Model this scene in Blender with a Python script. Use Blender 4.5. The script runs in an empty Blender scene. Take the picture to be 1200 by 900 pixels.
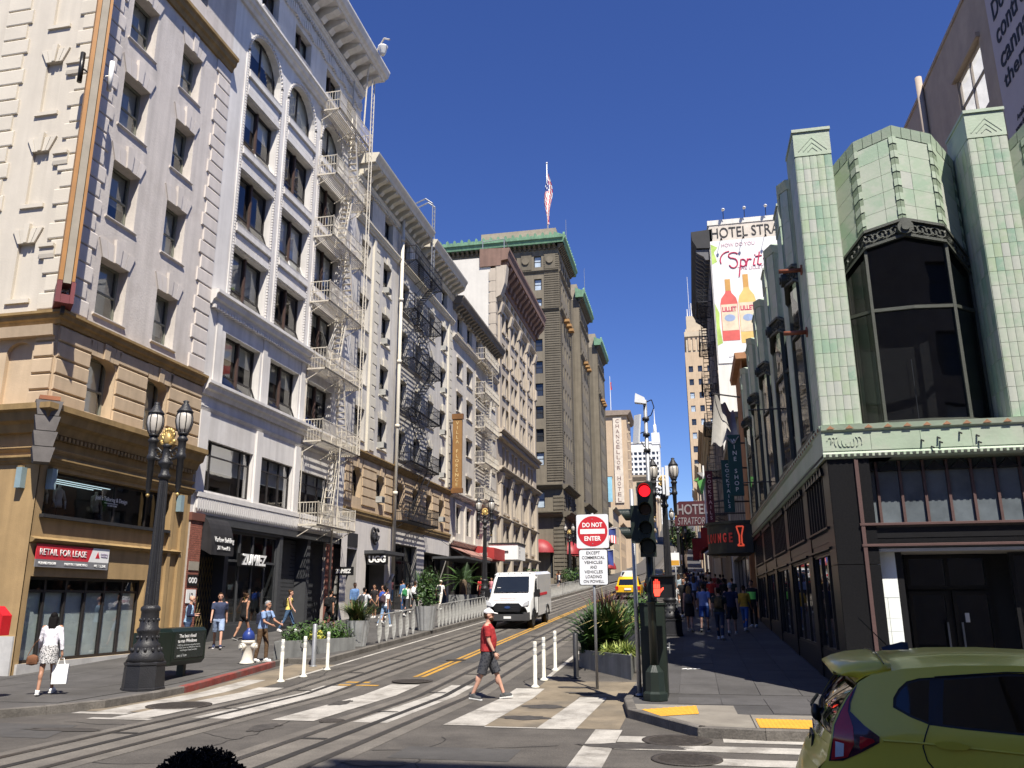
import bpy, math, random
from mathutils import Vector, Matrix
R = math.radians
rnd = random.Random(7)
sc = bpy.context.scene
COL = sc.collection
# ---------------------------------------------------------------- camera
CAMZ = 1.95
P_, YW_, RO_ = R(14.7), R(11.9), R(0.3)
fw = Vector((-math.sin(YW_)*math.cos(P_), math.cos(YW_)*math.cos(P_), math.sin(P_)))
rt0 = Vector((math.cos(YW_), math.sin(YW_), 0)); up0 = rt0.cross(fw)
rt = rt0*math.cos(RO_) - up0*math.sin(RO_); up = rt0*math.sin(RO_) + up0*math.cos(RO_)
cd = bpy.data.cameras.new('camera'); cam = bpy.data.objects.new('camera', cd); COL.objects.link(cam)
cd.sensor_width = 36; cd.lens = 971/1200*36; cd.clip_start = .05; cd.clip_end = 6000
cam.matrix_world = Matrix(((rt.x, up.x, -fw.x, 0), (rt.y, up.y, -fw.y, 0), (rt.z, up.z, -fw.z, CAMZ), (0, 0, 0, 1)))
sc.camera = cam
# ---------------------------------------------------------------- sky and sun
SUN_EL, SUN_AZ = R(57.5), math.atan2(.515, -.857)     # azimuth measured from +Y towards +X
w = bpy.data.worlds.new('World'); sc.world = w; w.use_nodes = True
nt = w.node_tree; sk = nt.nodes.new('ShaderNodeTexSky'); sk.sky_type = 'NISHITA'
sk.sun_disc = False; sk.sun_elevation = SUN_EL; sk.sun_rotation = SUN_AZ
sk.altitude = 300; sk.air_density = 1.0; sk.dust_density = 0.; sk.ozone_density = 8
hsv = nt.nodes.new('ShaderNodeHueSaturation'); hsv.inputs['Hue'].default_value = .518; hsv.inputs['Saturation'].default_value = 1.12; nt.links.new(sk.outputs[0], hsv.inputs['Color'])
nt.links.new(hsv.outputs[0], nt.nodes['Background'].inputs[0]); nt.nodes['Background'].inputs[1].default_value = .0715
ld = bpy.data.lights.new('sun', 'SUN'); ld.energy = 4.6; ld.angle = R(.5); ld.color = (1, .935, .83)
lo = bpy.data.objects.new('sun', ld); COL.objects.link(lo)
sd = Vector((math.sin(SUN_AZ)*math.cos(SUN_EL), math.cos(SUN_AZ)*math.cos(SUN_EL), math.sin(SUN_EL)))
lo.rotation_euler = sd.to_track_quat('Z', 'Y').to_euler(); lo.location = (20, -40, 80)
sc.view_settings.view_transform = 'Standard'; sc.view_settings.look = 'None'
sc.view_settings.exposure = .95; sc.view_settings.gamma = 1
sc.cycles.max_bounces = 6; sc.cycles.transparent_max_bounces = 10
sc.cycles.caustics_reflective = False; sc.cycles.caustics_refractive = False

def gz(y):                                            # height of the road: level crossing, then uphill
    if y < 18: return 0.
    if y < 170: return .044*(y-18)
    return .044*152 + .044*(y-170) + .00017*(y-170)**2 if y < 600 else .044*582 + .00017*430**2
SW = .15                                              # kerb height
# ---------------------------------------------------------------- materials
MATS = {}
def srgb(h):
    f = lambda c: c/12.92 if c <= .04045 else ((c+.055)/1.055)**2.4
    return tuple(f(int(h[i:i+2], 16)/255) for i in (0, 2, 4))
def M(name, col, rough=.75, var=.18, s=1.5, bump=.15, bs=35., metal=0., streak=0., rand=0., spec=.4, dirt=None, dirt_amt=.0, emit=0., spk=0.):
    if name in MATS: return MATS[name]
    m = bpy.data.materials.new(name); m.use_nodes = True; t = m.node_tree; n = t.nodes; l = t.links
    b = n['Principled BSDF']; b.inputs['Roughness'].default_value = rough; b.inputs['Metallic'].default_value = metal
    b.inputs['Specular IOR Level'].default_value = spec
    geo = n.new('ShaderNodeNewGeometry')
    nz = n.new('ShaderNodeTexNoise'); nz.inputs['Scale'].default_value = s; nz.inputs['Detail'].default_value = 6; nz.inputs['Roughness'].default_value = .65
    l.new(geo.outputs['Position'], nz.inputs['Vector'])
    mr = n.new('ShaderNodeMapRange'); mr.inputs[1].default_value = .3; mr.inputs[2].default_value = .7
    mr.inputs[3].default_value = 1-var; mr.inputs[4].default_value = 1+var
    l.new(nz.outputs[0], mr.inputs[0]); val = mr.outputs[0]
    if streak:
        mp = n.new('ShaderNodeMapping'); mp.inputs['Scale'].default_value = (2.2, 2.2, .12); l.new(geo.outputs['Position'], mp.inputs[0])
        n2 = n.new('ShaderNodeTexNoise'); n2.inputs['Scale'].default_value = 1.6; n2.inputs['Detail'].default_value = 4; l.new(mp.outputs[0], n2.inputs['Vector'])
        m2 = n.new('ShaderNodeMapRange'); m2.inputs[1].default_value = .35; m2.inputs[2].default_value = .7; m2.inputs[3].default_value = 1+streak*.3; m2.inputs[4].default_value = 1-streak
        l.new(n2.outputs[0], m2.inputs[0]); mu = n.new('ShaderNodeMath'); mu.operation = 'MULTIPLY'; l.new(val, mu.inputs[0]); l.new(m2.outputs[0], mu.inputs[1]); val = mu.outputs[0]
    if spk:
        n5 = n.new('ShaderNodeTexNoise'); n5.inputs['Scale'].default_value = 42; n5.inputs['Detail'].default_value = 3; l.new(geo.outputs['Position'], n5.inputs['Vector'])
        m5 = n.new('ShaderNodeMapRange'); m5.inputs[1].default_value = .3; m5.inputs[2].default_value = .7; m5.inputs[3].default_value = 1-spk; m5.inputs[4].default_value = 1+spk; l.new(n5.outputs[0], m5.inputs[0])
        mu = n.new('ShaderNodeMath'); mu.operation = 'MULTIPLY'; l.new(val, mu.inputs[0]); l.new(m5.outputs[0], mu.inputs[1]); val = mu.outputs[0]
    if rand:
        oi = n.new('ShaderNodeObjectInfo'); m3 = n.new('ShaderNodeMapRange'); m3.inputs[3].default_value = 1-rand; m3.inputs[4].default_value = 1+rand
        l.new(oi.outputs['Random'], m3.inputs[0]); mu = n.new('ShaderNodeMath'); mu.operation = 'MULTIPLY'; l.new(val, mu.inputs[0]); l.new(m3.outputs[0], mu.inputs[1]); val = mu.outputs[0]
    vm = n.new('ShaderNodeVectorMath'); vm.operation = 'SCALE'; vm.inputs[0].default_value = col[:3]; l.new(val, vm.inputs['Scale'])
    out = vm.outputs[0]
    if dirt:
        n4 = n.new('ShaderNodeTexNoise'); n4.inputs['Scale'].default_value = s*.45; n4.inputs['Detail'].default_value = 8; n4.inputs['Roughness'].default_value = .7; l.new(geo.outputs['Position'], n4.inputs['Vector'])
        m4 = n.new('ShaderNodeMapRange'); m4.inputs[1].default_value = .48; m4.inputs[2].default_value = .68; m4.inputs[3].default_value = 0; m4.inputs[4].default_value = dirt_amt; l.new(n4.outputs[0], m4.inputs[0])
        mx = n.new('ShaderNodeMix'); mx.data_type = 'RGBA'; l.new(m4.outputs[0], mx.inputs[0]); l.new(out, mx.inputs[6]); mx.inputs[7].default_value = (*dirt, 1); out = mx.outputs[2]
    l.new(out, b.inputs['Base Color'])
    if bump:
        nb = n.new('ShaderNodeTexNoise'); nb.inputs['Scale'].default_value = bs; nb.inputs['Detail'].default_value = 4; l.new(geo.outputs['Position'], nb.inputs['Vector'])
        bp = n.new('ShaderNodeBump'); bp.inputs['Strength'].default_value = bump; bp.inputs['Distance'].default_value = .02; l.new(nb.outputs[0], bp.inputs['Height']); l.new(bp.outputs[0], b.inputs['Normal'])
    if emit:
        b.inputs['Emission Color'].default_value = (*col[:3], 1); b.inputs['Emission Strength'].default_value = emit
    MATS[name] = m; return m
def G(name, tint=(.8, .84, .86), base=.14, rough=.02):   # window glass: reflects, lets the dim room behind show
    if name in MATS: return MATS[name]
    m = bpy.data.materials.new(name); m.use_nodes = True; t = m.node_tree; n = t.nodes; l = t.links; n.clear()
    o = n.new('ShaderNodeOutputMaterial'); mx = n.new('ShaderNodeMixShader'); tr = n.new('ShaderNodeBsdfTransparent'); gl = n.new('ShaderNodeBsdfGlossy')
    gl.inputs['Roughness'].default_value = rough; tr.inputs['Color'].default_value = (*tint, 1)
    geo = n.new('ShaderNodeNewGeometry'); nz = n.new('ShaderNodeTexNoise'); nz.inputs['Scale'].default_value = .9; l.new(geo.outputs['Position'], nz.inputs['Vector'])
    bp = n.new('ShaderNodeBump'); bp.inputs['Strength'].default_value = .06; bp.inputs['Distance'].default_value = .05; l.new(nz.outputs[0], bp.inputs['Height']); l.new(bp.outputs[0], gl.inputs['Normal'])
    dt = n.new('ShaderNodeVectorMath'); dt.operation = 'DOT_PRODUCT'; l.new(geo.outputs['Normal'], dt.inputs[0]); l.new(geo.outputs['Incoming'], dt.inputs[1])
    def mth(op, a, b=None):
        q = n.new('ShaderNodeMath'); q.operation = op
        for i, v in enumerate((a, b)):
            if v is None: continue
            if isinstance(v, (int, float)): q.inputs[i].default_value = v
            else: l.new(v, q.inputs[i])
        return q
    fr = mth('MULTIPLY_ADD', mth('POWER', mth('SUBTRACT', 1., mth('ABSOLUTE', dt.outputs['Value']).outputs[0]).outputs[0], 5.).outputs[0], .96); fr.inputs[2].default_value = .04; ad = n.new('ShaderNodeMath'); ad.operation = 'ADD'; ad.use_clamp = True; ad.inputs[1].default_value = base
    l.new(fr.outputs[0], ad.inputs[0]); l.new(ad.outputs[0], mx.inputs[0]); l.new(tr.outputs[0], mx.inputs[1]); l.new(gl.outputs[0], mx.inputs[2]); l.new(mx.outputs[0], o.inputs[0])
    MATS[name] = m; return m
def cloth(h): return M('cloth_'+h, srgb(h), .9, .16, 9, .9, 16)
# ---------------------------------------------------------------- mesh building
WL = {}                                               # world origin of every unrotated thing / part
class Fr:
    def __init__(s, O, U, N, key): s.O, s.U, s.N, s.key = Vector(O), Vector(U), Vector(N), key
    def __call__(s, p): return s.O + s.U*p[0] + s.N*p[2] + Vector((0, 0, p[1]))
    def loc(s): return Fr((0, 0, 0), s.U, s.N, s.key)
def FX(X, side): return Fr((X, 0, 0), (0, 1, 0), (side, 0, 0), 'X%d' % side)
def FY(Y): return Fr((0, Y, 0), (1, 0, 0), (0, -1, 0), 'Y')
class MB:
    def __init__(s, fr=None): s.v, s.f, s.m, s.sm, s.fr, s.mi, s.smooth = [], [], [], [], fr, 0, False
    def V(s, p):
        s.v.append(tuple(s.fr(p)) if s.fr else tuple(p)); return len(s.v)-1
    def F(s, *i): s.f.append(i); s.m.append(s.mi); s.sm.append(s.smooth)
    def poly(s, pts): s.F(*[s.V(p) for p in pts])
    def box(s, a0, a1, b0, b1, c0, c1):
        i = [s.V(p) for p in ((a0,b0,c0),(a1,b0,c0),(a1,b1,c0),(a0,b1,c0),(a0,b0,c1),(a1,b0,c1),(a1,b1,c1),(a0,b1,c1))]
        for q in ((0,3,2,1),(4,5,6,7),(0,1,5,4),(1,2,6,5),(2,3,7,6),(3,0,4,7)): s.F(*[i[k] for k in q])
        return s
    def hexa(s, p):                                   # 8 points ordered like box
        i = [s.V(q) for q in p]
        for q in ((0,3,2,1),(4,5,6,7),(0,1,5,4),(1,2,6,5),(2,3,7,6),(3,0,4,7)): s.F(*[i[k] for k in q])
    def prof(s, u0, u1, pts):                         # (w,v) outline extruded along u
        n = len(pts); a = [s.V((u0, q[1], q[0])) for q in pts]; b = [s.V((u1, q[1], q[0])) for q in pts]
        for k in range(n): s.F(a[k], a[(k+1) % n], b[(k+1) % n], b[k])
        s.F(*a[::-1]); s.F(*b); return s
    def prism(s, pts, d0, d1, ax=2):                  # 2-D outline extruded along axis ax
        def mk(q, d):
            q = list(q); q.insert(ax, d); return q
        a = [s.V(mk(q, d0)) for q in pts]; b = [s.V(mk(q, d1)) for q in pts]; n = len(pts)
        for k in range(n): s.F(a[k], a[(k+1) % n], b[(k+1) % n], b[k])
        s.F(*a[::-1]); s.F(*b); return s
    def cone(s, p0, p1, r0, r1, n=10, caps=True):
        p0, p1 = Vector(p0), Vector(p1); d = (p1-p0).normalized() if (p1-p0).length > 1e-9 else Vector((0, 0, 1))
        x = d.orthogonal().normalized(); y = d.cross(x); sm = s.smooth
        a = []; b = []
        for k in range(n):
            c, q = math.cos(2*math.pi*k/n), math.sin(2*math.pi*k/n)
            a.append(s.V(p0+(x*c+y*q)*r0)); b.append(s.V(p1+(x*c+y*q)*r1))
        s.smooth = n > 6
        for k in range(n): s.F(a[k], a[(k+1) % n], b[(k+1) % n], b[k])
        s.smooth = False
        if caps: s.F(*a[::-1]); s.F(*b)
        s.smooth = sm; return s
    def tube(s, pts, r, n=6):
        for a, b in zip(pts, pts[1:]): s.cone(a, b, r, r, n)
        return s
    def lathe(s, c, prof, n=16, phase=0., smooth=True):   # prof: (r, z)
        rings = [[s.V((c[0]+r*math.cos(2*math.pi*k/n+phase), c[1]+r*math.sin(2*math.pi*k/n+phase), c[2]+z)) for k in range(n)] for r, z in prof]
        s.smooth = smooth
        for a, b in zip(rings, rings[1:]):
            for k in range(n): s.F(a[k], a[(k+1) % n], b[(k+1) % n], b[k])
        s.smooth = False; s.F(*rings[0][::-1]); s.F(*rings[-1]); return s
    def loft(s, rings, caps=True):                    # lists of points, equal counts
        I = [[s.V(p) for p in r] for r in rings]; n = len(I[0])
        for a, b in zip(I, I[1:]):
            for k in range(n): s.F(a[k], a[(k+1) % n], b[(k+1) % n], b[k])
        if caps: s.F(*I[0][::-1]); s.F(*I[-1])
        return s
    def ell(s, c, rx, ry, rz, nu=12, nv=8):
        sm = s.smooth; s.smooth = True; c = Vector(c); top = s.V(c+Vector((0, 0, rz))); rings = []
        for j in range(1, nv):
            t = math.pi*j/nv
            rings.append([s.V(c+Vector((rx*math.sin(t)*math.cos(2*math.pi*k/nu), ry*math.sin(t)*math.sin(2*math.pi*k/nu), rz*math.cos(t)))) for k in range(nu)])
        bot = s.V(c-Vector((0, 0, rz)))
        for k in range(nu): s.F(top, rings[0][k], rings[0][(k+1) % nu])
        for a, b in zip(rings, rings[1:]):
            for k in range(nu): s.F(a[k], b[k], b[(k+1) % nu], a[(k+1) % nu])
        for k in range(nu): s.F(rings[-1][k], bot, rings[-1][(k+1) % nu])
        s.smooth = sm; return s
    def mesh(s, name, mats, org=(0, 0, 0)):
        me = bpy.data.meshes.new(name); o = org
        me.from_pydata([(x-o[0], y-o[1], z-o[2]) for x, y, z in s.v], [], s.f)
        for m in (mats if isinstance(mats, (list, tuple)) else [mats]): me.materials.append(m)
        me.polygons.foreach_set('material_index', s.m); me.polygons.foreach_set('use_smooth', s.sm)
        me.update(); return me
    def build(s, name, mats, parent=None, local=False):
        org = (0, 0, 0) if (parent is None or local) else WL[parent]
        o = bpy.data.objects.new(name, s.mesh(name, mats, org)); COL.objects.link(o)
        if parent: o.parent = parent
        WL[o] = tuple(org); return o
def inst(name, me, parent, loc, rot=None):
    o = bpy.data.objects.new(name, me); COL.objects.link(o); o.location = loc
    if rot: o.rotation_euler = rot
    if parent: o.parent = parent
    return o
def tag(o, label, cat, group=None, kind=None):
    if label: o['label'] = label
    if cat: o['category'] = cat
    if group: o['group'] = group
    if kind: o['kind'] = kind
    return o
def thing(name, label, cat, loc=(0, 0, 0), rz=0., group=None):
    o = bpy.data.objects.new(name, None); COL.objects.link(o); o.location = loc; o.rotation_euler = (0, 0, rz)
    o.empty_display_size = .3; WL[o] = tuple(loc); return tag(o, label, cat, group)
def stuff(o): o['kind'] = 'stuff'; return o
def copy_thing(root, loc, rz=None, label=None):
    c = root.copy(); COL.objects.link(c); c.location = loc
    if rz is not None: c.rotation_euler = (0, 0, rz)
    if label: c['label'] = label
    for ch in list(root.children):
        d = ch.copy(); COL.objects.link(d); d.parent = c
        for g in list(ch.children):
            e = g.copy(); COL.objects.link(e); e.parent = d
    return c
# ---------------------------------------------------------------- lettering
PEND = []
def text(body, parent, mat, c, right, upv, width=None, height=None, ext=.006, bold=.0, name='lettering', shear=0., fit=True, local=False):
    """flat raised letters centred on point c"""
    cu = bpy.data.curves.new(name, 'FONT'); cu.body = body; cu.align_x = 'CENTER'; cu.size = 1; cu.offset = bold; cu.shear = shear; cu.resolution_u = 3
    cu.extrude = .01; cu.space_line = 1.
    o = bpy.data.objects.new(name+'_curve', cu); COL.objects.link(o)
    PEND.append((o, parent, mat, Vector(c), Vector(right).normalized(), Vector(upv).normalized(), width, height, ext, name, local))
def flush_text():
    dg = bpy.context.evaluated_depsgraph_get()
    for o, parent, mat, c, r, u, wd, ht, ext, name, local in PEND:
        me = bpy.data.meshes.new_from_object(o.evaluated_get(dg)); n = r.cross(u)
        if len(me.vertices):
            xs = [v.co.x for v in me.vertices]; ys = [v.co.y for v in me.vertices]
            w0, h0 = max(xs)-min(xs), max(ys)-min(ys); cx, cy = (max(xs)+min(xs))/2, (max(ys)+min(ys))/2
            sx = wd/w0 if wd else ht/h0; sy = ht/h0 if ht else sx
            org = Vector((0, 0, 0)) if (parent is None or local) else Vector(WL[parent])
            for v in me.vertices:
                v.co = c + r*((v.co.x-cx)*sx) + u*((v.co.y-cy)*sy) + n*(ext if v.co.z > 0 else 0) - org
        me.materials.clear(); me.materials.append(mat); me.name = name
        t = bpy.data.objects.new(name, me); COL.objects.link(t)
        if parent: t.parent = parent
        cu = o.data; bpy.data.objects.remove(o); bpy.data.curves.remove(cu)
    PEND.clear()
# ---------------------------------------------------------------- shared colours
asphalt = M('asphalt', (.08, .072, .063), .9, .3, 1.2, .5, 60, dirt=(.045, .041, .037), dirt_amt=.75, spk=.3)
concrete_t = M('track_concrete', (.125, .113, .097), .9, .25, 1.5, .4, 50, dirt=(.07, .063, .055), dirt_amt=.7, spk=.22)
walk = M('sidewalk', (.07, .067, .066), .85, .22, 1.1, .3, 60, rand=.12, dirt=(.04, .038, .037), dirt_amt=.65, spk=.18)
walk_l = M('sidewalk_left', (.075, .071, .067), .85, .22, 1.1, .3, 60, rand=.12, dirt=(.045, .042, .039), dirt_amt=.7, spk=.2)
kerb_m = M('kerb_stone', (.125, .114, .1), .9, .3, 3, .5, 30, rand=.12, dirt=(.06, .052, .045), dirt_amt=.7, spk=.2)
ramp_m = M('ramp_concrete', (.2, .182, .152), .9, .2, 2, .3, 50, dirt=(.15, .13, .11), dirt_amt=.5)
tan_pav = M('tan_paving', (.18, .147, .103), .9, .3, 1.3, .3, 50, dirt=(.09, .08, .065), dirt_amt=.85)
paint_w = M('road_paint_white', (.36, .34, .305), .8, .22, 2.5, .25, 60, dirt=(.13, .118, .1), dirt_amt=.85, spk=.15)
paint_y = M('road_paint_yellow', (.4, .22, .035), .8, .2, 2.5, .2, 60, dirt=(.15, .1, .05), dirt_amt=.7)
paint_r = M('kerb_paint_red', (.22, .045, .035), .8, .35, 4, .3, 60, dirt=(.12, .1, .09), dirt_amt=.8)
tactile = M('tactile_yellow', (.55, .28, .03), .7, .12, 4, .1, 60)
steel_r = M('rail_steel', (.05, .046, .042), .45, .25, 3, .2, 60, metal=.3)
slot_m = M('rail_slot', (.022, .02, .018), .8, .2, 3, .2, 60)
iron = M('cast_iron', (.045, .043, .042), .5, .2, 4, .35, 90)
black_m = M('black_paint', (.012, .012, .013), .35, .2, 3, .1, 60)
dark_m = M('dark_metal', (.03, .03, .032), .45, .2, 3, .1, 60)
dk_grey = M('charcoal_cladding', (.05, .052, .056), .6, .15, 2, .1, 40)
white_m = M('white_paint', (.75, .74, .71), .6, .08, 2, .1, 40, streak=.12)
letter_w = M('letter_white', (.8, .8, .78), .6, .03, 2, 0)
letter_k = M('letter_black', (.015, .015, .015), .6, .05, 2, 0)
room_m = M('room_dark', (.05, .048, .045), .9, .3, .6, 0)
blind_m = M('window_blind', (.5, .5, .44), .9, .1, 2, .2, 60, rand=.3)
curtain_m = M('curtain', (.55, .55, .52), .9, .12, 8, .3, 30, rand=.3)
glass = G('window_glass'); clear_g = G('clear_glass', (.95, .96, .96), 0.); glass_d = G('dark_glass', (.35, .37, .4), .05); glass_s = G('shop_glass', (.6, .63, .64), .06)
glass_far = M('far_glass', (.03, .035, .045), .08, .4, .5, 0, spec=.8)
frame_g = M('sash_frame_green', (.2, .2, .16), .6, .15, 4, .1, 60)
frame_k = M('sash_frame_dark', (.025, .022, .022), .5, .15, 4, .1, 60)
frame_b = M('mullion_brown', (.065, .038, .03), .6, .15, 4, .1, 60)
galv = M('galvanised', (.33, .34, .35), .45, .2, 5, .1, 60, metal=.5)
# ================================================================ ground, roads, pavements
KN = [-60, -20, -6, 13.2, 16, 18] + list(range(22, 170, 8)) + list(range(170, 601, 20))
def strip(mb, x0, x1, y0, y1, dz, x2=None, x3=None):  # sheet following the slope; x2,x3 = x range at the far end
    x2 = x0 if x2 is None else x2; x3 = x1 if x3 is None else x3
    ys = [y0] + [k for k in KN if y0 < k < y1] + [y1]
    for a, b in zip(ys, ys[1:]):
        ta, tb = (a-y0)/(y1-y0), (b-y0)/(y1-y0)
        mb.poly([(x0+(x2-x0)*ta, a, gz(a)+dz), (x1+(x3-x1)*ta, a, gz(a)+dz), (x1+(x3-x1)*tb, b, gz(b)+dz), (x0+(x2-x0)*tb, b, gz(b)+dz)])
def structure(o): o['kind'] = 'structure'; return o
m = MB()
for x0, x1 in ((-2500, -60), (-60, 60), (60, 2500)):
    strip(m, x0, x1, -300, 600, -.06)
    m.poly([(x0, 600, gz(600)-.06), (x1, 600, gz(600)-.06), (x1, 3000, gz(600)-.06), (x0, 3000, gz(600)-.06)])
structure(m.build('ground', M('ground_earth', (.14, .13, .115), .95, .3, .05, .3, 2)))
m = MB(); strip(m, -80, 80, -9, 16, 0); strip(m, -13, -1.2, 16, 600, 0); strip(m, -16, 3, -60, -9, 0)
road = structure(m.build('road', asphalt))
# repaired patches and manholes
m = MB(); strip(m, -4.0, -2.4, 11.0, 11.9, .004); strip(m, -14, -9.6, 11.6, 12.9, .004, -13.4, -10.1); strip(m, -7.6, -6.2, 24, 33, .004); strip(m, 1.8, 6, 8.2, 12.4, .004)
strip(m, -12, -6.6, 5, 8, .004)
m.build('asphalt_patch', M('asphalt_patch', (.06, .057, .054), .9, .25, 1.5, .4, 60), road)
mh = M('manhole_iron', (.06, .052, .045), .6, .3, 8, .5, 50, metal=.3)
for x, y, r in ((-10.0, 15.6, .62), (-6.75, 20.2, .5), (-6.1, 14.05, .22), (-6.9, 24.6, .3), (-.35, 13.0, .5), (-5.9, 32.5, .25), (-.2, 11.55, .45)):
    t = MB(); t.lathe((x, y, gz(y)+.004), [(r, 0), (r, .012), (r*.88, .014), (r*.86, .009), (0.01, .009)], 28)
    for k in range(-4, 5):
        hw = math.sqrt(max(0, (r*.8)**2-(k*r*.18)**2)); t.box(x-hw, x+hw, y+k*r*.18-.02, y+k*r*.18+.02, gz(y)+.012, gz(y)+.02)
    t.build('manhole_cover', mh, road)
# cable-car tracks
m = MB()
for c in (-8.45, -5.3): strip(m, c-.86, c+.86, -9, 420, .004)
trk = structure(m.build('cable_car_track', concrete_t))
for c in (-8.45, -5.3):
    for dx in (-.54, .54):
        m = MB(); strip(m, c+dx-.075, c+dx+.055, -9, 420, .011); m.build('rail', steel_r, trk)
    m = MB(); strip(m, c-.07, c+.07, -9, 420, .011); m.build('cable_slot', slot_m, trk)
    m = MB()
    for k in range(40):
        y = 6+k*3.1; strip(m, c-.5, c-.1, y, y+.12, .0105)
    m.build('track_plate', slot_m, trk)
# painted markings
def bar(x0, x1, y0, y1, dz, x2=None, x3=None, name='crosswalk_bar', mat=None):
    m = MB(); strip(m, x0, x1, y0, y1, dz, x2, x3); return m.build(name, mat or paint_w, road)
for x, w_, y0, y1 in ((-10.15, .7, 13.8, 18.8), (-8.72, .72, 14.0, 19.2), (-7.2, .78, 14.0, 19.6), (-5.72, .62, 14.0, 19.6), (-4.12, .7, 13.95, 19.3), (-2.55, .62, 13.8, 18.2)):
    bar(x, x+w_, y0, y1, .008, x+.12, x+w_+.06)
bar(-10.5, -9.3, 13.6, 13.78, .008); bar(-3.4, -2.56, 13.8, 13.9, .009); bar(-11.3, -10.2, 14.2, 14.45, .008); bar(-11.0, -10.35, 14.47, 20.0, .006, -11.0, -10.5)
for y0, y1, x0, x1 in ((12.95, 13.35, .3, 9), (12.15, 12.62, -1.18, 9), (11.22, 11.68, -.5, 9), (10.3, 10.75, -1.18, 9), (9.4, 9.85, -1.18, 9), (8.5, 8.95, -1.18, 9)): bar(x0, x1, y0, y1, .006)
bar(-1.62, -1.2, 8.3, 13.9, .005); bar(-1.19, -.6, 12.75, 13.3, .006)
for a in ((-6.99, -6.87, 20.9, 300, .006), (-6.79, -6.67, 20.9, 300, .006), (-8.3, -7.7, 19.75, 19.95, .009), (-8.3, -7.3, 19.3, 19.45, .009)): bar(*a, name='centre_line', mat=paint_y)
bar(-3.66, -3.54, 20.65, 130, .006, name='edge_line'); bar(-10.05, -9.93, 20.1, 150, .006, -10.25, -10.13, name='edge_line'); bar(-3.2, -2.6, 26.3, 27.2, .006, name='edge_line'); bar(-2.6, -2.1, 23.9, 25.1, .006, name='edge_line')
m = MB(); strip(m, -3.5, -1.25, 13.95, 20.6, .004, -3.55, -1.3); strip(m, -11.3, -9.95, 14.6, 23.2, .004)
tanp = m.build('tan_paving', tan_pav, road)
m = MB(); strip(m, -2.45, -1.85, 17.4, 18.3, .007); m.build('drain_grate', mh, road)

def kerb(parent, pts, mats, wd=.16, L=1.5, h=SW):
    """separate kerb stones along a polyline; the pavement lies on its left"""
    k = 0
    for (x0, y0), (x1, y1) in zip(pts, pts[1:]):
        d = math.hypot(x1-x0, y1-y0); n = max(1, round(d/(20 if max(y0, y1) > 111 else L))); dx, dy = (x1-x0)/d, (y1-y0)/d; nx, ny = -dy*wd, dx*wd
        for i in range(n):
            a, b = i*d/n+.004, (i+1)*d/n-.004
            A, B = (x0+dx*a, y0+dy*a), (x0+dx*b, y0+dy*b); za, zb = gz(A[1]), gz(B[1]); t = MB(); c = .018
            P = [(0, -.05), (0, h-c), (c/wd, h), (1, h), (1, -.05)]
            t.loft([[(q[0]+nx*s_, q[1]+ny*s_, z_+v) for s_, v in P] for q, z_ in ((A, za), (B, zb))])
            my = (A[1]+B[1])/2; t.build('kerb_stone', mats(A[0], my), parent); k += 1
def slabs(parent, x0, x1, y0, y1, nx, ly, mat, inside, gap=.012):
    dx = (x1-x0)/nx; ny = int(round((y1-y0)/ly))
    for i in range(nx):
        for j in range(ny):
            a, b, c, d = x0+i*dx+gap/2, x0+(i+1)*dx-gap/2, y0+j*ly+gap/2, y0+(j+1)*ly-gap/2
            if not all(inside(px_, py_) for px_ in (a, b) for py_ in (c, d)): continue
            h = SW + rnd.uniform(-.002, .002)
            t = MB(); t.hexa([(a, c, gz(c)+SW-.05), (b, c, gz(c)+SW-.05), (b, d, gz(d)+SW-.05), (a, d, gz(d)+SW-.05), (a, c, gz(c)+h), (b, c, gz(c)+h), (b, d, gz(d)+h), (a, d, gz(d)+h)])
            t.build('paving_slab', mat, parent)
# left pavement
KL = [(-60, 12.7), (-13.0, 12.95), (-12.2, 13.25), (-11.65, 14.0), (-11.2, 15.0), (-11.15, 16.4), (-11.35, 19), (-11.6, 22.6)]
KL2 = [(-10.45, 23.4), (-10.45, 110)]
m = MB()
ys = [12.7, 13.25, 14, 15, 16.4, 19, 22.6]
pl = [(-60, 12.7), (-13.0, 12.95), (-12.2, 13.25), (-11.65, 14.0), (-11.2, 15.0), (-11.15, 16.4), (-11.35, 18), (-11.35, 19), (-11.6, 22.6), (-11.6, 23.4), (-10.45, 23.4), (-10.45, 112), (-17.2, 112), (-17.2, 22.6), (-17.2, 19.2), (-17.2, 18), (-60, 18)]
def pz(pts, dz): return [(x, y, gz(y)+dz) for x, y in pts]
m.poly(pz(pl[:7]+pl[15:], SW-.012)); m.poly(pz([pl[6], pl[7], pl[8], pl[9], (-17.2, 23.4), pl[15]], SW-.012)); m.poly(pz([pl[9], pl[10], pl[11], pl[12], (-17.2, 23.4)], SW-.012))
m.poly([(-60, 18, SW-.012), (-17.2, 18, SW-.012), (-17.2, 19.2, SW-.01), (-60, 19.2, SW-.01)])
swl = structure(m.build('sidewalk', walk_l))
def in_l(x, y):
    if y < 23.4:
        for (a, b), (c, d) in zip(KL, KL[1:]):
            if b <= y < d or (b == d): 
                if y >= 13.0 and x > a+(c-a)*((y-b)/(d-b))-.17: return False
        return y > 13.25 or x < -13.2 and y > 13.15
    return x < -10.6
slabs(swl, -20.2, -10.6, 13.2, 23.2, 8, 1.25, walk_l, in_l); slabs(swl, -17, -10.6, 23.4, 48.4, 5, 1.25, walk_l, in_l)
red = lambda x, y: paint_r if 17.2 < y < 22.9 and x > -13 else kerb_m
kerb(swl, KL, red); kerb(swl, [(-11.6, 22.6), (-11.6, 23.35), (-10.45, 23.4)], red, L=.7); kerb(swl, KL2, red, L=4)
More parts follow.
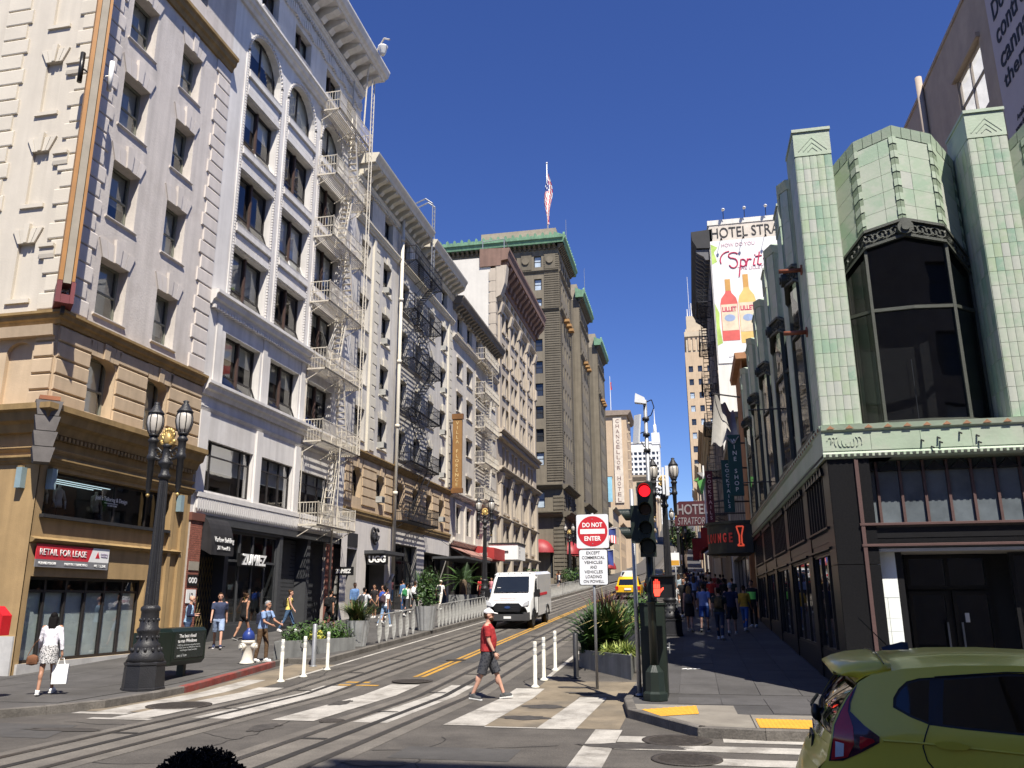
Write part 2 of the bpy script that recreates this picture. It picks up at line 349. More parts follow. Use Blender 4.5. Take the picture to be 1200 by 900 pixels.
# far left pavement north of the next street
m = MB(); strip(m, -17.2, -10.45, 113, 600, SW); structure(m.build('sidewalk', walk_l))
# right pavement
KR = [(-1.3, 600), (-1.3, 60), (-1.32, 20), (-1.42, 17), (-1.22, 15.3), (-.85, 14.7), (-.5, 14.1), (-.05, 13.35), (.9, 13.2), (60, 13.1)]
m = MB(); strip(m, -1.32, 2.95, 18, 600, SW-.012, -1.3, 2.95)
m.poly(pz([(-1.36, 18), (-1.42, 17), (-1.22, 15.3), (-.85, 14.7), (-.5, 14.1), (-.05, 13.35), (.9, 13.2), (60, 13.1), (60, 17.5), (2.95, 17.5), (2.95, 18)], SW-.012))
swr = structure(m.build('sidewalk', walk))
def in_r(x, y):
    for (a, b), (c, d) in zip(KR, KR[1:]):
        if d <= y <= b and x < a+(c-a)*((y-b)/(d-b) if b != d else 0)+.17: return False
    return y > 13.36 and not (y < 14.95 and .8 < x < 2.4) and not (y < 16.1 and x < .6)
slabs(swr, -1.18, 2.75, 17.9, 43.9, 5, 1.3, walk, in_r); slabs(swr, -1.18, 11.4, 14.0, 17.3, 16, 1.1, walk, in_r)
kerb(swr, KR, lambda x, y: paint_r if 18.6 < y < 20.6 else kerb_m, L=2.5)
m = MB()
m.poly(pz([(-1.22, 16.1), (-1.08, 15.35), (-.72, 14.8), (-.36, 14.2), (.02, 13.52), (.78, 13.38), (.78, 14.9), (.6, 14.95), (.58, 16.1)], SW-.006))
m.poly(pz([(.8, 13.38), (2.4, 13.36), (2.4, 14.93), (.8, 14.93)], SW-.006))
ramp = m.build('kerb_ramp', ramp_m, swr)
def tactile_pad(pts):
    t = MB(); t.poly(pz(pts, SW+.002)); (x0, y0), (x1, y1), (x2, y2), (x3, y3) = pts
    for i in range(17):
        for j in range(9):
            a, b = (i+.5)/17, (j+.5)/9
            x = (x0*(1-a)+x1*a)*(1-b)+(x3*(1-a)+x2*a)*b; y = (y0*(1-a)+y1*a)*(1-b)+(y3*(1-a)+y2*a)*b
            t.lathe((x, y, SW+.002), [(.022, 0), (.014, .008)], 5, smooth=False)
    t.build('tactile_paving', tactile, ramp)
tactile_pad([(-.98, 15.25), (-.62, 14.45), (-.02, 14.85), (-.06, 15.95)]); tactile_pad([(.84, 13.42), (1.9, 13.4), (1.9, 14.35), (.84, 14.4)])

# cracks, seams and oil stains on the road
crk = M('road_crack', (.025, .023, .021), .9, .2, 4, .2, 60); q = random.Random(11)
for n_, (x0, y0, dx, dy, L) in enumerate(((-3.2, 9.6, -.2, 1, 3.6), (-11.4, 9.8, 1, .12, 7), (-6.9, 10.6, .1, 1, 6), (-4.4, 11.5, 1, .1, 3), (-2.6, 14.5, -.1, 1, 5), (-10.6, 13.2, .9, -.2, 5), (-9.7, 17, .1, 1, 9), (-3.9, 20, .0, 1, 14), (-6.6, 26, .02, 1, 16), (-.4, 9.8, 1, .3, 3))):
    m = MB(); x, y = x0, y0; pr = None
    for k in range(int(L/.22)):
        w_ = q.uniform(.006, .02); nx, ny = -dy*w_, dx*w_; c = (m.V((x+nx, y+ny, gz(y)+.0035)), m.V((x-nx, y-ny, gz(y)+.0035)))
        if pr: m.F(pr[0], pr[1], c[1], c[0])
        pr = c; a = q.uniform(-.5, .5); x += (dx*math.cos(a)-dy*math.sin(a))*.22; y += (dx*math.sin(a)+dy*math.cos(a))*.22
    m.build('road_crack', crk, road)
stain = M('oil_stain', (.05, .045, .04), .7, .4, 5, .3, 60)
for x, y, a, b in ((-3.0, 15.0, .5, .3), (-2.9, 16.6, .45, .35), (-2.4, 18.8, .5, .25), (-.9, 12.4, .9, .25), (-6.9, 13.2, .25, .5), (-7.0, 16.5, .2, .6), (-4.0, 10.6, .5, .2), (-9.9, 12.4, .8, .2), (-2.7, 19.6, .5, .2)):
    m = MB(); m.poly([(x+a*math.cos(t)*q.uniform(.6, 1.1), y+b*math.sin(t)*q.uniform(.6, 1.1), gz(y)+.0095) for t in [2*math.pi*k/22 for k in range(22)]]); m.build('oil_stain', stain, road)
# ================================================================ building helpers
def facade(b, fr, u0, u1, v0, v1, ops, mat, d=.3, name='wall', reveal=None):
    """wall sheet with real openings (u0,u1,v0,v1[,rise]) and their reveals"""
    m = MB(fr); us = sorted({u0, u1, *[q for o in ops for q in o[:2]]}); vs = sorted({v0, v1, *[q for o in ops for q in o[2:4]]})
    us = [u for u in us if u0 <= u <= u1]; vs = [v for v in vs if v0 <= v <= v1]
    for v, v_ in zip(vs, vs[1:]):
        run = None
        for u, u_ in zip(us, us[1:]):
            cu, cv = (u+u_)/2, (v+v_)/2
            if any(o[0] < cu < o[1] and o[2] < cv < o[3] for o in ops):
                if run is not None: m.poly([(run, v, 0), (u, v, 0), (u, v_, 0), (run, v_, 0)]); run = None
            elif run is None: run = u
        if run is not None: m.poly([(run, v, 0), (u1, v, 0), (u1, v_, 0), (run, v_, 0)])
    m.mi = 1 if reveal else 0
    for o in ops:
        a, c, e, f = o[:4]; rise = o[4] if len(o) > 4 else 0; s = f-rise
        m.poly([(a, e, 0), (a, s, 0), (a, s, -d), (a, e, -d)]); m.poly([(c, e, 0), (c, e, -d), (c, s, -d), (c, s, 0)])
        m.poly([(a, e, 0), (a, e, -d), (c, e, -d), (c, e, 0)])
        if not rise: m.poly([(a, f, 0), (c, f, 0), (c, f, -d), (a, f, -d)])
        else:
            N = 14; cu = (a+c)/2; A = [(cu-(c-a)/2*math.cos(math.pi*k/N), s+rise*math.sin(math.pi*k/N)) for k in range(N+1)]
            for p, q in zip(A, A[1:]): m.poly([(*p, 0), (*p, -d), (*q, -d), (*q, 0)])
            m.mi = 0
            for k in range(N//2): m.poly([(a, f, 0), (*A[k], 0), (*A[k+1], 0)])
            for k in range(N//2, N): m.poly([(c, f, 0), (*A[k], 0), (*A[k+1], 0)])
            m.mi = 1 if reveal else 0
    return m.build(name, [mat, reveal or mat], b)
WC = {}
def window(b, fr, o, w=-.3, nx=1, vs=(.5,), th=.06, fm=None, gm=None, sill=None, blind=None, bm=None, hopper=0, dep=.08, split=True, name='window', xs=None):
    """one window: the frame, then panes, sill and blind as its own pieces"""
    fm = fm or frame_g; gm = gm or glass; W, H = o[1]-o[0], o[3]-o[2]
    key = (fr.key, round(W, 2), round(H, 2), nx, vs, th, fm.name, gm.name, hopper, dep, xs)
    if key not in WC:
        L = fr.loc(); m = MB(L); px_ = list(xs) if xs else [(k+1)/nx for k in range(nx-1)]
        U = [0]+[W*k for k in px_]+[W]; V = [0]+[H*k for k in vs]+[H]
        m.box(0, th, 0, H, -dep, 0); m.box(W-th, W, 0, H, -dep, 0); m.box(th, W-th, 0, th, -dep, -.001); m.box(th, W-th, H-th, H, -dep, -.001)
        for u in U[1:-1]: m.box(u-th*.5, u+th*.5, th, H-th, -dep, .004)
        for v in V[1:-1]:
            for p, q in zip(U, U[1:]): m.box(p+th*(.5 if p else 1), q-th*(.5 if q < W else 1), v-th*.45, v+th*.45, -dep, -.003)
        fme = m.mesh(name, fm); panes = []
        for j, (v, v_) in enumerate(zip(V, V[1:])):
            for p, q in zip(U, U[1:]):
                g = MB(L); dz = -.03-.02*(j % 2); t = rnd.uniform(-.006, .006)
                if hopper and j == 0: g.poly([(p+.02, v+.03, .22), (q-.02, v+.03, .22), (q-.02, v_, dz), (p+.02, v_, dz)])
                else: g.poly([(p, v, dz), (q, v, dz+t), (q, v_, dz+t), (p, v_, dz)])
                panes.append(g.mesh('pane', gm))
                if hopper and j == 0:
                    f = MB(L)
                    for s_, e_ in (((p+.03, v+.03, .22), (q-.03, v+.03, .22)), ((p+.03, v+.03, .22), (p+.03, v_, 0)), ((q-.03, v+.03, .22), (q-.03, v_, 0))): f.cone(s_, e_, .025, .025, 4)
                    panes.append(f.mesh('hopper_frame', white_m if hopper > 1 else fm))
        sl = None
        if sill: sl = MB(L).prof(-sill[0], W+sill[0], [(.001-w, -.002), (-w+sill[1], -.03), (-w+sill[1], -sill[2]), (.001-w, -sill[2]-.05)]).mesh('sill', sill[3])
        WC[key] = (fme, panes, sl)
    fme, panes, sl = WC[key]; p = fr((o[0], o[2], w)) - Vector(WL[b])
    f = inst(name, fme, b, p)
    for g in panes: inst(g.name.split('.')[0], g, f, (0, 0, 0))
    if sl: inst('sill', sl, f, (0, 0, 0))
    if blind:
        kb = ('bl', fr.key, round(W, 2), round(H*blind, 2))
        if kb not in WC: WC[kb] = MB(fr.loc()).box(.04, W-.04, -H*blind, 0, -.02, 0).mesh('blind', [])
        bo = inst('blind', WC[kb], f, tuple(fr.loc()((0, H-.02, -.16))))
        if not WC[kb].materials: WC[kb].materials.append(bm or blind_m)
        bo.material_slots[0].link = 'OBJECT'; bo.material_slots[0].material = bm or blind_m
    return f
def ledge(b, fr, u0, u1, v, h, p, mat, name='ledge', n=3):
    """moulded string course"""
    m = MB(fr); m.prof(u0, u1, [(-.02, v), (p*.3, v), (p*.45, v+h*.3), (p*.7, v+h*.4), (p*.8, v+h*.7), (p, v+h*.78), (p, v+h), (-.02, v+h+.03)]); return m.build(name, mat, b)
def repeat(b, fr, me_mb, name, mat, locs):
    me = me_mb.mesh(name, mat)
    for p in locs: inst(name, me, b, fr(p)-Vector(WL[b]))
def dentils(b, fr, u0, u1, v, h, w0, p, mat, step=.3, name='dentil'):
    me = MB(fr.loc()).box(0, step*.55, 0, h, 0, p); n = int((u1-u0)/step)
    if n <= 130: repeat(b, fr, me, name, mat, [(u0+k*step, v, w0) for k in range(n)])
    else:
        m = MB(fr)
        for k in range(n): m.box(u0+k*step, u0+k*step+step*.55, v, v+h, w0, w0+p)
        stuff(m.build(name, mat, b))
def bracket(fr, wd, h, p):
    m = MB(fr.loc()); m.prof(0, wd, [(0, 0), (p*.3, .02), (p*.45, h*.35), (p*.8, h*.6), (p, h*.8), (p, h), (0, h)]); return m
def core(b, fr, u0, u1, v0, v1, w0=-1.25, w1=-18, mat=None, roof=None, name='interior'):
    MB(fr).box(u0, u1, v0, v1, w1, w0).build(name, mat or room_m, b)
    MB(fr).box(u0, u1, v1+.002, v1+.25, w1, -.003).build('roof', roof or M('roof_tar', (.15, .14, .13), .9), b)
def voussoirs(b, fr, fr_key, W, drop, mat, locs, n=5, h=.55, spread=.22, keyh=.75, proud=.05):
    for k in range(n):
        m = MB(fr.loc()); t0, t1 = k/n, (k+1)/n; c = (n-1)/2; hh = keyh if k == n//2 else h
        x0, x1 = W*t0, W*t1; X0, X1 = -spread+(W+2*spread)*t0, -spread+(W+2*spread)*t1; g = .008; pr = proud+(.05 if k == n//2 else 0)
        m.prism([(x0+g, -drop), (x1-g, -drop), (X1-g, hh), (X0+g, hh)], 0, pr); repeat(b, fr, m, 'voussoir', mat, locs)
FL = FX(-17, 1)
# ================================================================ corner building, tan base and grey shaft
tan1 = M('tan_stucco', (.375, .255, .122), .85, .12, 1.2, .2, 30, streak=.18, dirt=(.22, .15, .08), dirt_amt=.35)
tan2 = M('tan_stucco_light', (.5, .385, .26), .85, .1, 1.2, .2, 30, streak=.12, rand=.05)
tanled = M('tan_ledge', (.29, .195, .085), .85, .15, 1.5, .2, 30, streak=.25)
grey1 = M('grey_painted_brick', (.585, .54, .5), .85, .08, 1, .35, 14, streak=.16, dirt=(.4, .355, .315), dirt_amt=.55)
grey1q = M('grey_quoin', (.6, .553, .512), .85, .08, 1, .2, 20, rand=.05, streak=.1)
cream1 = M('cream_plaster', (.56, .515, .44), .85, .06, 1, .2, 20, streak=.08)
cream1q = M('cream_quoin', (.58, .535, .455), .85, .06, 1, .2, 20, rand=.04)
marble = M('marble_base', (.5, .49, .47), .35, .2, 1.6, .05, 30, dirt=(.32, .33, .34), dirt_amt=.7)
b1 = thing('corner_building', 'grey six storey corner building with tan rusticated lower floors and lease banner', 'building', (-17, 19, 0))
ZT1 = 22.55
wa, wb = (20.28, 21.55), (23.05, 24.2); rows1 = [(10.36, 12.15), (13.53, 15.42), (16.72, 18.6), (19.9, 21.7)]
ops = [(*c, *r) for r in rows1 for c in (wa, wb)]
facade(b1, FL, 19, 26.1, 9.9, ZT1, ops, grey1, .34)
for o in ops: window(b1, FL, o, -.34, 1, (.48,), .07, sill=(.1, .07, .06, grey1q), blind=rnd.choice([.5, .75, .95, .6]))
aops = [(wa[0]+.06, wa[1]-.04, 7.36, 9.12, .3), (wb[0], wb[1]-.05, 7.36, 9.12, .3)]
facade(b1, FL, 19, 26.1, 7.15, 9.55, aops, tan2, .34)
for o in aops: window(b1, FL, o, -.34, 1, (.45,), .07, sill=(.06, .07, .08, tan2), blind=.9)
locs = [(o[0], o[3], 0) for o in ops]; voussoirs(b1, FL, 'X', wa[1]-wa[0], 0, grey1q, [l for l in locs if l[0] < 22]); voussoirs(b1, FL, 'X', wb[1]-wb[0], 0, grey1q, [l for l in locs if l[0] > 22])
voussoirs(b1, FL, 'X', 1.2, .05, tan2, [(o[0]-.01, o[3]-.02, .02) for o in aops], 5, .42, .12, .42)
def quoins(b, fr, us, v0, v1, n, mat, p=.06, alt=.16, name='quoin', left=True):
    h = (v1-v0)/n
    for par in (0, 1):
        e = alt*par
        a, c = (us[0], us[1]-e) if left else (us[0]+e, us[1])
        repeat(b, fr, MB(fr.loc()).prof(0, c-a, [(0, .03), (p*.8, .03), (p, .06), (p, h-.05), (p*.8, h-.02), (0, h-.02)]), name, mat, [(a, v0+k*h, 0) for k in range(n) if k % 2 == par])
quoins(b1, FL, (25.12, 26.08), 10.0, ZT1, 23, grey1q, left=False); quoins(b1, FL, (19.02, 19.95), 10.0, ZT1, 23, grey1q)
for k in range(5):                                     # rusticated courses of the tan storey
    v = 7.2+k*.47
    for u0, u1 in ((19.02, 20.3), (21.55, 22.98), (24.2, 26.08)):
        MB(FL).prof(u0, u1, [(0, v), (.05, v+.015), (.07, v+.04), (.07, v+.4), (.05, v+.425), (0, v+.44)]).build('stone_course', tan2, b1)
def wrap_ledge(b, v, h, p, mat, u1=26.1, name='ledge', Y0=19., X0=-17., west=-30):
    """string course that turns the corner"""
    P = [(-.02, v), (p*.3, v), (p*.45, v+h*.3), (p*.7, v+h*.4), (p*.8, v+h*.7), (p, v+h*.78), (p, v+h), (-.02, v+h+.03)]
    m = MB(); m.loft([[(west, Y0-q, z) for q, z in P], [(X0+q, Y0-q, z) for q, z in P], [(X0+q, u1, z) for q, z in P]]); return m.build(name, mat, b)
wrap_ledge(b1, 9.55, .36, .28, tanled); wrap_ledge(b1, 6.45, .72, .55, tanled, 26.05, 'cornice'); wrap_ledge(b1, 5.62, .2, .16, tanled)
wrap_ledge(b1, 5.95, .12, .1, tan1); wrap_ledge(b1, ZT1, .6, .34, tanled, 26.1, 'cornice')
dentils(b1, FL, 19.2, 26, 6.3, .12, .0, .22, tanled, .16)
fops = [(19.3, 25.0, 4.28, 5.5), (19.22, 24.03, .45, 2.66)]
facade(b1, FL, 19, 26.1, .1, 7.15, fops, tan1, .4)
for u0, u1 in ((24.25, 24.42), (24.9, 25.08), (25.55, 25.75)): MB(FL).prof(u0, u1, [(-.02, .4), (.1, .4), (.1, 5.55), (-.02, 5.55)]).build('pilaster_strip', tan1, b1)
MB(FL).prof(19.02, 25.6, [(-.02, 3.52), (.1, 3.55), (.16, 3.62), (-.02, 3.7)]).build('ledge', tanled, b1)
MB(FL).prof(19.22, 24.9, [(-.3, 4.2), (.14, 4.2), (.14, 4.29), (-.3, 4.29)]).build('sill', dark_m, b1)
window(b1, FL, (19.3, 25.0, 4.28, 5.5), -.25, 3, (), .07, frame_k, glass_s, xs=(.56, .83))
window(b1, FL, (19.22, 24.03, .45, 2.66), -.2, 6, (.83,), .08, frame_k, G('shop_glass_grey', (.72, .76, .76), .1))
MB(FL).box(19.1, 24.3, .05, .46, .0, .07).build('marble_plinth', marble, b1)
MB(FL).box(19.22, 24.03, .46, 2.28, -.34, -.3).build('paper_backing', M('window_paper', (.75, .8, .79), .9, .25, .8), b1)
tube_m = M('shop_tube_light', (.75, .95, 1.), .5, 0, 1, 0, emit=.7)
for w_ in (-.55, -.85, -1.15): MB(FL).box(19.5, 22.6, 5.37, 5.39, w_-.015, w_+.015).build('tube_light', tube_m, b1)
core(b1, FL, 19.4, 26.09, .1, 26, -1.3, -18)
# upper storey and top cornice
uops = [(20.3, 21.5, 24.1, 25.9), (23.0, 24.2, 24.1, 25.9)]
facade(b1, FL, 19, 26.1, 23.3, 26.6, uops, grey1, .3)
for o in uops: window(b1, FL, o, -.3, 1, (.5,), .07, blind=.6)
wrap_ledge(b1, 26.6, .9, 1.0, tanled, 26.1, 'cornice'); dentils(b1, FL, 19.1, 26, 26.4, .3, 0, .35, tanled, .3)
# south flank with blind windows
S19 = FY(19)
facade(b1, S19, -30, -17, 9.9, 26.6, [(-18.78, -18.2, v, v+1.75) for v in (10.4, 13.4, 16.5, 19.6)], cream1, .09)
facade(b1, S19, -30, -17, .1, 9.9, [(-18.6, -17.75, 7.3, 9.1, .3)], tan2, .12)
MB(S19).box(-18.6, -17.75, 7.3, 9.1, -.14, -.12).build('blind_window', tan2, b1)
for v in (10.4, 13.4, 16.5, 19.6): MB(S19).box(-18.78, -18.2, v, v+1.75, -.11, -.09).build('blind_window', cream1, b1); MB(S19).box(-18.9, -18.1, v-.12, v, 0, .07).build('sill', cream1q, b1)
voussoirs(b1, S19, 'Y', .58, 0, cream1q, [(-18.78, v+1.75, 0) for v in (10.4, 13.4, 16.5, 19.6)], 5, .45, .22, .6, .06)
quoins(b1, S19, (-17.78, -17.03), 10.0, ZT1, 23, cream1q, left=False); quoins(b1, S19, (-20.5, -19.55), 10.0, ZT1, 23, cream1q, alt=.14)
for k in range(5): MB(S19).prof(-17.65, -17.03, [(0, 7.2+k*.47), (.05, 7.215+k*.47), (.07, 7.24+k*.47), (.07, 7.6+k*.47), (.05, 7.625+k*.47), (0, 7.64+k*.47)]).build('stone_course', tan2, b1)
for v in (11.6, 14.6, 17.7): MB(S19).prof(-17.95, -17.45, [(0, v), (.08, v), (.1, v+.12), (.1, v+.3), (.16, v+.33), (.16, v+.42), (0, v+.42)]).build('wall_block', cream1q, b1)
MB(S19).box(-18.7, -17.02, .1, 1.15, 0, .06).build('marble_plinth', marble, b1); MB(S19).box(-30, -17, .1, 7.2, -.03, .002).build('wall', tan1, b1)
MB(S19).prof(-20.5, -17.02, [(0, 9.2), (.2, 9.2), (.25, 9.5), (0, 9.5)]).build('ledge', tan2, b1)
# things fixed at the corner
og = M('sign_orange', (.37, .175, .05), .6, .12, 2, .1, 40, streak=.1); gs = M('sign_grey', (.3, .27, .22), .7, .12, 2)
sg = thing('blade_sign', 'tall orange and grey blade sign standing out from the corner of the grey building', 'sign', (-17, 19, 10))
dg_ = Vector((.7071, -.7071, 0)); pg = Vector((.7071, .7071, 0))
def diag(m, a0, a1, b0, b1_, z0, z1):                  # a outwards from the corner, b across
    q = [Vector((-17, 19, 0))+dg_*a+pg*b for a, b in ((a0, b0), (a1, b0), (a1, b1_), (a0, b1_))]
    m.hexa([(*p.xy, z0) for p in q]+[(*p.xy, z1) for p in q]); return m
diag(MB(), .1, .72, -.1, .1, 10.55, 30).build('core_panel', gs, sg); diag(MB(), .05, .78, -.22, -.11, 10.6, 30).build('face_panel', og, sg); diag(MB(), .05, .78, .115, .19, 10.6, 30).build('face_panel', og, sg)
mr_ = M('sign_maroon', (.16, .035, .04), .6); mm = MB(); diag(mm, .03, .8, -.24, -.115, 9.95, 10.58); diag(mm, .03, .8, .115, .22, 9.95, 10.58); diag(mm, .03, .78, -.11, .11, 9.95, 10.2); mm.build('end_cap', mr_, sg)
mm = MB(); diag(mm, .2, .5, -.05, .05, 9.75, 9.95); mm.build('mount', iron, sg)
for s_ in (-1, 1):
    fl = thing('floodlight', 'small floodlight on the %s side of the orange blade sign' % ('left' if s_ < 0 else 'right'), 'lamp', tuple(Vector((-17, 19, 17.3))+dg_*.5+pg*.4*s_))
    m = MB(); q = WL[fl]; m.cone((q[0], q[1], q[2]-.4), (q[0], q[1], q[2]+.6), .07, .07, 8); m.cone((q[0], q[1], q[2]+.1), tuple(Vector(q)-pg*.2*s_), .03, .03, 5); m.build('housing', black_m if s_ < 0 else white_m, fl)
ls = thing('louvred_sign', 'stack of four weathered grey boards hung at the tan building corner', 'sign', (-17, 19, 5.5))
wbd = M('weathered_board', (.13, .12, .115), .85, .2, 3, .3, 40)
for k in range(4):
    m = MB(); e = .3-.02*(3-k); z = 5.58+k*.42; q = []
    for zz, ee in ((z, e-.05), (z+.4, e+.03)):
        q += [Vector((-17, 19, zz))+dg_*a+pg*c for a, c in ((.0, -ee), (.55, -ee), (.55, ee), (.0, ee))]
    m.hexa([tuple(p) for p in q]); m.build('board', wbd, ls)
diag(MB(), .05, .5, -.25, .25, 7.27, 7.38).build('cap', M('rust_cap', (.3, .12, .06), .8), ls)
for k, (x, y) in enumerate(((-17.45, 18.9), (-16.88, 19.35), (-16.9, 25.35))):
    wl = thing('wall_lamp', ['pale blue box lamp on the south flank of the tan corner', 'pale blue box lamp just right of the tan corner', 'pale blue box lamp at the right end of the tan shopfront'][k], 'lamp', (x, y, 5.0))
    bl = M('lamp_box_blue', (.22, .3, .33), .6); MB().box(x-.09, x+.09, y-.09, y+.09, 4.95, 5.5).build('box', bl, wl); MB().box(x-.12, x+.02, y-.03, y+.12, 5.5, 5.55).build('bracket', tanled, wl)
# lease banner
lb = thing('lease_banner', 'red white and grey retail for lease banner over the tan shopfront', 'banner', (-16.9, 20.6, 2.9))
def onL(u, v, w): return tuple(FL((u, v, w)))
MB(FL).box(19.2, 22.06, 2.9, 3.1, .07, .1).build('grey_strip', M('banner_grey', (.2, .2, .21), .6, .05), lb)
MB(FL).prism([(19.2, 3.102), (21.2, 3.102), (21.36, 3.5), (19.2, 3.5)], .07, .1).build('red_panel', M('banner_red', (.55, .03, .045), .6, .05), lb)
MB(FL).prism([(21.203, 3.102), (22.06, 3.102), (22.06, 3.5), (21.363, 3.5)], .07, .1).build('white_panel', letter_w, lb)
UY = (0, 1, 0); UZ = (0, 0, 1)
text('RETAIL FOR LEASE', lb, letter_w, onL(20.2, 3.3, .103), UY, UZ, 1.78, .17, .012)
text('HOLLAND MORGAN', lb, letter_w, onL(19.62, 3.0, .103), UY, UZ, .62, .075, .01); text('MARY KATE BANCHERO', lb, letter_w, onL(20.72, 3.0, .103), UY, UZ, .9, .075, .01); text('415 773 3546', lb, letter_w, onL(21.7, 3.0, .103), UY, UZ, .48, .075, .01)
MB(FL).prism([(21.48, 3.22), (21.66, 3.22), (21.57, 3.4)], .1, .105).build('emblem', MATS['banner_red'], lb); text('CUSHMAN &\nWAKEFIELD', lb, M('letter_mauve', (.35, .3, .42), .6), onL(21.85, 3.31, .103), UY, UZ, .32, .12)
text("Josh's Tailoring & Design", b1, letter_w, onL(22.3, 5.0, -.22), UY, UZ, 1.45, .17, .008); text('ALTERATIONS', b1, letter_w, onL(22.35, 4.83, -.22), UY, UZ, .42, .05); MB(FL).box(22.0, 22.6, 4.885, 4.9, -.225, -.22).build('underline', letter_w, b1)
# dress forms in the tailor's window
def dress_form(u, v, w, col, lab, s=1.):
    x, y, z = onL(u, v, w); t = thing('dress_form', lab, 'mannequin', (x, y, z))
    m = MB(); m.smooth = True
    def ring(zz, rx, ry): return [(x+ry*s*math.cos(a), y+rx*s*math.sin(a), z+zz*s) for a in [2*math.pi*k/14 for k in range(14)]]
    m.loft([ring(.0, .17, .12), ring(.1, .16, .12), ring(.25, .125, .095), ring(.42, .16, .12), ring(.52, .175, .1), ring(.57, .12, .08), ring(.6, .055, .055), ring(.7, .05, .05)])
    for sd_ in (-1, 1): m.cone((x, y+sd_*.17*s, z+.53*s), (x+.05, y+sd_*.26*s, z+.22*s), .045*s, .035*s, 8); m.cone((x+.05, y+sd_*.26*s, z+.22*s), (x+.12, y+sd_*.2*s, z-.05*s), .035*s, .025*s, 8)
    m.build('torso', col, t); MB().cone((x, y, z-.35*s), (x, y, z), .015, .015, 6).build('stand', dark_m, t); MB().lathe((x, y, z-.35*s), [(.12, 0), (.1, .03), (.02, .04)], 12).build('base', dark_m, t)
dress_form(19.95, 4.72, -.75, cloth('c9c4b6'), 'tall headless dress form furthest left in the upstairs tailor window'); dress_form(20.55, 4.62, -.62, cloth('d8d6d0'), 'dress form in white hem second from left in the tailor window', .9); dress_form(22.45, 4.66, -.9, cloth('b9b3a4'), 'dress form standing behind the lettering in the tailor window', .9)
# ================================================================ white office block with fire escape
wh2 = M('white_painted_stone', (.66, .638, .612), .7, .06, .9, .12, 25, streak=.14, dirt=(.45, .42, .38), dirt_amt=.4); wh2b = M('white_ornament', (.62, .6, .58), .75, .08, 3, .4, 30)
brick_m = M('red_brick', (.27, .1, .07), .85, .25, 6, .3, 60); mortar = M('mortar', (.38, .33, .29), .9, .15, 8, .2, 60)
b2 = thing('office_building', 'tall white office building with arched top windows and dark paired sashes', 'building', (-17, 26.1, .3))
COLS = ((27.4, 30.1), (30.95, 33.65), (34.5, 37.2)); E2 = 39.25
ROW2 = [(9.85, 12.0), (13.4, 15.62), (16.6, 19.0), (20.02, 22.4)]
ops = [(*c, *r) for r in ROW2 for c in COLS]+[(c[0], c[1], 23.6, 25.85, 1.35) for c in COLS]+[(28.0, 29.45, 27.3, 28.75), (31.1, 32.8, 27.3, 28.75), (34.6, 36.3, 27.3, 28.75), (37.3, 38.5, 27.3, 28.75)]
shop_ops = [(26.75, 30.1, 5.88, 7.72), (30.75, 33.55, 5.86, 7.75), (34.2, 37.6, 5.84, 7.72)]
facade(b2, FL, 26.1, E2, 5.0, 30.3, ops+shop_ops, wh2, .32)
bl2 = M('pale_blind', (.62, .64, .64), .8, .08, 2, .1, 40, rand=.15)
for k, o in enumerate(ops):
    top = len(o) > 4
    window(b2, FL, o, -.3, 2, (.28,) if not top and o[2] < 27 else (), .07, frame_k, G('upper_glass', (.82, .84, .84), .1), hopper=0 if top or o[2] > 27 else (2 if rnd.random() < .25 else (1 if rnd.random() < .5 else 0)), blind=rnd.choice([None, .25, .35, .5, .62, .8]), bm=rnd.choice([bl2, bl2, blind_m, curtain_m]))
    if not top: MB(FL).box((o[0]+o[1])/2-.05, (o[0]+o[1])/2+.05, o[2]+.02, o[3]-.02, -.29, -.2).build('mullion', frame_b, b2)
    MB(FL).prof(o[0]-.05, o[1]+.05, [(-.28, o[2]-.1), (.1, o[2]-.1), (.12, o[2]), (-.28, o[2]+.02)]).build('sill', wh2, b2)
og2 = G('office_glass', (.8, .84, .86), .3)
for o in shop_ops: window(b2, FL, o, -.14, 3, (.72,), .06, frame_k, og2, blind=rnd.choice([.45, .55]), bm=bl2, xs=(.16, .8) if o[0] < 30 else (.34, .67))
core(b2, FL, 26.12, E2-.02, .3, 30.4, -1.3)
# recessed bays: spandrels, mouldings and beaded pilasters
for c in COLS:
    for v0, v1 in ((15.65, 16.55), (19.02, 19.97), (22.42, 23.55)):
        MB(FL).box(c[0]-.05, c[1]+.05, v1-.28, v1-.06, .0, .13).build('spandrel_moulding', wh2, b2); MB(FL).box(c[0]-.02, c[1]+.02, v0+.02, v0+.3, 0, .07).build('spandrel_moulding', wh2, b2)
        MB(FL).box(c[0]+.1, c[1]-.1, v0+.36, v1-.33, 0, .035).build('spandrel_panel', wh2b, b2)
    m = MB(FL)                                          # beads round the arch
    for k in range(27):
        a = math.pi*k/26; m.box((c[0]+c[1])/2-(c[1]-c[0]+.22)/2*math.cos(a)-.045, (c[0]+c[1])/2-(c[1]-c[0]+.22)/2*math.cos(a)+.045, 24.5+1.46*math.sin(a)-.045, 24.5+1.46*math.sin(a)+.045, 0, .07)
    for u in (c[0]-.11, c[1]+.11):
        for k in range(86): m.box(u-.045, u+.045, 13.4+k*.13, 13.49+k*.13, 0, .07)
    stuff(m.build('bead_moulding', wh2b, b2))
    for u0, u1 in ((c[0]-.26, c[0]-.17), (c[1]+.17, c[1]+.26)): MB(FL).box(u0, u1, 13.3, 24.3, 0, .05).build('pilaster_strip', wh2, b2)
ledge(b2, FL, 26.1, E2, 12.75, .55, .38, wh2); dentils(b2, FL, 26.2, E2, 12.62, .13, 0, .2, wh2, .2)
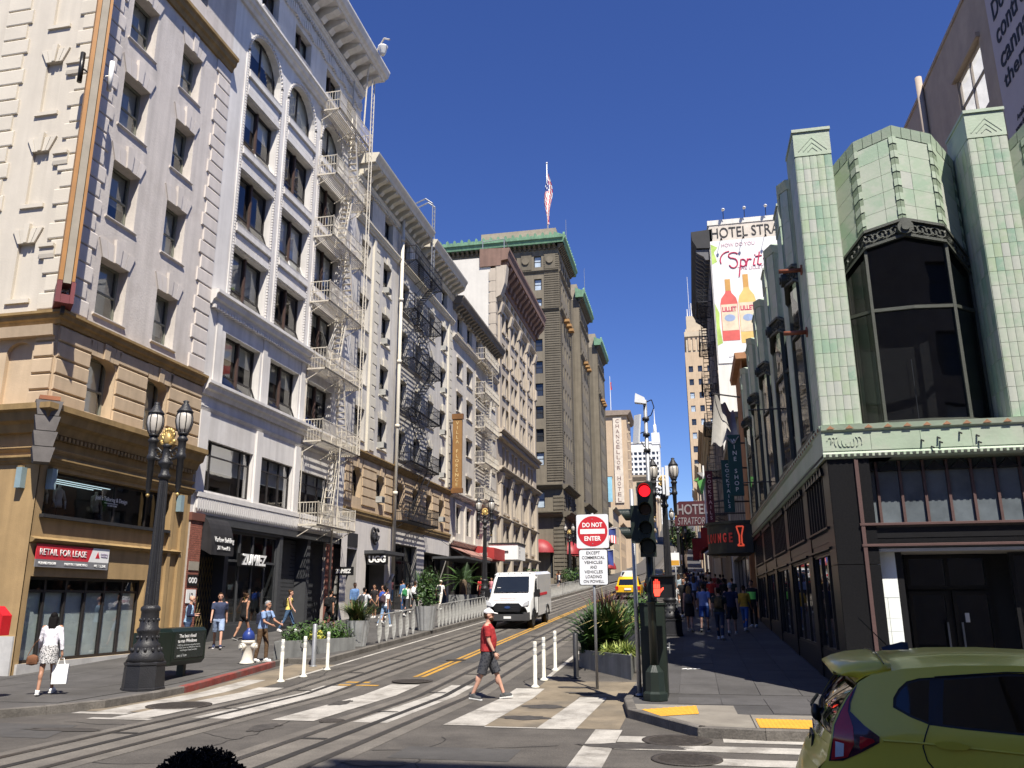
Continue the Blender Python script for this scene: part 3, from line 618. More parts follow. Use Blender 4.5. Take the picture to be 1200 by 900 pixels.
ledge(b2, FL, 26.1, E2, 9.3, .5, .36, wh2); ledge(b2, FL, 26.1, E2, 26.2, .5, .4, wh2); ledge(b2, FL, 26.1, E2, 8.75, .14, .08, wh2)
for u0, u1 in ((26.12, 26.7), (30.2, 30.65), (33.65, 34.1), (37.7, 38.2)): MB(FL).box(u0, u1, 5.75, 8.7, 0, .09).build('pilaster', wh2, b2)
for c in COLS: MB(FL).box(c[0]-.7, c[0]-.35, 9.85, 12.7, 0, .05).build('pilaster', wh2, b2)
m = MB(FL)                                              # scalloped iron fringe under the first windows
m.box(26.3, E2-.1, 5.6, 5.78, 0, .14)
for k in range(85):
    u = 26.35+k*.15; m.prism([(u, 5.6), (u+.12, 5.6), (u+.12, 5.2), (u+.06, 5.08), (u, 5.2)], .05, .12)
stuff(m.build('fringe', wh2b, b2)); MB(FL).box(26.3, E2-.1, 5.02, 5.62, -.02, .04).build('fringe_back', wh2, b2)
# frieze, brackets and cornice
m = MB(FL)
for k in range(64):
    u = 27.6+k*.18; s_ = .5+.5*math.sin(k*.8); m.box(u, u+.13, 28.95+.1*s_, 29.3+.28*s_, 0, .1+.05*s_); m.box(u+.02, u+.1, 29.75, 29.9, 0, .16)
stuff(m.build('frieze_ornament', wh2b, b2)); ledge(b2, FL, 26.1, E2, 29.95, .3, .3, wh2)
repeat(b2, FL, bracket(FL, .42, .62, 1.25), 'cornice_bracket', wh2, [(26.25+k*.95, 30.3, -.02) for k in range(14)])
MB(FL).prof(26.05, E2+.12, [(-.3, 30.92), (1.3, 30.92), (1.38, 31.05), (1.5, 31.1), (1.62, 31.4), (1.62, 31.5), (-.3, 31.6)]).build('cornice', wh2, b2)
MB(FL).box(26.06, E2+.1, 30.3, 30.93, -.3, -.004).build('cornice_back', wh2, b2)
# ground floor
MB(FL).box(26.12, E2-.02, .2, 5.02, -.9, -.8).build('shop_back', dk_grey, b2)
MB(FL).box(26.9, 38.9, 4.72, 5.0, -.8, .06).build('fascia', dk_grey, b2)
facade(b2, FL, 28.7, 33.0, .5, 4.72, [(28.85, 32.85, 1.15, 4.62)], dk_grey, .2, 'shop_wall')
window(b2, FL, (28.85, 32.85, 1.15, 4.62), -.12, 4, (.68,), .1, dk_grey, glass_s)
MB(FL).box(33.0, 33.12, .5, 4.7, -.8, 0).build('pier', dk_grey, b2); MB(FL).box(35.45, 35.75, .5, 4.7, -.8, .02).build('pier', dk_grey, b2); MB(FL).box(28.6, 28.72, .4, 4.7, -.8, 0).build('pier', dk_grey, b2)
for u0, u1 in ((33.15, 35.4), (35.78, 37.35)):          # roller shutters
    repeat(b2, FL, MB(FL.loc()).box(0, u1-u0, 0, .15, 0, .03), 'shutter_slat', dk_grey, [(u0, .75+k*.17, -.55) for k in range(23)])
def brickwork(b, fr, u0, u1, v0, v1, w):
    MB(fr).box(u0, u1, v0, v1, w-.15, w).build('brick_pier', mortar, b); p = b
    bw, bh = .21, .075; me = [MB(fr.loc()).box(0, x, 0, bh-.012, 0, .015).mesh('brick', brick_m) for x in (bw-.012, bw/2-.012)]
    n = int((v1-v0)/bh); cnt = 0; m = MB(fr)
    for j in range(n):
        u = u0 if j % 2 == 0 else u0-bw/2
        while u < u1-.05:
            a, c = max(u, u0), min(u+bw-.012, u1)
            if c-a > .04: m.box(a, c, v0+j*bh, v0+j*bh+bh-.012, w+.001, w+.014)
            u += bw
    stuff(m.build('bricks', brick_m, b))
brickwork(b2, FL, 26.12, 26.85, .3, 5.0, .06); brickwork(b2, FL, 37.4, 38.2, .6, 4.7, .04)
MB(FL).box(26.08, 26.9, 4.75, 5.02, -.02, .12).build('pier_cap', M('brick_dark', (.14, .055, .04), .8), b2)
m = MB(FL)                                              # lattice gate in the lobby
for k in range(10):
    m.cone((27.0+k*.18, 1.0, -.45), (27.0+k*.18+.9, 3.6, -.45), .012, .012, 4); m.cone((27.0+k*.18+.0, 3.6, -.45), (27.0+k*.18+.9, 1.0, -.45), .012, .012, 4)
m.build('lattice_gate', M('gate_brass', (.2, .15, .07), .5, metal=.4), b2)
aw = thing('awning', 'black rounded awning lettered Varlow Building beside the brick pier', 'awning', (-17, 27.8, 3.6))
N = 8; A = [(.06+.42*math.sin(math.pi/2*k/N), 3.62+1.3*math.cos(math.pi/2*k/N)) for k in range(N+1)]
ab = M('awning_black', (.022, .021, .023), .75, .3, 3, .1, 60, streak=.4)
MB(FL).prof(26.88, 28.35, A[:-1]+[(.48, 3.95), (.485, 3.6), (.46, 3.6), (.06, 3.8)]).build('canopy', ab, aw)
text('Varlow Building', aw, letter_w, onL(27.65, 4.12, .5), UY, UZ, 1.3, .24, .01); text('207 Powell St', aw, letter_w, onL(27.65, 3.86, .5), UY, UZ, .85, .14, .01)
zs = thing('shop_sign', 'white blocky shop name sign on the dark storefront', 'sign', (-16.9, 30.5, 3.33))
MB(FL).box(29.5, 31.55, 3.32, 3.8, .0, .12).build('backing', black_m, zs); text('ZUMIEZ', zs, letter_w, onL(30.52, 3.57, .125), UY, UZ, 1.9, .42, .05, shear=.15, bold=.035)
zb = thing('hanging_sign', 'small black hanging sign with white shop name at the second brick pier', 'sign', (-16.6, 38.3, 3.3))
MB().box(-16.9, -15.9, 38.25, 38.33, 3.2, 3.6).build('board', black_m, zb); text('ZUMIEZ', zb, letter_w, (-16.4, 38.245, 3.4), (1, 0, 0), UZ, .8, .2, .01, shear=.15, bold=.03)
np_ = thing('number_plate', 'white plate with the number 12 on the first brick pier', 'sign', (-16.9, 26.5, 1.7))
MB(FL).box(26.2, 26.75, 1.95, 2.4, .08, .1).build('plate', letter_w, np_); text('12', np_, letter_k, onL(26.48, 2.18, .102), UY, UZ, .2, .22)
for z, h, col, lab, tx in ((3.05, .3, 'sign_grey', 'grey plaque on the brick pier above the three lettered signs', None), (2.52, .38, 'black_paint', 'black plaque with white ovals on the brick pier', 'OOO')):
    t = thing('plaque', lab, 'sign', (-16.9, 26.5, z)); MB(FL).box(26.2, 26.8, z, z+h, .08, .1).build('plate', MATS[col], t)
    if tx: text(tx, t, letter_w, onL(26.5, z+h/2, .102), UY, UZ, .5, .2, bold=.04)
# ---------------------------------------------------------------- fire escapes
def balcony(fr, u0, u1, v, d, rail, w0=.05, step=.14, hole=None):
    m = MB(fr); r = .02
    m.box(u0, u1, v-.08, v-.02, w0+d-.05, w0+d); m.box(u0, u0+.05, v-.08, v-.02, w0, w0+d); m.box(u1-.05, u1, v-.08, v-.02, w0, w0+d)
    k = w0
    while k < w0+d:
        if hole is None: m.box(u0, u1, v-.02, v, k, k+.045)
        else: m.box(u0, hole[0], v-.02, v, k, k+.05); m.box(hole[1], u1, v-.02, v, k, k+.05)
        k += .1
    for u in (u0+.1, u1-.15, (u0+u1)/2): m.cone((u, v-.55, w0-.03), (u, v-.06, w0+d*.85), .022, .022, 4)
    q = MB(fr)
    for h in (rail, rail*.5):
        q.box(u0, u1, v+h-.02, v+h+.015, w0+d-.035, w0+d-.005); q.box(u0, u0+.03, v+h-.02, v+h+.015, w0, w0+d-.035); q.box(u1-.03, u1, v+h-.02, v+h+.015, w0, w0+d-.035)
    u = u0
    while u <= u1: q.box(u, u+.016, v, v+rail, w0+d-.03, w0+d-.012); u += step
    k = w0
    while k < w0+d:
        for u in (u0, u1-.016): q.box(u, u+.016, v, v+rail, k, k+.016)
        k += step
    for u in (u0, u1-.04, (u0+u1)/2): q.box(u, u+.04, v, v+rail+.05, w0+d-.04, w0+d)
    return m, q
def stairs(fr, u0, v0, u1, v1, w, wd=.45):
    m = MB(fr); n = 11
    for q in (w, w+wd): m.hexa([(u0, v0, q), (u0+.12, v0, q), (u0+.12, v0, q+.03), (u0, v0, q+.03), (u1, v1, q), (u1+.12, v1, q), (u1+.12, v1, q+.03), (u1, v1, q+.03)]); m.cone((u0, v0+.75, q), (u1, v1+.75, q), .015, .015, 4)
    for k in range(1, n):
        t = k/n; u, v = u0+(u1-u0)*t, v0+(v1-v0)*t; m.box(u-.02, u+.15, v-.012, v+.012, w+.03, w+wd)
    return m
wp = M('fire_escape_white', (.58, .54, .46), .5, .1, 4, .15, 40, dirt=(.3, .2, .12), dirt_amt=.4); bp = M('fire_escape_black', (.02, .02, .022), .5, .2, 4, .1, 40)
def fire_escape(b, fr, u0, u1, levels, mat, rail=.95, d=1.0, flip=True):
    fe = MB(fr).box(u0+.2, u0+.24, levels[0], levels[-1]+.8, .02, .05).build('fire_escape', mat, b)
    for k, v in enumerate(levels):
        m, q = balcony(fr, u0, u1, v, d, rail); m.build('balcony', mat, fe); q.build('railing', mat, fe)
        if k+1 < len(levels):
            a, c = ((u0+.9, u1-.9) if k % 2 == 0 else (u1-.9, u0+.9)) if mat is bp else ((u0+1.5, u0+2.4) if k % 2 == 0 else (u0+3.1, u0+2.3)); stairs(fr, a, v, c, levels[k+1], .45).build('stair', mat, fe)
    return fe
LV2 = [5.3, 9.05, 12.45, 15.75, 19.1, 22.4, 26.0]
fe2 = fire_escape(b2, FL, 34.15, 38.4, LV2, wp)
m = MB(FL)
for u in (38.0, 38.35):
    m.cone((u, 9, 1.12), (u, 30.3, 1.12), .03, .03, 6)
for k in range(70): m.cone((38.0, 9.3+k*.3, 1.12), (38.35, 9.3+k*.3, 1.12), .012, .012, 4)
m.build('ladder', wp, fe2)
m = MB(FL); m.cone((36.0, 5.4, 1.12), (36.0, 9, 1.12), .025, .025, 6); m.cone((37.4, 1.2, .3), (37.4, 29.8, .3), .05, .05, 8); m.build('standpipe', wp, fe2)
m = MB(FL); m.tube([(37.6, 27, .9), (37.6, 30.5, 1.0), (37.5, 31.6, 1.5), (37.3, 32.2, 2.0), (37.1, 31.9, 2.4)], .045, 6); m.build('gooseneck', wp, fe2)
fl = thing('floodlight', 'white floodlight on the cornice end above the white fire escape', 'lamp', onL(37.4, 31.2, 1.9))
q = WL[fl]; MB().lathe((q[0], q[1], q[2]), [(.1, 0), (.16, .1), (.26, .5), (.28, .55), (.05, .56)], 12).build('housing', white_m, fl)
# ================================================================ grey hotel with dark fire escape
g3 = M('pale_grey_stucco', (.53, .505, .465), .85, .08, .9, .2, 25, streak=.16, dirt=(.36, .33, .29), dirt_amt=.5); g3b = M('cream_trim', (.6, .56, .47), .8, .07, 1, .15, 30, streak=.1, rand=.04)
b3 = thing('hotel_building', 'pale grey hotel with tan second floor and heavy cream bracketed cornice', 'building', (-17, 39.25, .9))
A3, Z3 = 39.25, 58.4
C3 = [(40.2, 41.55), (43.6, 45.0), (47.0, 48.35), (49.9, 51.25), (52.7, 54.05), (55.6, 57.0)]
R3 = [(10.4, 12.1), (13.5, 15.28), (16.6, 18.45), (19.8, 21.65), (23.25, 24.7)]
ops3 = [(*c, *r) for r in R3 for c in C3]
facade(b3, FL, A3, Z3, 9.6, 25.4, ops3, g3, .32)
for o in ops3: window(b3, FL, o, -.3, 1, (.5,), .06, frame_k, glass, sill=(.08, .07, .07, g3b), blind=rnd.choice([.4, .6, .9]))
a3 = [(c[0]+.05, c[1]-.05, 7.3, 8.85, .5) for c in C3]
facade(b3, FL, A3, Z3, 6.5, 9.6, a3, tan2, .32)
for o in a3: window(b3, FL, o, -.3, 1, (.5,), .06, frame_k, glass, blind=.5)
ed = [A3]+[q for c in C3 for q in (c[0]-.02, c[1]+.02)]+[Z3]
for k in range(5):
    for u0, u1 in zip(ed[::2], ed[1::2]): MB(FL).prof(u0+.03, u1-.03, [(0, 6.95+k*.5), (.06, 6.98+k*.5), (.06, 7.38+k*.5), (0, 7.41+k*.5)]).build('stone_course', tan2, b3)
voussoirs(b3, FL, 'X', 1.1, .02, tan2, [(o[0], o[3]+.02, .01) for o in a3], 5, .45, .15, .5)
voussoirs(b3, FL, 'X', 1.22, 0, g3b, [(o[0], o[3], 0) for o in ops3 if o[3] < 22], 3, .32, .1, .5, .04)
ledge(b3, FL, A3, Z3, 9.45, .32, .25, tanled); ledge(b3, FL, A3, Z3, 6.2, .45, .15, tanled); ledge(b3, FL, A3, Z3, 22.5, .35, .3, g3b)
for u in (42.0, 57.4):
    MB(FL).box(u-.18, u+.1, 9.9, 22.4, 0, .14).build('corner_strip', g3b, b3)
quoins(b3, FL, (42.25, 43.0), 10.0, 22.4, 20, g3b, left=True); quoins(b3, FL, (57.6, 58.35), 10.0, 22.4, 20, g3b, left=False)
core(b3, FL, A3+.02, Z3-.02, .9, 25.6, -1.3)
for u0, u1, zt in ((A3-.05, 49.9, 26.35), (50.35, Z3+.1, 26.05)):
    MB(FL).prof(u0, u1, [(-.3, zt-.55), (1.0, zt-.55), (1.05, zt-.35), (1.2, zt-.1), (1.22, zt), (-.3, zt+.12)]).build('cornice', g3b, b3); n = int((u1-u0)/.8)
    repeat(b3, FL, bracket(FL, .36, .6, .95), 'cornice_bracket', g3b, [(u0+.15+k*(u1-u0-.5)/(n-1), zt-1.15, 0) for k in range(n)]); MB(FL).box(u0, u1, zt-1.2, zt-.5, -.3, .03).build('frieze', g3b, b3); ledge(b3, FL, u0, u1, zt-1.5, .3, .2, g3b)
dentils(b3, FL, A3, Z3, 24.75, .14, 0, .14, g3b, .24)
m = MB(FL); m.cone((46, 3.4, .3), (46, 25.6, .3), .11, .11, 8); [m.cone((46, v, .3), (46, v+.2, .3), .15, .15, 8) for v in (8, 12, 16, 20, 24)]; m.tube([(46, 3.5, .3), (45.6, 3.1, .3), (45.1, 2.9, .3)], .1, 8); m.build('downpipe', g3b, b3)
fe3 = fire_escape(b3, FL, 46.4, 52.2, [6.6, 10.1, 13.35, 16.5, 19.7, 22.95], bp)
MB(FL).box(50.0, 50.1, 22.9, 28.6, .9, .95).box(50.5, 50.6, 22.9, 28.6, .9, .95).build('ladder', galv, fe3); m = MB(FL); [m.box(50.1, 50.5, 23+k*.3, 23.03+k*.3, .9, .93) for k in range(19)]; m.tube([(50, 28.6, .9), (50, 29, .4), (50, 28.6, -.6)], .05, 6).tube([(50.6, 28.6, .9), (50.6, 29, .4), (50.6, 28.6, -.6)], .05, 6); m.build('ladder_rungs', galv, fe3)
acm = M('air_conditioner_case', (.36, .36, .34), .6, .15, 4, .1, 60); acg = M('air_conditioner_grille', (.04, .04, .045), .5)
k = 0
for ci in (1, 5):
    for r in R3[:4]+[(7.3, 8.8)]:
        c = C3[ci]; t = thing('air_conditioner', '', 'air conditioner', onL(c[0]+.3, r[0], .1), 0, 'window air conditioners of the grey hotel'); u, v = c[0]+.35, r[0]+.05
        t['label'] = ('air conditioner in the ' + ('near' if ci == 1 else 'far') + ' window column of the grey hotel, ' + ['lowest of the grey floors', 'second grey floor up', 'third grey floor up', 'fourth grey floor up', 'in the tan floor'][k % 5]); k += 1
        MB(FL).box(u, u+.5, v, v+.34, -.2, .26).build('case', acm, t); MB(FL).box(u+.04, u+.46, v+.04, v+.3, .26, .27).build('grille', acg, t)
# ground floor shops
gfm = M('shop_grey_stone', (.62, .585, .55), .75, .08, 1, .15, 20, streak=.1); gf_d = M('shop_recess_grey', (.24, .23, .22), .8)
gops = [(40.0, 41.3, 1.2, 4.6), (42.6, 45.4, 1.3, 4.4), (46.7, 51.1, 1.5, 5.3), (52.6, 57.9, 1.6, 5.1)]
facade(b3, FL, A3, Z3, .8, 6.3, gops, gfm, .9, 'shop_wall', gf_d)
MB(FL).box(A3, Z3, .8, 6.3, -1.25, -1.1).build('shop_back', M('shop_dark', (.03, .031, .032), .8), b3)
window(b3, FL, (46.7, 51.1, 1.5, 5.3), -.35, 3, (.75,), .07, frame_k, G('teal_glass', (.35, .5, .52), .1)); window(b3, FL, (52.6, 57.9, 1.6, 5.1), -.5, 4, (.7,), .07, frame_k, glass_d)
MB(FL).box(42.65, 43.3, 1.2, 4.3, -.8, -.7).build('door_panel', gf_d, b3); MB(FL).box(40.0, 41.3, 4.7, 5.4, -.02, .03).build('sign_recess', dark_m, b3)
can = thing('shop_canopy', 'thin dark canopy projecting over the boot shop entrance', 'canopy', (-16.5, 44, 4.5)); MB(FL).box(42.3, 45.6, 4.45, 4.62, 0, 1.1).build('slab', dk_grey, can)
us_ = thing('shop_sign', 'white three letter boot shop sign standing under the dark canopy', 'sign', (-16.2, 43.1, 3.9))
MB().box(-16.9, -15.75, 42.5, 42.6, 3.88, 4.42).build('board', black_m, us_); text('UGG', us_, letter_w, (-16.32, 42.495, 4.16), (1, 0, 0), UZ, .95, .36, .04, bold=.04)
ue = thing('shop_emblem', 'round dark logo of overlapping letters on the grey shop wall', 'sign', (-17, 43.6, 5.3))
for du, dv in ((-.28, .12), (.0, -.12), (.25, .1)):
    m = MB(FL); pts = [(43.6+du+.26*math.cos(a), 5.45+dv+.3*math.sin(a)) for a in [math.pi*(.2+1.75*k/16) for k in range(17)]]
    for p, q in zip(pts, pts[1:]): m.cone((*p, .1), (*q, .1), .07, .07, 6)
    m.build('letter', dark_m, ue)
cn2 = thing('shop_canopy', 'long flat dark canopy before the palm planter', 'canopy', (-16, 57, 4.6)); MB(FL).box(54.5, 62, 4.75, 4.9, 0, 2.2).build('slab', dk_grey, cn2); m = MB(FL); [m.cone((u, 4.9, 2.1), (u, 6.2, .05), .015, .015, 4) for u in (55, 58.3, 61.6)]; m.build('tie_rod', dark_m, cn2)
# ================================================================ hotel with gold blade sign
g4 = M('warm_white_stucco', (.57, .53, .47), .85, .08, .9, .2, 25, streak=.16, dirt=(.36, .32, .27), dirt_amt=.5)
b4 = thing('hotel_building', 'narrow warm white hotel behind the gold vertical sign, brown bracketed cornice', 'building', (-17, 58.4, 1.8))
C4 = [(59.85, 61.4), (62.85, 64.5), (65.9, 67.4), (68.6, 70.1), (71.3, 72.8)]; R4 = [(10.15, 11.5), (13.15, 14.55), (16.2, 17.65), (18.95, 20.4), (22.5, 24.0)]
ops4 = [(*c, *r) for r in R4 for c in C4]
facade(b4, FL, 58.4, 73.5, 9.6, 24.4, ops4, g4, .3)
for o in ops4: window(b4, FL, o, -.28, 2, (.5,), .06, frame_k, glass, sill=(.1, .1, .08, g4), blind=rnd.choice([.3, .6, None]), split=False); MB(FL).box(o[0]-.12, o[1]+.12, o[3], o[3]+.18, 0, .12).build('lintel', g4, b4)
lo4 = [(c[0], c[1], 6.9, 8.9) for c in C4]; facade(b4, FL, 58.4, 73.5, 6.0, 9.6, lo4, g4, .3)
for o in lo4: window(b4, FL, o, -.2, 2, (.7,), .07, frame_k, glass); MB(FL).box(o[0]-.5, o[0]-.2, 6.3, 9.3, 0, .14).build('pilaster', g4, b4); MB(FL).box(o[0]-.1, o[1]+.1, 9.0, 9.3, 0, .12).build('panel', g4, b4)
facade(b4, FL, 58.4, 73.5, 1.5, 6.0, [(58.9, 63, 2.0, 5.2), (63.5, 68, 2.0, 5.2), (68.6, 73, 2, 5.2)], M('dark_stone', (.07, .065, .06), .6), .5, 'shop_wall')
for u0, u1 in ((58.9, 63), (63.5, 68), (68.6, 73)): window(b4, FL, (u0, u1, 2, 5.2), -.4, 3, (.75,), .07, frame_k, glass_d)
for v, p in ((9.45, .35), (21.6, .35), (5.95, .3)): ledge(b4, FL, 58.4, 73.5, v, .35, p, g4)
core(b4, FL, 58.42, 73.48, 1.5, 24.4, -1.3)
br4 = M('brown_grey_cornice', (.2, .175, .14), .8, .12, 1, .15, 30, streak=.15)
MB(FL).prof(58.5, 73.6, [(-.3, 24.4), (.7, 24.4), (.75, 24.6), (.9, 24.85), (.9, 25), (-.3, 25.1)]).build('cornice', br4, b4); repeat(b4, FL, bracket(FL, .3, .45, .65), 'cornice_bracket', br4, [(58.6+k*.75, 23.95, 0) for k in range(20)]); MB(FL).box(58.5, 73.5, 24.02, 24.42, -.2, .06).build('frieze', br4, b4)
fire_escape(b4, FL, 65.4, 70.5, [10.0, 13.0, 16.0, 18.9, 21.9], wp, d=.9)
vf = thing('blade_sign', 'gold brown vertical blade sign with small letters on the hotel front', 'sign', (-16.3, 57.9, 9.6))
gm_ = M('sign_gold_brown', (.27, .145, .05), .55, .1, 3, .1, 40)
MB().box(-16.65, -15.95, 57.75, 57.95, 9.9, 15.0).build('panel', gm_, vf); MB().box(-16.72, -15.88, 57.7, 58.0, 15.0, 15.4).box(-16.72, -15.88, 57.7, 58.0, 9.55, 9.9).build('cap', M('sign_dark_gold', (.18, .085, .03), .5), vf)
m = MB(); [m.box(-17, -16.65, 57.8, 57.9, z, z+.1) for z in (10.2, 12.4, 14.7)]; m.build('bracket', iron, vf)
for k, ch in enumerate('VILLA FLORENCE'):
    if ch != ' ': text(ch, vf, M('letter_cream', (.65, .5, .25), .5), (-16.3, 57.745, 14.7-k*.35), (1, 0, 0), UZ, None, .24, .01)
aw4 = thing('awning', 'faded striped awning on the front of the warm white hotel', 'awning', (-16.5, 61, 5.2)); MB(FL).prof(58.6, 65.2, [(0, 5.85), (1.6, 5.2), (1.6, 5.05), (1.57, 5.05), (1.57, 5.17), (0, 5.8)]).build('canopy', M('awning_faded', (.3, .16, .13), .9, .2, 4), aw4)
ra = thing('awning', 'red shop awning left of the white marquee box', 'awning', (-16, 67, 5.5)); MB(FL).prof(65.4, 69.3, [(0, 6.3), (1.7, 6.1), (1.7, 5.2), (0, 5.2)]).build('canopy', M('awning_red', (.32, .03, .028), .8), ra); text('COFFEE', ra, letter_w, (-16.3, 65.39, 5.6), (1, 0, 0), UZ, .9, .2)
ex = thing('marquee_sign', 'white box marquee sign with black letters above the van', 'sign', (-15.9, 70, 5.5)); MB(FL).box(69.4, 72.6, 5.35, 6.6, .3, 2.8).build('box', letter_w, ex); MB(FL).box(69.35, 72.65, 6.6, 6.75, .25, 2.85).build('roof', dark_m, ex); text('EXPRESS', ex, letter_k, (-15.6, 69.39, 5.98), (1, 0, 0), UZ, 1.2, .22, bold=.04); text('H\nO\nT', ex, letter_k, onL(70.2, 5.98, 2.81), UY, UZ, None, .9, bold=.02)
# ================================================================ tall corner block with red-brown cornice
s5 = M('sandstone', (.46, .4, .325), .85, .1, .8, .25, 20, streak=.16); w5 = M('white_flank_brick', (.62, .595, .54), .85, .06, .8, .3, 10, streak=.05); br5 = M('red_brown_cornice', (.21, .13, .1), .8, .15, 1, .2, 25, streak=.2)
b5 = thing('corner_building', 'tall sandstone block with white brick flank and big red brown cornice', 'building', (-17, 73.5, 2.4))
C5 = [(75.7+i*4.3+j*1.75, 77.0+i*4.3+j*1.75) for i in range(4) for j in (0, 1)]; C5 = [(a+.3, b+.3) for a, b in C5]
R5 = [(18.2+k*3.2, 20.2+k*3.2) for k in range(4)]; ops5 = [(*c, *r) for r in R5 for c in C5]+[(c[0], c[1], 14.3, 16.3) for c in C5]+[(c[0], c[1], 10.0, 12.6) for c in C5]+[(c[0], c[1], 6.9, 8.9) for c in C5]+[(*c, 30.6, 32.0) for c in C5]
facade(b5, FL, 73.5, 94, 6, 33.6, ops5, s5, .35)
for o in ops5: window(b5, FL, o, -.3, 1, (.5,), .08, frame_k, glass, blind=rnd.choice([.3, .5, None]), split=False); MB(FL).box(o[0]-.1, o[1]+.1, o[2]-.2, o[2], 0, .14).build('sill', s5, b5)
for i in range(5):
    u = 74.6+i*4.55; MB(FL).box(u-.4, u+.4, 3.0, 13.4, 0, .3).build('pilaster', s5, b5); MB(FL).box(u-.3, u+.3, 17.5, 30.2, 0, .18).build('pilaster', s5, b5); MB(FL).prof(u-.45, u+.45, [(0, 12.4), (.35, 12.6), (.5, 13.3), (.5, 13.5), (0, 13.5)]).build('capital', s5, b5); MB(FL).prof(u-.4, u+.4, [(0, 29.0), (.3, 29.2), (.5, 30.0), (.5, 30.2), (0, 30.2)]).build('capital', s5, b5); MB(FL).prof(u-.35, u+.35, [(.18, 24.5), (.4, 24.7), (.4, 25.8), (.18, 26)]).build('cartouche', s5, b5)
for v, p, h in ((13.5, .7, .5), (17.0, .75, .5), (30.2, .4, .35), (9.2, .35, .3), (5.9, .4, .4)): ledge(b5, FL, 73.5, 94.1, v, h, p, s5)
dentils(b5, FL, 73.5, 94, 16.75, .25, 0, .5, s5, .4)
facade(b5, FL, 73.5, 94, 2, 6, [(75.2, 78.6, 2.6, 5.4), (79.8, 83.2, 2.6, 5.4), (84.4, 87.8, 2.6, 5.4), (89, 92.4, 2.6, 5.4)], s5, .5, 'shop_wall')
for u in (75.2, 79.8, 84.4, 89): window(b5, FL, (u, u+3.4, 2.6, 5.4), -.4, 2, (.75,), .08, frame_k, glass_d)
core(b5, FL, 73.52, 93.98, 2, 33.6, -1.3)
MB(FL).box(73.35, 73.5, 20, 34.6, -20, -.55).build('flank_wall', w5, b5); MB(FL).box(73.3, 73.5, 20, 33.4, -.55, .02).build('flank_return', s5, b5)
for k in range(12): MB(FL).prof(73.28, 73.9, [(-.7, 20+k*1.1), (.05, 20+k*1.1), (.05, 20.95+k*1.1), (-.7, 20.95+k*1.1)]).build('quoin', s5, b5)
MB(FL).prof(73.2, 94.5, [(-1.6, 33.6), (.5, 33.6), (.55, 34.1), (1.2, 34.2), (1.25, 34.7), (1.4, 35.1), (1.4, 35.35), (-1.6, 35.5)]).build('cornice', br5, b5)
repeat(b5, FL, bracket(FL, .7, 1.5, 1.1), 'cornice_bracket', br5, [(73.6+k*1.56, 32.7, .02) for k in range(14)]); MB(FL).box(73.45, 94, 32.2, 33.6, -.2, .12).build('frieze', br5, b5)
MB(FL).prof(73.25, 74.3, [(0, 30.3), (.5, 30.6), (.9, 31.8), (1.1, 33.6), (0, 33.6)]).build('scroll_bracket', s5, b5)
rail = thing('roof_railing', 'thin white pipe frame on the roof beside the red brown cornice', 'railing', (-17.5, 84, 35.4)); m = MB()
for x, y in ((-17.2, 78), (-17.2, 82), (-17.2, 86), (-19.5, 78), (-19.5, 82)): m.cone((x, y, 35.4), (x, y, 38.6), .05, .05, 6)
m.tube([(-19.5, 78, 38.4), (-17.2, 78, 38.6), (-17.2, 86, 38.2)], .04, 5); m.tube([(-19.5, 78, 37), (-17.2, 78, 37), (-17.2, 86, 37)], .03, 5); m.build('pipe_frame', galv, rail)
# ================================================================ grand stone hotel with green copper cornices
g6 = M('grey_green_stone', (.185, .16, .12), .88, .14, .7, .3, 14, streak=.16); g6d = M('grey_green_stone_dark', (.14, .122, .092), .88, .14, .7, .3, 14, streak=.12); cop = M('copper_green', (.14, .27, .17), .7, .22, 1.5, .2, 20, streak=.2); red_aw = M('red_dome_awning', (.28, .03, .035), .5, .12, 3)
white_w = M('white_curtained_pane', (.42, .5, .58), .2, .2, 1.5, 0, spec=.6)
sf = thing('grand_hotel', 'large grey green stone hotel of three wings with green copper cornices', 'building', (-17, 115, 4.3))
fz = FY(115)
def far_windows(b, fr, cols, rows, fm=None, two=True, d=.25, w=-.25):
    for i, c in enumerate(cols):
        for r in rows:
            window(b, fr, (*c, *r), w, 1, (.5,) if two else (), .1, fm or frame_k, white_w if rnd.random() < .4 else glass_far)
RS = [(20.6+k*3.38, 22.5+k*3.38) for k in range(7)]+[(47.1, 48.9), (50.8, 52.6)]+[(14.6, 16.9), (44.6, 45.8)]
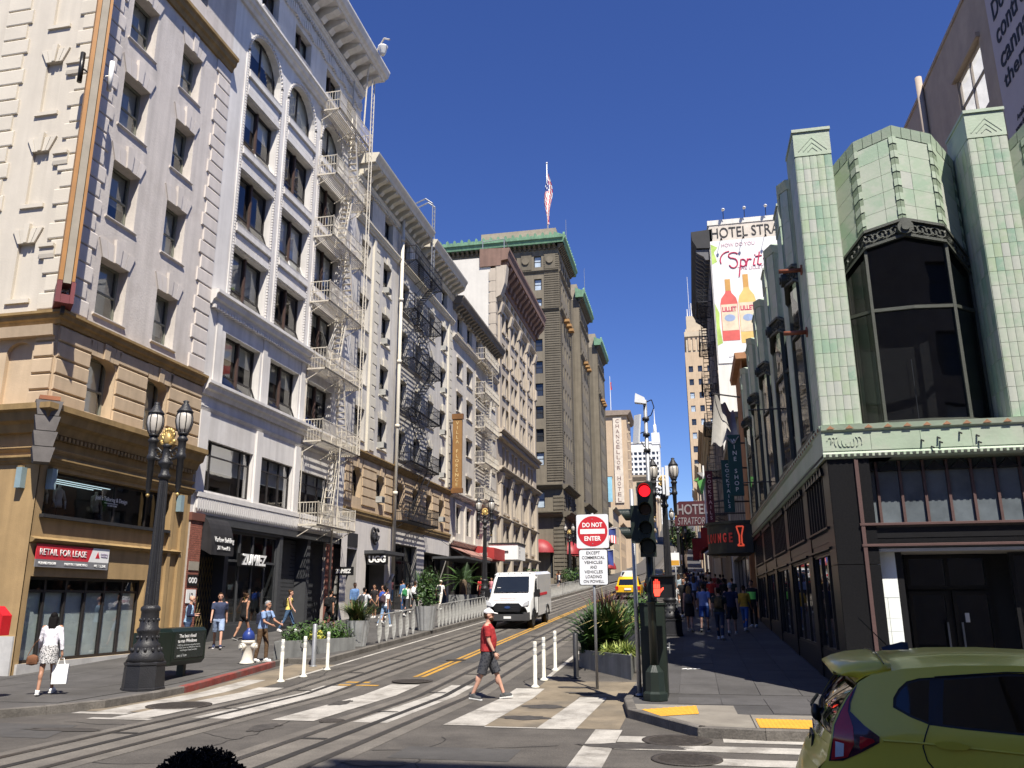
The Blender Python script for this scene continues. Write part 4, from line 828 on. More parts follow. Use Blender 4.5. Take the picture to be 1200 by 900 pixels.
def wing(y0, y1, first):
    fr = FL; cs = [(y0+2.2+k*2.35, y0+3.3+k*2.35) for k in range(4)]; ops = [(*c, *r) for c in cs for r in RS]
    facade(sf, fr, y0, y1, 4.2, 54, ops+[(y0+2, y0+5.6, 5, 9.6, 1.4), (y0+7, y0+10.6, 5, 9.6, 1.4)], g6, .3)
    far_windows(sf, fr, cs, RS)
    for a in (y0+2, y0+7):
        window(sf, fr, (a, a+3.6, 5, 9.6), -.3, 3, (.7,), .12, frame_k, glass_far); dome(fr, a+1.8, 9.4, 1.9)
    m = MB(fr)                                         # coursed stone piers, edge strips
    for k in range(96):
        v = 18.4+k*.36
        for u0, u1 in ((y0+.02, y0+1.7), (y1-1.7, y1-.02)): m.box(u0, u1, v, v+.24, 0, .1)
    for k in range(22):
        v = 4.4+k*.55
        for u0, u1 in ((y0+.02, y0+1.7), (y0+5.7, y0+6.9), (y1-1.7, y1-.02)): m.box(u0, u1, v, v+.42, 0, .12)
    stuff(m.build('stone_courses', g6d, sf))
    MB(fr).box(y0, y1, 54, 57, -12, -.3).build('parapet', M('parapet_tan', (.3, .26, .2), .9), sf)
    copper(fr, y0, y1)
    for v, h, p in ((43.6, .5, .4), (17.2, .6, .9), (13.3, .7, 1.2), (49.8, .4, .3)): ledge(sf, fr, y0, y1, v, h, p, g6d)
    for k in range(3): m = MB(fr); m.box(y0+4.5+k*2.35-.6, y0+4.5+k*2.35+.6, 43.2, 43.6, 0, .9); m.build('balcony', M('balcony_ochre', (.35, .2, .08), .8), sf)
def dome(fr, u, v, r):
    m = MB(fr); m.smooth = True; N = 10; rings = []
    for j in range(6):
        t = math.pi/2*j/5; rings.append([(u+r*math.cos(math.pi*k/N)*1, v-1.1+1.9*math.sin(math.pi*k/N)*math.cos(t), .1+1.6*math.sin(t)*(.35+.65*math.sin(math.pi*k/N))) for k in range(N+1)])
    I = [[m.V(p) for p in q] for q in rings]
    for a, b in zip(I, I[1:]):
        for k in range(N): m.F(a[k], a[k+1], b[k+1], b[k])
    m.build('dome_awning', red_aw, sf)
def copper(fr, u0, u1):
    MB(fr).prof(u0-.9, u1+.9, [(-.5, 54.2), (.9, 54.2), (1.0, 54.7), (1.2, 54.9), (1.2, 55.3), (-.5, 56)]).build('cornice', cop, sf)
    n = int((u1-u0+1)/.75); repeat(sf, fr, bracket(fr, .35, .7, .8), 'cornice_bracket', g6d, [(u0-.5+k*.75, 53.5, 0) for k in range(n)])
    m = MB(fr)
    for k in range(int((u1-u0+1.6)/1.15)): u = u0-.8+k*1.15; m.prism([(u, 55.3), (u+.5, 55.3), (u+.45, 55.7), (u+.25, 55.95), (u+.05, 55.7)], .85, 1.15); m.box(u+.6, u+1.05, 55.3, 55.5, .85, 1.1)
    stuff(m.build('cornice_cresting', cop, sf))
for k, (a, c) in enumerate(((115, 127.7), (138.8, 151.7), (168, 181.5))): wing(a, c, k == 0)
sc_ = [(-20.75, -19.6), (-24.6, -23.4), (-28.5, -27.3), (-32.3, -31.1)]
facade(sf, fz, -60, -17, 4.2, 54, [(*c, *r) for c in sc_ for r in RS]+[(-22.2, -18.6, 5, 9.8, 1.4)], g6, .3)
far_windows(sf, fz, sc_, RS); window(sf, fz, (-22.2, -18.6, 5, 9.8), -.3, 3, (.7,), .12, frame_k, glass_far); dome(fz, -20.4, 9.5, 2.0)
m = MB(fz)
for k in range(96): m.box(-19.2, -17.02, 18.4+k*.36, 18.64+k*.36, 0, .1)
for k in range(22): m.box(-18.4, -17.02, 4.4+k*.55, 4.82+k*.55, 0, .12)
stuff(m.build('stone_courses', g6d, sf)); copper(fz, -60, -17.0)
for v, h, p in ((43.6, .5, .4), (17.2, .6, .9), (13.3, .7, 1.2), (49.8, .4, .3)): ledge(sf, fz, -60, -17, v, h, p, g6d)
m = MB(fz)
for u in (-18.3, -21.9): m.box(u-.8, u+.8, 50.4, 53.2, 0, .12)
m.build('relief_panel', g6d, sf); m = MB(fz)
for u in (-18.3, -22.0): m.prism([(u+.55*math.cos(2*math.pi*k/14), 51.8+.55*math.sin(2*math.pi*k/14)) for k in range(14)], .12, .3)
m.build('medallion', g6, sf)
MB(FL).box(116.3, 181, 4.2, 54, -40, -11.5).build('rear_block', g6, sf)
for a, c in ((116.3, 127.68), (138.82, 151.68), (168.02, 181.48)): MB(FL).box(a, c, 4.2, 54.1, -11.5, -.9).build('interior', g6d, sf); MB(FL).box(a-.01, a+.3, 4.2, 54, -1, -.003).box(c-.3, c+.01, 4.2, 54, -1, -.003).build('side_return', g6, sf)
MB(FL).box(115.1, 181, 4.2, 13, -8, -2).build('podium', g6d, sf)
fp = thing('flagpole', 'tall flagpole with a limp stars and stripes flag on the stone hotel roof', 'flagpole', (-19, 118, 56))
m = MB(); m.cone((-19, 118, 55.5), (-19, 118, 69.6), .12, .07, 8); m.ell((-19, 118, 69.8), .16, .16, .16, 8, 6); m.build('pole', white_m, fp)
FLAGS = [M('flag_red', (.5, .03, .05), .85), M('flag_white', (.75, .74, .72), .85), M('flag_blue', (.03, .05, .2), .85)]
m = MB(); n = 26
def fpt(s_, t): # hanging folds: s across the gathered cloth, t down
    wd = .25+1.15*math.sin(math.pi*min(1, t*1.05)**.8)*(1-.4*t); return (-18.95+wd*(s_-.4)+.12*math.sin(t*9+s_*4), 117.95+.3*math.sin(s_*9+t*5)*(.3+t*.5), 67.7-9.0*t+.5*s_)
for i in range(n):
    for j in range(10):
        a, b_, c, d = (j/10, i/n), ((j+1)/10, i/n), ((j+1)/10, (i+1)/n), (j/10, (i+1)/n)
        m.mi = 2 if (i < 9 and j < 7) else int((j*.9+i*.45) % 2); 
        if m.mi == 2 and (i+j*2) % 5 == 0: m.mi = 1
        m.smooth = True; m.poly([fpt(*a), fpt(*b_), fpt(*c), fpt(*d)])
m.build('flag', FLAGS, fp)
for k, (x, y, z0, z1) in enumerate(((-15.8, 115.5, 55.3, 58.4), (-15.9, 139, 55.3, 60), (-19, 190, 50, 58))):
    t = thing('antenna', ['slim antenna on the near corner of the copper cornice', 'slim antenna above the second copper cornice', 'far slim antenna'][k], 'antenna', (x, y, z0)); MB().cone((x, y, z0), (x, y, z1), .05, .03, 6).build('mast', galv, t)
    if k == 2: t['label'] = 'slim antenna behind the third wing of the stone hotel'
# flags on the hotel front
def wallflag(y, z, L, tilt, mats, lab, kind):
    t = thing('wall_flag', lab, 'flag', (-17, y, z)); e = (-17+L*math.cos(tilt), y, z+L*math.sin(tilt))
    MB().cone((-17, y, z), e, .06, .04, 6).build('pole', white_m, t); m = MB(); m.smooth = True; n = 14
    def fp_(s_, q): return (e[0]-.2-s_*L*.42, y+.25*math.sin(s_*7+q*3)*(.3+q), z+(L-.2-s_*L*.42)*math.sin(tilt)-.03-q*2.5*(1-.1*s_)+.2*math.sin(s_*5))
    for i in range(n):
        for j in range(13):
            m.mi = kind(i/n, j/13); m.poly([fp_(j/13, i/n), fp_((j+1)/13, i/n), fp_((j+1)/13, (i+1)/n), fp_(j/13, (i+1)/n)])
    m.build('flag', mats, t)
wallflag(136, 12.6, 5.6, R(8), FLAGS, 'stars and stripes flag on a slanted pole from the stone hotel front', lambda q, s_: 2 if (q < .45 and s_ < .5) else int(s_*13) % 2)
wallflag(133, 9.2, 5.3, R(6), FLAGS, 'blue flag with small union cross on a slanted pole from the stone hotel', lambda q, s_: (0 if abs(q-.22) < .05 or abs(s_-.78) < .05 else (1 if abs(q-.22) < .1 or abs(s_-.78) < .1 or abs(q/.45-(s_-.55)/.45) < .12 else 2)) if (q < .45 and s_ > .55) else 2)
# ================================================================ far hotels up the hill
be = M('beige_brick', (.5, .38, .26), .85, .08, .4, .2, 8, streak=.12); be2 = M('tan_block', (.5, .42, .31), .85, .08, .4, .2, 8)
ch = thing('hotel_tower', 'slim beige hotel tower with a tall vertical name sign, far up the street', 'building', (-17, 250, gz(250)))
fc = FY(250); cs = [(-33+k*3.2, -31.6+k*3.2) for k in range(3)]
facade(ch, fc, -36, -17.0, 8, 57, [], be, .3); facade(ch, FL, 250, 268, 8, 57, [(252+i*3.2, 253.4+i*3.2, 16+k*3.3, 17.8+k*3.3) for i in range(5) for k in range(12)], be, .3)
for i in range(5):
    for k in range(12): window(ch, FL, (252+i*3.2, 253.4+i*3.2, 16+k*3.3, 17.8+k*3.3), -.25, 1, (), .12, frame_k, glass_far)
MB(FL).box(250.1, 267.9, 8, 57, -19, -.5).build('interior', be, ch); MB(FL).prof(249.2, 269, [(-19.5, 57), (.5, 57), (1.4, 58), (1.4, 58.4), (-19.5, 59)]).build('cornice', M('tower_cornice', (.25, .2, .16), .8), ch)
for k in range(15): m = MB(FL); m.box(251, 251.6, 14+k*2.9, 14.4+k*2.9, 0, .9); m.build('bay_bracket', be2, ch)
cn = thing('vertical_sign', 'tall pale vertical sign with dark outlined letters on the beige hotel tower', 'sign', (-19.7, 249.7, 10.5)); MB(fc).box(-21.1, -18.5, 30.3, 56.3, .1, .35).build('panel', M('sign_cream', (.62, .55, .46), .7), cn)
for k, c in enumerate('CHANCELLOR HOTEL'):
    if c != ' ': text(c, cn, M('sign_brown_letter', (.2, .12, .1), .7), (-19.8, 249.63, 55.2-k*1.6), (1, 0, 0), UZ, 1.0, 1.15, .03)
bf = thing('banner', 'pale blue vertical banner beside the beige hotel tower', 'banner', (-22.4, 248, 20)); MB(fc).box(-23.4, -21.9, 30.5, 38, 1.2, 1.28).build('cloth', M('banner_blue', (.25, .5, .62), .8, .2, .4), bf); MB(fc).box(-23.5, -21.8, 38, 38.15, 0, 1.3).build('arm', iron, bf)
fpo = thing('flagpole', 'white flagpole with a tiny red flag on the beige hotel tower', 'flagpole', (-22, 255, 59)); MB().cone((-22, 255, 58.6), (-22, 255, 71), .13, .07, 6).build('pole', white_m, fpo); m = MB(); m.smooth = True; [m.poly([(-22, 255, 69-k*.5), (-21.5-.1*math.sin(k), 254.8, 68.9-k*.5), (-21.5-.1*math.sin(k+1), 254.8, 68.4-k*.5), (-22, 255, 68.5-k*.5)]) for k in range(5)]; m.build('flag', FLAGS[0], fpo)
ww = M('white_tower', (.72, .72, .71), .6, .05, .2, 0)
tw = thing('hotel_tower', 'white gridded hotel tower with a spire on the far hilltop', 'building', (-17, 570, gz(570)))
ft = FY(570); us = [-44+k*3.05 for k in range(9)]; vs = [34+k*3.6 for k in range(19)]
facade(tw, ft, -45, -17, 20, 107, [(u+.35, u+2.5, v, v+2.2) for u in us for v in vs], ww, .8)
for u in us:
    for v in vs: window(tw, ft, (u+.35, u+2.5, v, v+2.2), -.7, 1, (), .15, ww, glass_far)
MB(ft).box(-45, -17, 20, 107, -20, -1.2).build('interior', ww, tw); MB(ft).box(-45.5, -16.5, 107, 108, -20.5, .5).build('parapet', ww, tw); MB(ft).box(-22, -16.6, 106, 114, -14, .4).build('roof_house', ww, tw)
m = MB(); m.cone((-19.5, 572, 113), (-19.5, 572, 120), 1.4, .9, 8); m.cone((-19.5, 572, 120), (-19.5, 572, 133), .5, .06, 6); m.build('spire', white_m, tw)
MB(FX(-17, 1)).box(570.1, 590, 20, 107, -1, -.02).build('flank', ww, tw)
tb = thing('apartment_building', 'small tan apartment block with a dark cornice in front of the white tower', 'building', (-17, 402, gz(402))); fb = FY(402)
ops = [(-26.5+k*3, -24.9+k*3, v, v+2.4) for k in range(3) for v in (30, 35, 40, 45, 50)]
facade(tb, fb, -28, -17, 15, 58, ops, be2, .4)
for o in ops: window(tb, fb, o, -.3, 1, (), .15, frame_k, glass_far)
MB(fb).box(-28, -17, 15, 58, -14, -.8).build('interior', be2, tb); MB(fb).prof(-28.5, -16, [(-14, 58), (.6, 58), (1.4, 59.5), (1.4, 60.5), (-14, 61)]).build('cornice', M('tan_cornice', (.3, .25, .19), .8), tb)
for k in range(6): MB(FX(-17, 1)).box(402.1, 414, 24+k*5, 25+k*5, 0, 1.3).build('bay_ledge', be2, tb)
# lower blocks along the left side between the stone hotel and the tower, stepping up the hill
for k, (y, h, col, x0) in enumerate(((192, 15, be2, -17), (212, 12, be, -17), (282, 26, be2, -17), (310, 22, M('grey_block', (.36, .35, .33), .85), -17), (345, 30, be, -17), (375, 20, be2, -17), (430, 24, M('grey_block2', (.4, .38, .36), .85), -17), (475, 22, be, -17), (520, 20, be2, -17))):
    z = gz(y); b = thing('street_building', '', 'building', (x0, y, z)); b['label'] = ['low beige block just past the stone hotel', 'low tan block before the tower with the vertical sign', 'tan block just beyond the vertical sign tower', 'grey block second beyond the vertical sign tower', 'beige block halfway up the left side of the hill', 'tan block just before the small apartment block on the hill', 'grey block behind the small tan apartment block', 'beige block high on the left side of the hill', 'tan block at the foot of the white tower'][k]
    b['group'] = 'buildings lining the left side of the hill'
    wd = 16 if k < 2 else 24; rows = [(z+4+j*3.4, z+5.9+j*3.4) for j in range(int((h-5)/3.4))]; cs = [(y+1.5+j*3.4, y+2.9+j*3.4) for j in range(4)]
    facade(b, FL, y, y+wd, z-1, z+h, [(*c, *r) for c in cs for r in rows], col, .3); far_windows(b, FL, cs, rows, two=False)
    MB(FL).box(y+.8, y+wd, z-1, z+h, -16, -.6).build('interior', col, b); ledge(b, FL, y, y+wd, z+h-.5, .7, .8, col, 'cornice')
    fa = FY(y); cs2 = [(-20-j*3.2, -18.6-j*3.2) for j in range(4)]; facade(b, fa, -33, -17, z-1, z+h, [(*c, *r) for c in cs2 for r in rows], col, .3); far_windows(b, fa, cs2, rows, two=False)
# ================================================================ green tiled shop on the right corner
def tile_mat(name):
    m = bpy.data.materials.new(name); m.use_nodes = True; t = m.node_tree; n = t.nodes; l = t.links; b = n['Principled BSDF']
    oi = n.new('ShaderNodeObjectInfo'); r = n.new('ShaderNodeValToRGB'); r.color_ramp.interpolation = 'CONSTANT'
    E_ = [(0, (0.336, 0.418, 0.312)), (.18, (0.295, 0.394, 0.287)), (.36, (0.361, 0.418, 0.328)), (.5, (0.262, 0.377, 0.271)), (.6, (0.328, 0.410, 0.303)), (.72, (0.402, 0.426, 0.377)), (.82, (0.320, 0.402, 0.271)), (.93, (0.230, 0.344, 0.254))]
    while len(r.color_ramp.elements) < len(E_): r.color_ramp.elements.new(.5)
    for e, (p, c) in zip(r.color_ramp.elements, E_): e.position = p; e.color = (*c, 1)
    l.new(oi.outputs['Random'], r.inputs[0]); geo = n.new('ShaderNodeNewGeometry'); nz = n.new('ShaderNodeTexNoise'); nz.inputs['Scale'].default_value = 1.7; nz.inputs['Detail'].default_value = 9; nz.inputs['Roughness'].default_value = .7
    l.new(geo.outputs['Position'], nz.inputs['Vector']); mr = n.new('ShaderNodeMapRange'); mr.inputs[1].default_value = .44; mr.inputs[2].default_value = .58; mr.inputs[4].default_value = .75; l.new(nz.outputs[0], mr.inputs[0])
    mx = n.new('ShaderNodeMix'); mx.data_type = 'RGBA'; l.new(mr.outputs[0], mx.inputs[0]); l.new(r.outputs[0], mx.inputs[6]); mx.inputs[7].default_value = (.43, .45, .385, 1); l.new(mx.outputs[2], b.inputs['Base Color'])
    b.inputs['Roughness'].default_value = .38; n2 = n.new('ShaderNodeTexNoise'); n2.inputs['Scale'].default_value = 14; l.new(geo.outputs['Position'], n2.inputs['Vector']); bp_ = n.new('ShaderNodeBump'); bp_.inputs['Strength'].default_value = .12; bp_.inputs['Distance'].default_value = .02; l.new(n2.outputs[0], bp_.inputs['Height']); l.new(bp_.outputs[0], b.inputs['Normal'])
    return m
tile = tile_mat('green_glazed_tile'); grout = M('tile_grout', (.27, .33, .245), .9, .2, 3); gplain = M('green_terracotta', (.34, .42, .315), .45, .12, 1.5, .15, 20, dirt=(.41, .41, .36), dirt_amt=.7, rand=.04); gdark = M('green_weathered', (.17, .22, .15), .7, .15, 2, .2, 20)
bronze = M('dark_bronze', (.055, .06, .05), .5, .2, 4, .3, 50); plum = M('plum_metal', (.1, .06, .055), .45, .12, 3); granite = M('black_granite', (.012, .012, .013), .32, .3, 30, 0, spec=.2)
GX, GY, GE = 2.75, 17.35, 11.0
gb = thing('tiled_shop', 'green glazed tile corner shop with tall pointed bay windows and black granite base', 'building', (GX, GY, .1))
SF_ = FY(GY); RF = FX(GX, -1); gb_n = 0
def tiled(fr, u0, u1, v0, v1, w, nu, nv, shape=None):
    """glazed tiles laid one by one on a strip of wall"""
    du, dv = (u1-u0)/nu, (v1-v0)/nv; g = .004
    key = ('t', fr.key, round(du, 3), round(dv, 3))
    if key not in WC:
        m = MB(fr.loc()); a, b_ = du-2*g, dv-2*g; e = .008
        prf = [(0, 0), (0, .008), (a*.2, .013), (a*.5, .016), (a*.8, .013), (a, .008), (a, 0)]; m.loft([[(x, 0, w_) for x, w_ in prf], [(x, b_, w_) for x, w_ in prf]]); WC[key] = m.mesh('tile', tile)
    for i in range(nu):
        for j in range(nv):
            inst('tile', WC[key], gb, fr((u0+i*du+g, v0+j*dv+g, w))-Vector(WL[gb]))
BW = -.95                                              # bays sit back between the pillars
def pillar(fr, u, far=False, wd=.75, top=12.0, mat=None):
    p0 = BW-.3
    MB(fr).box(u, u+wd, 5.34, top-.06, p0, -.02).build('pillar', tile if far else grout, gb)
    if not far: tiled(fr, u, u+wd, 5.36, top-.62, -.02, 5, 20)
    MB(fr).box(u-.01, u+wd+.01, top-.6, top-.02, p0, .0).build('pillar_head', gplain, gb)
    m = MB(fr); c = u+wd/2
    for k, r in enumerate((.3, .2, .1)):
        for s_ in (-1, 1): m.hexa([(c, top-.5+r*1.2, 0), (c+s_*r, top-.5+r*.1, 0), (c+s_*r, top-.53+r*.1, .0), (c, top-.54+r*1.2, 0), (c, top-.5+r*1.2, .009), (c+s_*r, top-.5+r*.1, .009), (c+s_*r, top-.53+r*.1, .009), (c, top-.54+r*1.2, .009)])
    m.build('chevron', gplain, gb); MB(fr).box(u-.03, u+wd+.03, top-.02, top+.05, p0, .03).build('pillar_cap', gplain, gb)
    if not far:                                        # tiled returns beside the bays
        for uu, sgn in ((u-.002, -1), (u+wd+.002, 1)):
            f2 = Fr(fr((uu, 0, 0)), -fr.N, fr.U*sgn, fr.key+'r%d' % sgn); tiled(f2, .02, -BW-.02, 5.36, top-.62, 0, 4, 10)
def bay(fr, u0, u1, tiles=True, sill=5.42):
    """canted bay: three glazed facets below, ribbed tile crown with a curved top above"""
    W = u1-u0; a = W*.2; P = [(u0, BW-.05), (u0+a, BW+.42), ((u0+u1)/2, BW+.52), (u1-a, BW+.42), (u1, BW-.05)]; arch = [8.75, 9.33, 9.52, 9.33, 8.75] if tiles else [8.66, 9.1, 9.24, 9.1, 8.66]
    Q = [11.4, 11.86, 12.12, 11.86, 11.4] if tiles else [11.18, 11.6, 11.86, 11.6, 11.18]; n = len(P)
    def xin(t, i): # along facet i
        return (P[i][0]+(P[i+1][0]-P[i][0])*t, P[i][1]+(P[i+1][1]-P[i][1])*t)
    # crown wall
    m = MB(fr)
    for i in range(4): m.hexa([(P[i][0], arch[i]+.1, P[i][1]-.1), (P[i+1][0], arch[i+1]+.1, P[i+1][1]-.1), (P[i+1][0], arch[i+1]+.1, P[i+1][1]), (P[i][0], arch[i]+.1, P[i][1]), (P[i][0], Q[i]-.1, P[i][1]-.1), (P[i+1][0], Q[i+1]-.1, P[i+1][1]-.1), (P[i+1][0], Q[i+1]-.1, P[i+1][1]), (P[i][0], Q[i]-.1, P[i][1])])
    m.build('bay_crown', grout, gb)
    # crown tiles per facet, coping
    for i in range(4):
        cols = ((0, .12), (.12, .82), (.82, 1)) if i in (0, 3) else ((0, .1), (.1, .62), (.62, .9), (.9, 1))
        if i == 3: cols = tuple((1-b_, 1-a_) for a_, b_ in cols)[::-1]
        if i == 2: cols = tuple((1-b_, 1-a_) for a_, b_ in cols)[::-1]
        for a_, b_ in cols:
            (x0, w0), (x1, w1) = xin(a_, i), xin(b_, i); l0, l1 = arch[i]+(arch[i+1]-arch[i])*a_+.3, arch[i]+(arch[i+1]-arch[i])*b_+.3; h0, h1 = Q[i]+(Q[i+1]-Q[i])*a_-.25, Q[i]+(Q[i+1]-Q[i])*b_-.25
            N = 5 if b_-a_ > .25 else 12
            for k in range(N):
                if b_-a_ <= .25 and not tiles: continue
                e = .0035; A0, A1, B0, B1 = l0+(h0-l0)*k/N+e, l0+(h0-l0)*(k+1)/N-e, l1+(h1-l1)*k/N+e, l1+(h1-l1)*(k+1)/N-e; d = .02 if b_-a_ > .25 else (.05 if k % 2 else .035)
                m = MB(fr); m.hexa([(x0+e, A0, w0), (x1-e, B0, w1), (x1-e, B0, w1+d), (x0+e, A0, w0+d), (x0+e, A1, w0), (x1-e, B1, w1), (x1-e, B1, w1+d), (x0+e, A1, w0+d)])
                m.build('tile' if b_-a_ > .25 else 'rib_ornament', tile if b_-a_ > .25 else (gplain if k % 2 else MATS['green_weathered']), gb)
        m = MB(fr); S_ = 4
        for k in range(S_):
            t0, t1 = k/S_, (k+1)/S_; (x0, w0), (x1, w1) = xin(t0, i), xin(t1, i); z0, z1 = Q[i]+(Q[i+1]-Q[i])*t0, Q[i]+(Q[i+1]-Q[i])*t1; e = .006
            m.hexa([(x0+e, z0-.24, w0-.1), (x1-e, z1-.24, w1-.1), (x1-e, z1-.24, w1+.03), (x0+e, z0-.24, w0+.03), (x0+e, z0, w0-.1), (x1-e, z1, w1-.1), (x1-e, z1, w1+.07), (x0+e, z0, w0+.07)])
        m.build('coping', gplain, gb)
        # pierced bronze band over the glass
        m = MB(fr); A, B = P[i], P[i+1]
        def pt(t, z, d): x, w_ = xin(t, i); return (x, z+arch[i]+(arch[i+1]-arch[i])*t, w_+d)
        for z0, z1, d in ((-.06, .0, .1), (.3, .36, .1)): m.hexa([pt(0, z0, 0), pt(1, z0, 0), pt(1, z0, d), pt(0, z0, d), pt(0, z1, 0), pt(1, z1, 0), pt(1, z1, d), pt(0, z1, d)])
        m.hexa([pt(0, 0, -.02), pt(1, 0, -.02), pt(1, 0, .02), pt(0, 0, .02), pt(0, .3, -.02), pt(1, .3, -.02), pt(1, .3, .02), pt(0, .3, .02)])
        nS = 5 if i in (0, 3) else 6
        for k in range(nS):                            # scrolls
            c = (k+.5)/nS; r = .12; pts = []
            for q in range(11): an = q*.75+(k % 2)*math.pi; rr = r*(1-q/13); pts.append(pt(c+rr*math.cos(an)/max(.3, math.hypot(B[0]-A[0], B[1]-A[1])), .15+rr*math.sin(an), .05))
            m.tube(pts, .018, 4)
        m.build('bronze_band', bronze, gb)
        # glass facets
        if tiles or True:
            for z0, z1a, z1b in ((sill, 7.85, 7.85), (7.9, arch[i], arch[i+1])):
                g_ = MB(fr); w_ = .0; g_.poly([(A[0], z0, A[1]-.03), (B[0], z0, B[1]-.03), (B[0], z1b, B[1]-.03), (A[0], z1a, A[1]-.03)]); g_.build('pane', glass_d, gb)
    m = MB(fr); c = (u0+u1)/2; m.prism([(c+.16*math.cos(2*math.pi*k/16), arch[2]+.12+.16*math.sin(2*math.pi*k/16)) for k in range(16)], P[2][1], P[2][1]+.16); m.prism([(c+.09*math.cos(2*math.pi*k/12), arch[2]+.12+.09*math.sin(2*math.pi*k/12)) for k in range(12)], P[2][1]+.16, P[2][1]+.2); m.build('medallion', bronze, gb)
    m = MB(fr)
    for i in (0, 1, 3, 4): m.box(P[i][0]-.03, P[i][0]+.03, sill, arch[i], P[i][1]-.06, P[i][1]+.04)
    for i in range(4):
        for z in (sill, 7.84): m.hexa([(P[i][0], z, P[i][1]-.05), (P[i+1][0], z, P[i+1][1]-.05), (P[i+1][0], z, P[i+1][1]+.03), (P[i][0], z, P[i][1]+.03), (P[i][0], z+.07, P[i][1]-.05), (P[i+1][0], z+.07, P[i+1][1]-.05), (P[i+1][0], z+.07, P[i+1][1]+.03), (P[i][0], z+.07, P[i][1]+.03)])
    m.build('window_frame', bronze, gb); MB(fr).box(u0, u1, 5.34, sill, BW-.3, BW+.5).build('window_ledge', bronze, gb)
    MB(fr).box(u0-.02, u1+.02, 5.34, 11.2, BW-.6, BW-.55).build('room_back', room_m, gb)
US = [GX+k*3.5 for k in range(3)]
for k, u in enumerate(US): pillar(SF_, u, far=k > 1)
for u in US[:2]: bay(SF_, u+.78, u+3.47)
PW = [GY, 20.95, 25.4, 29.75, 33.85, 38.7]
m = MB(SF_); [m.ell(SF_((u, v, -1.38)), .05, .05, .04, 8, 6) for u, v in ((4.35, 7.0), (4.42, 6.9), (4.9, 7.02), (5.0, 7.05))]; m.build('ceiling_lamp', M('warm_lamp', (1, .55, .2), .5, 0, 1, 0, emit=3), gb); MB(SF_).cone((4.93, 5.5, -1.38), (4.93, 7.0, -1.38), .008, .008, 4).build('lamp_cord', galv, gb)
BW = -.42                                              # the long side is flatter
for k, u in enumerate(PW): pillar(RF, u+(.0 if k else 0), far=True, wd=.85, top=12.0) if k else None
for u, u_ in zip(PW, PW[1:]): bay(RF, u+.88, u_-.03, tiles=False)
BW = -.95
MB(SF_).box(GX+1.75, GE, .1, 11.1, -22.1, BW-.62).build('interior', room_m, gb); MB().box(GX+1.3, GE, GY+1.6, GY+22.1, 11.1, 11.3).build('roof', MATS['roof_tar'], gb)
MB(RF).box(39.56, 39.66, .5, 11.2, -8, -.3).build('end_wall', gplain, gb)
# belt of green terracotta
def belt(fr, u0, u1, mat):
    m = MB(fr); m.prof(u0, u1, [(BW-.3, 4.66), (.0, 4.66), (.05, 4.7), (.05, 4.76), (.01, 4.8), (.01, 5.2), (.06, 5.24), (.08, 5.34), (BW-.3, 5.36)]); m.build('belt_course', mat, gb)
    repeat(gb, fr, MB(fr.loc()).box(0, .06, 0, .045, 0, .012), 'dentil', bronze if mat is gplain else gdark, [(u0+.05+k*.115, 4.705, .05) for k in range(int((u1-u0)/.115)-1)])
    repeat(gb, fr, MB(fr.loc()).prism([(0, 0), (.16, 0), (.08, .07)], 0, .012), 'belt_ornament', M('terracotta_rust', (.3, .16, .09), .8), [(u0+.1+k*.36, 5.255, .073) for k in range(int((u1-u0)/.36))])
    n = max(1, int((u1-u0)/.9))
    for k in range(n): MB(fr).box(u0+k*(u1-u0)/n+.004, u0+(k+1)*(u1-u0)/n-.004, 4.82, 5.19, .01, .022).build('belt_panel', mat, gb)
belt(SF_, GX-.05, GE, gplain); belt(RF, GY, 39.6, gplain)
m = MB(SF_); [m.cone((u, v, .02), (u+.02, v-.04, .1), .018, .018, 5) for u, v in ((4.55, 4.98), (4.85, 5.02), (4.88, 4.93), (4.72, 4.84), (5.55, 5.03), (5.57, 4.9), (5.25, 5.1))]; m.build('sign_anchor', iron, gb)
m = MB(SF_)
for k in range(9): an = k*.7; m.tube([(2.85+.07*k+.05*math.cos(an+q*.7), 5.0+.1*math.sin(an+q*.7), .03) for q in range(5)], .012, 4)
m.build('relief_scroll', gplain, gb)
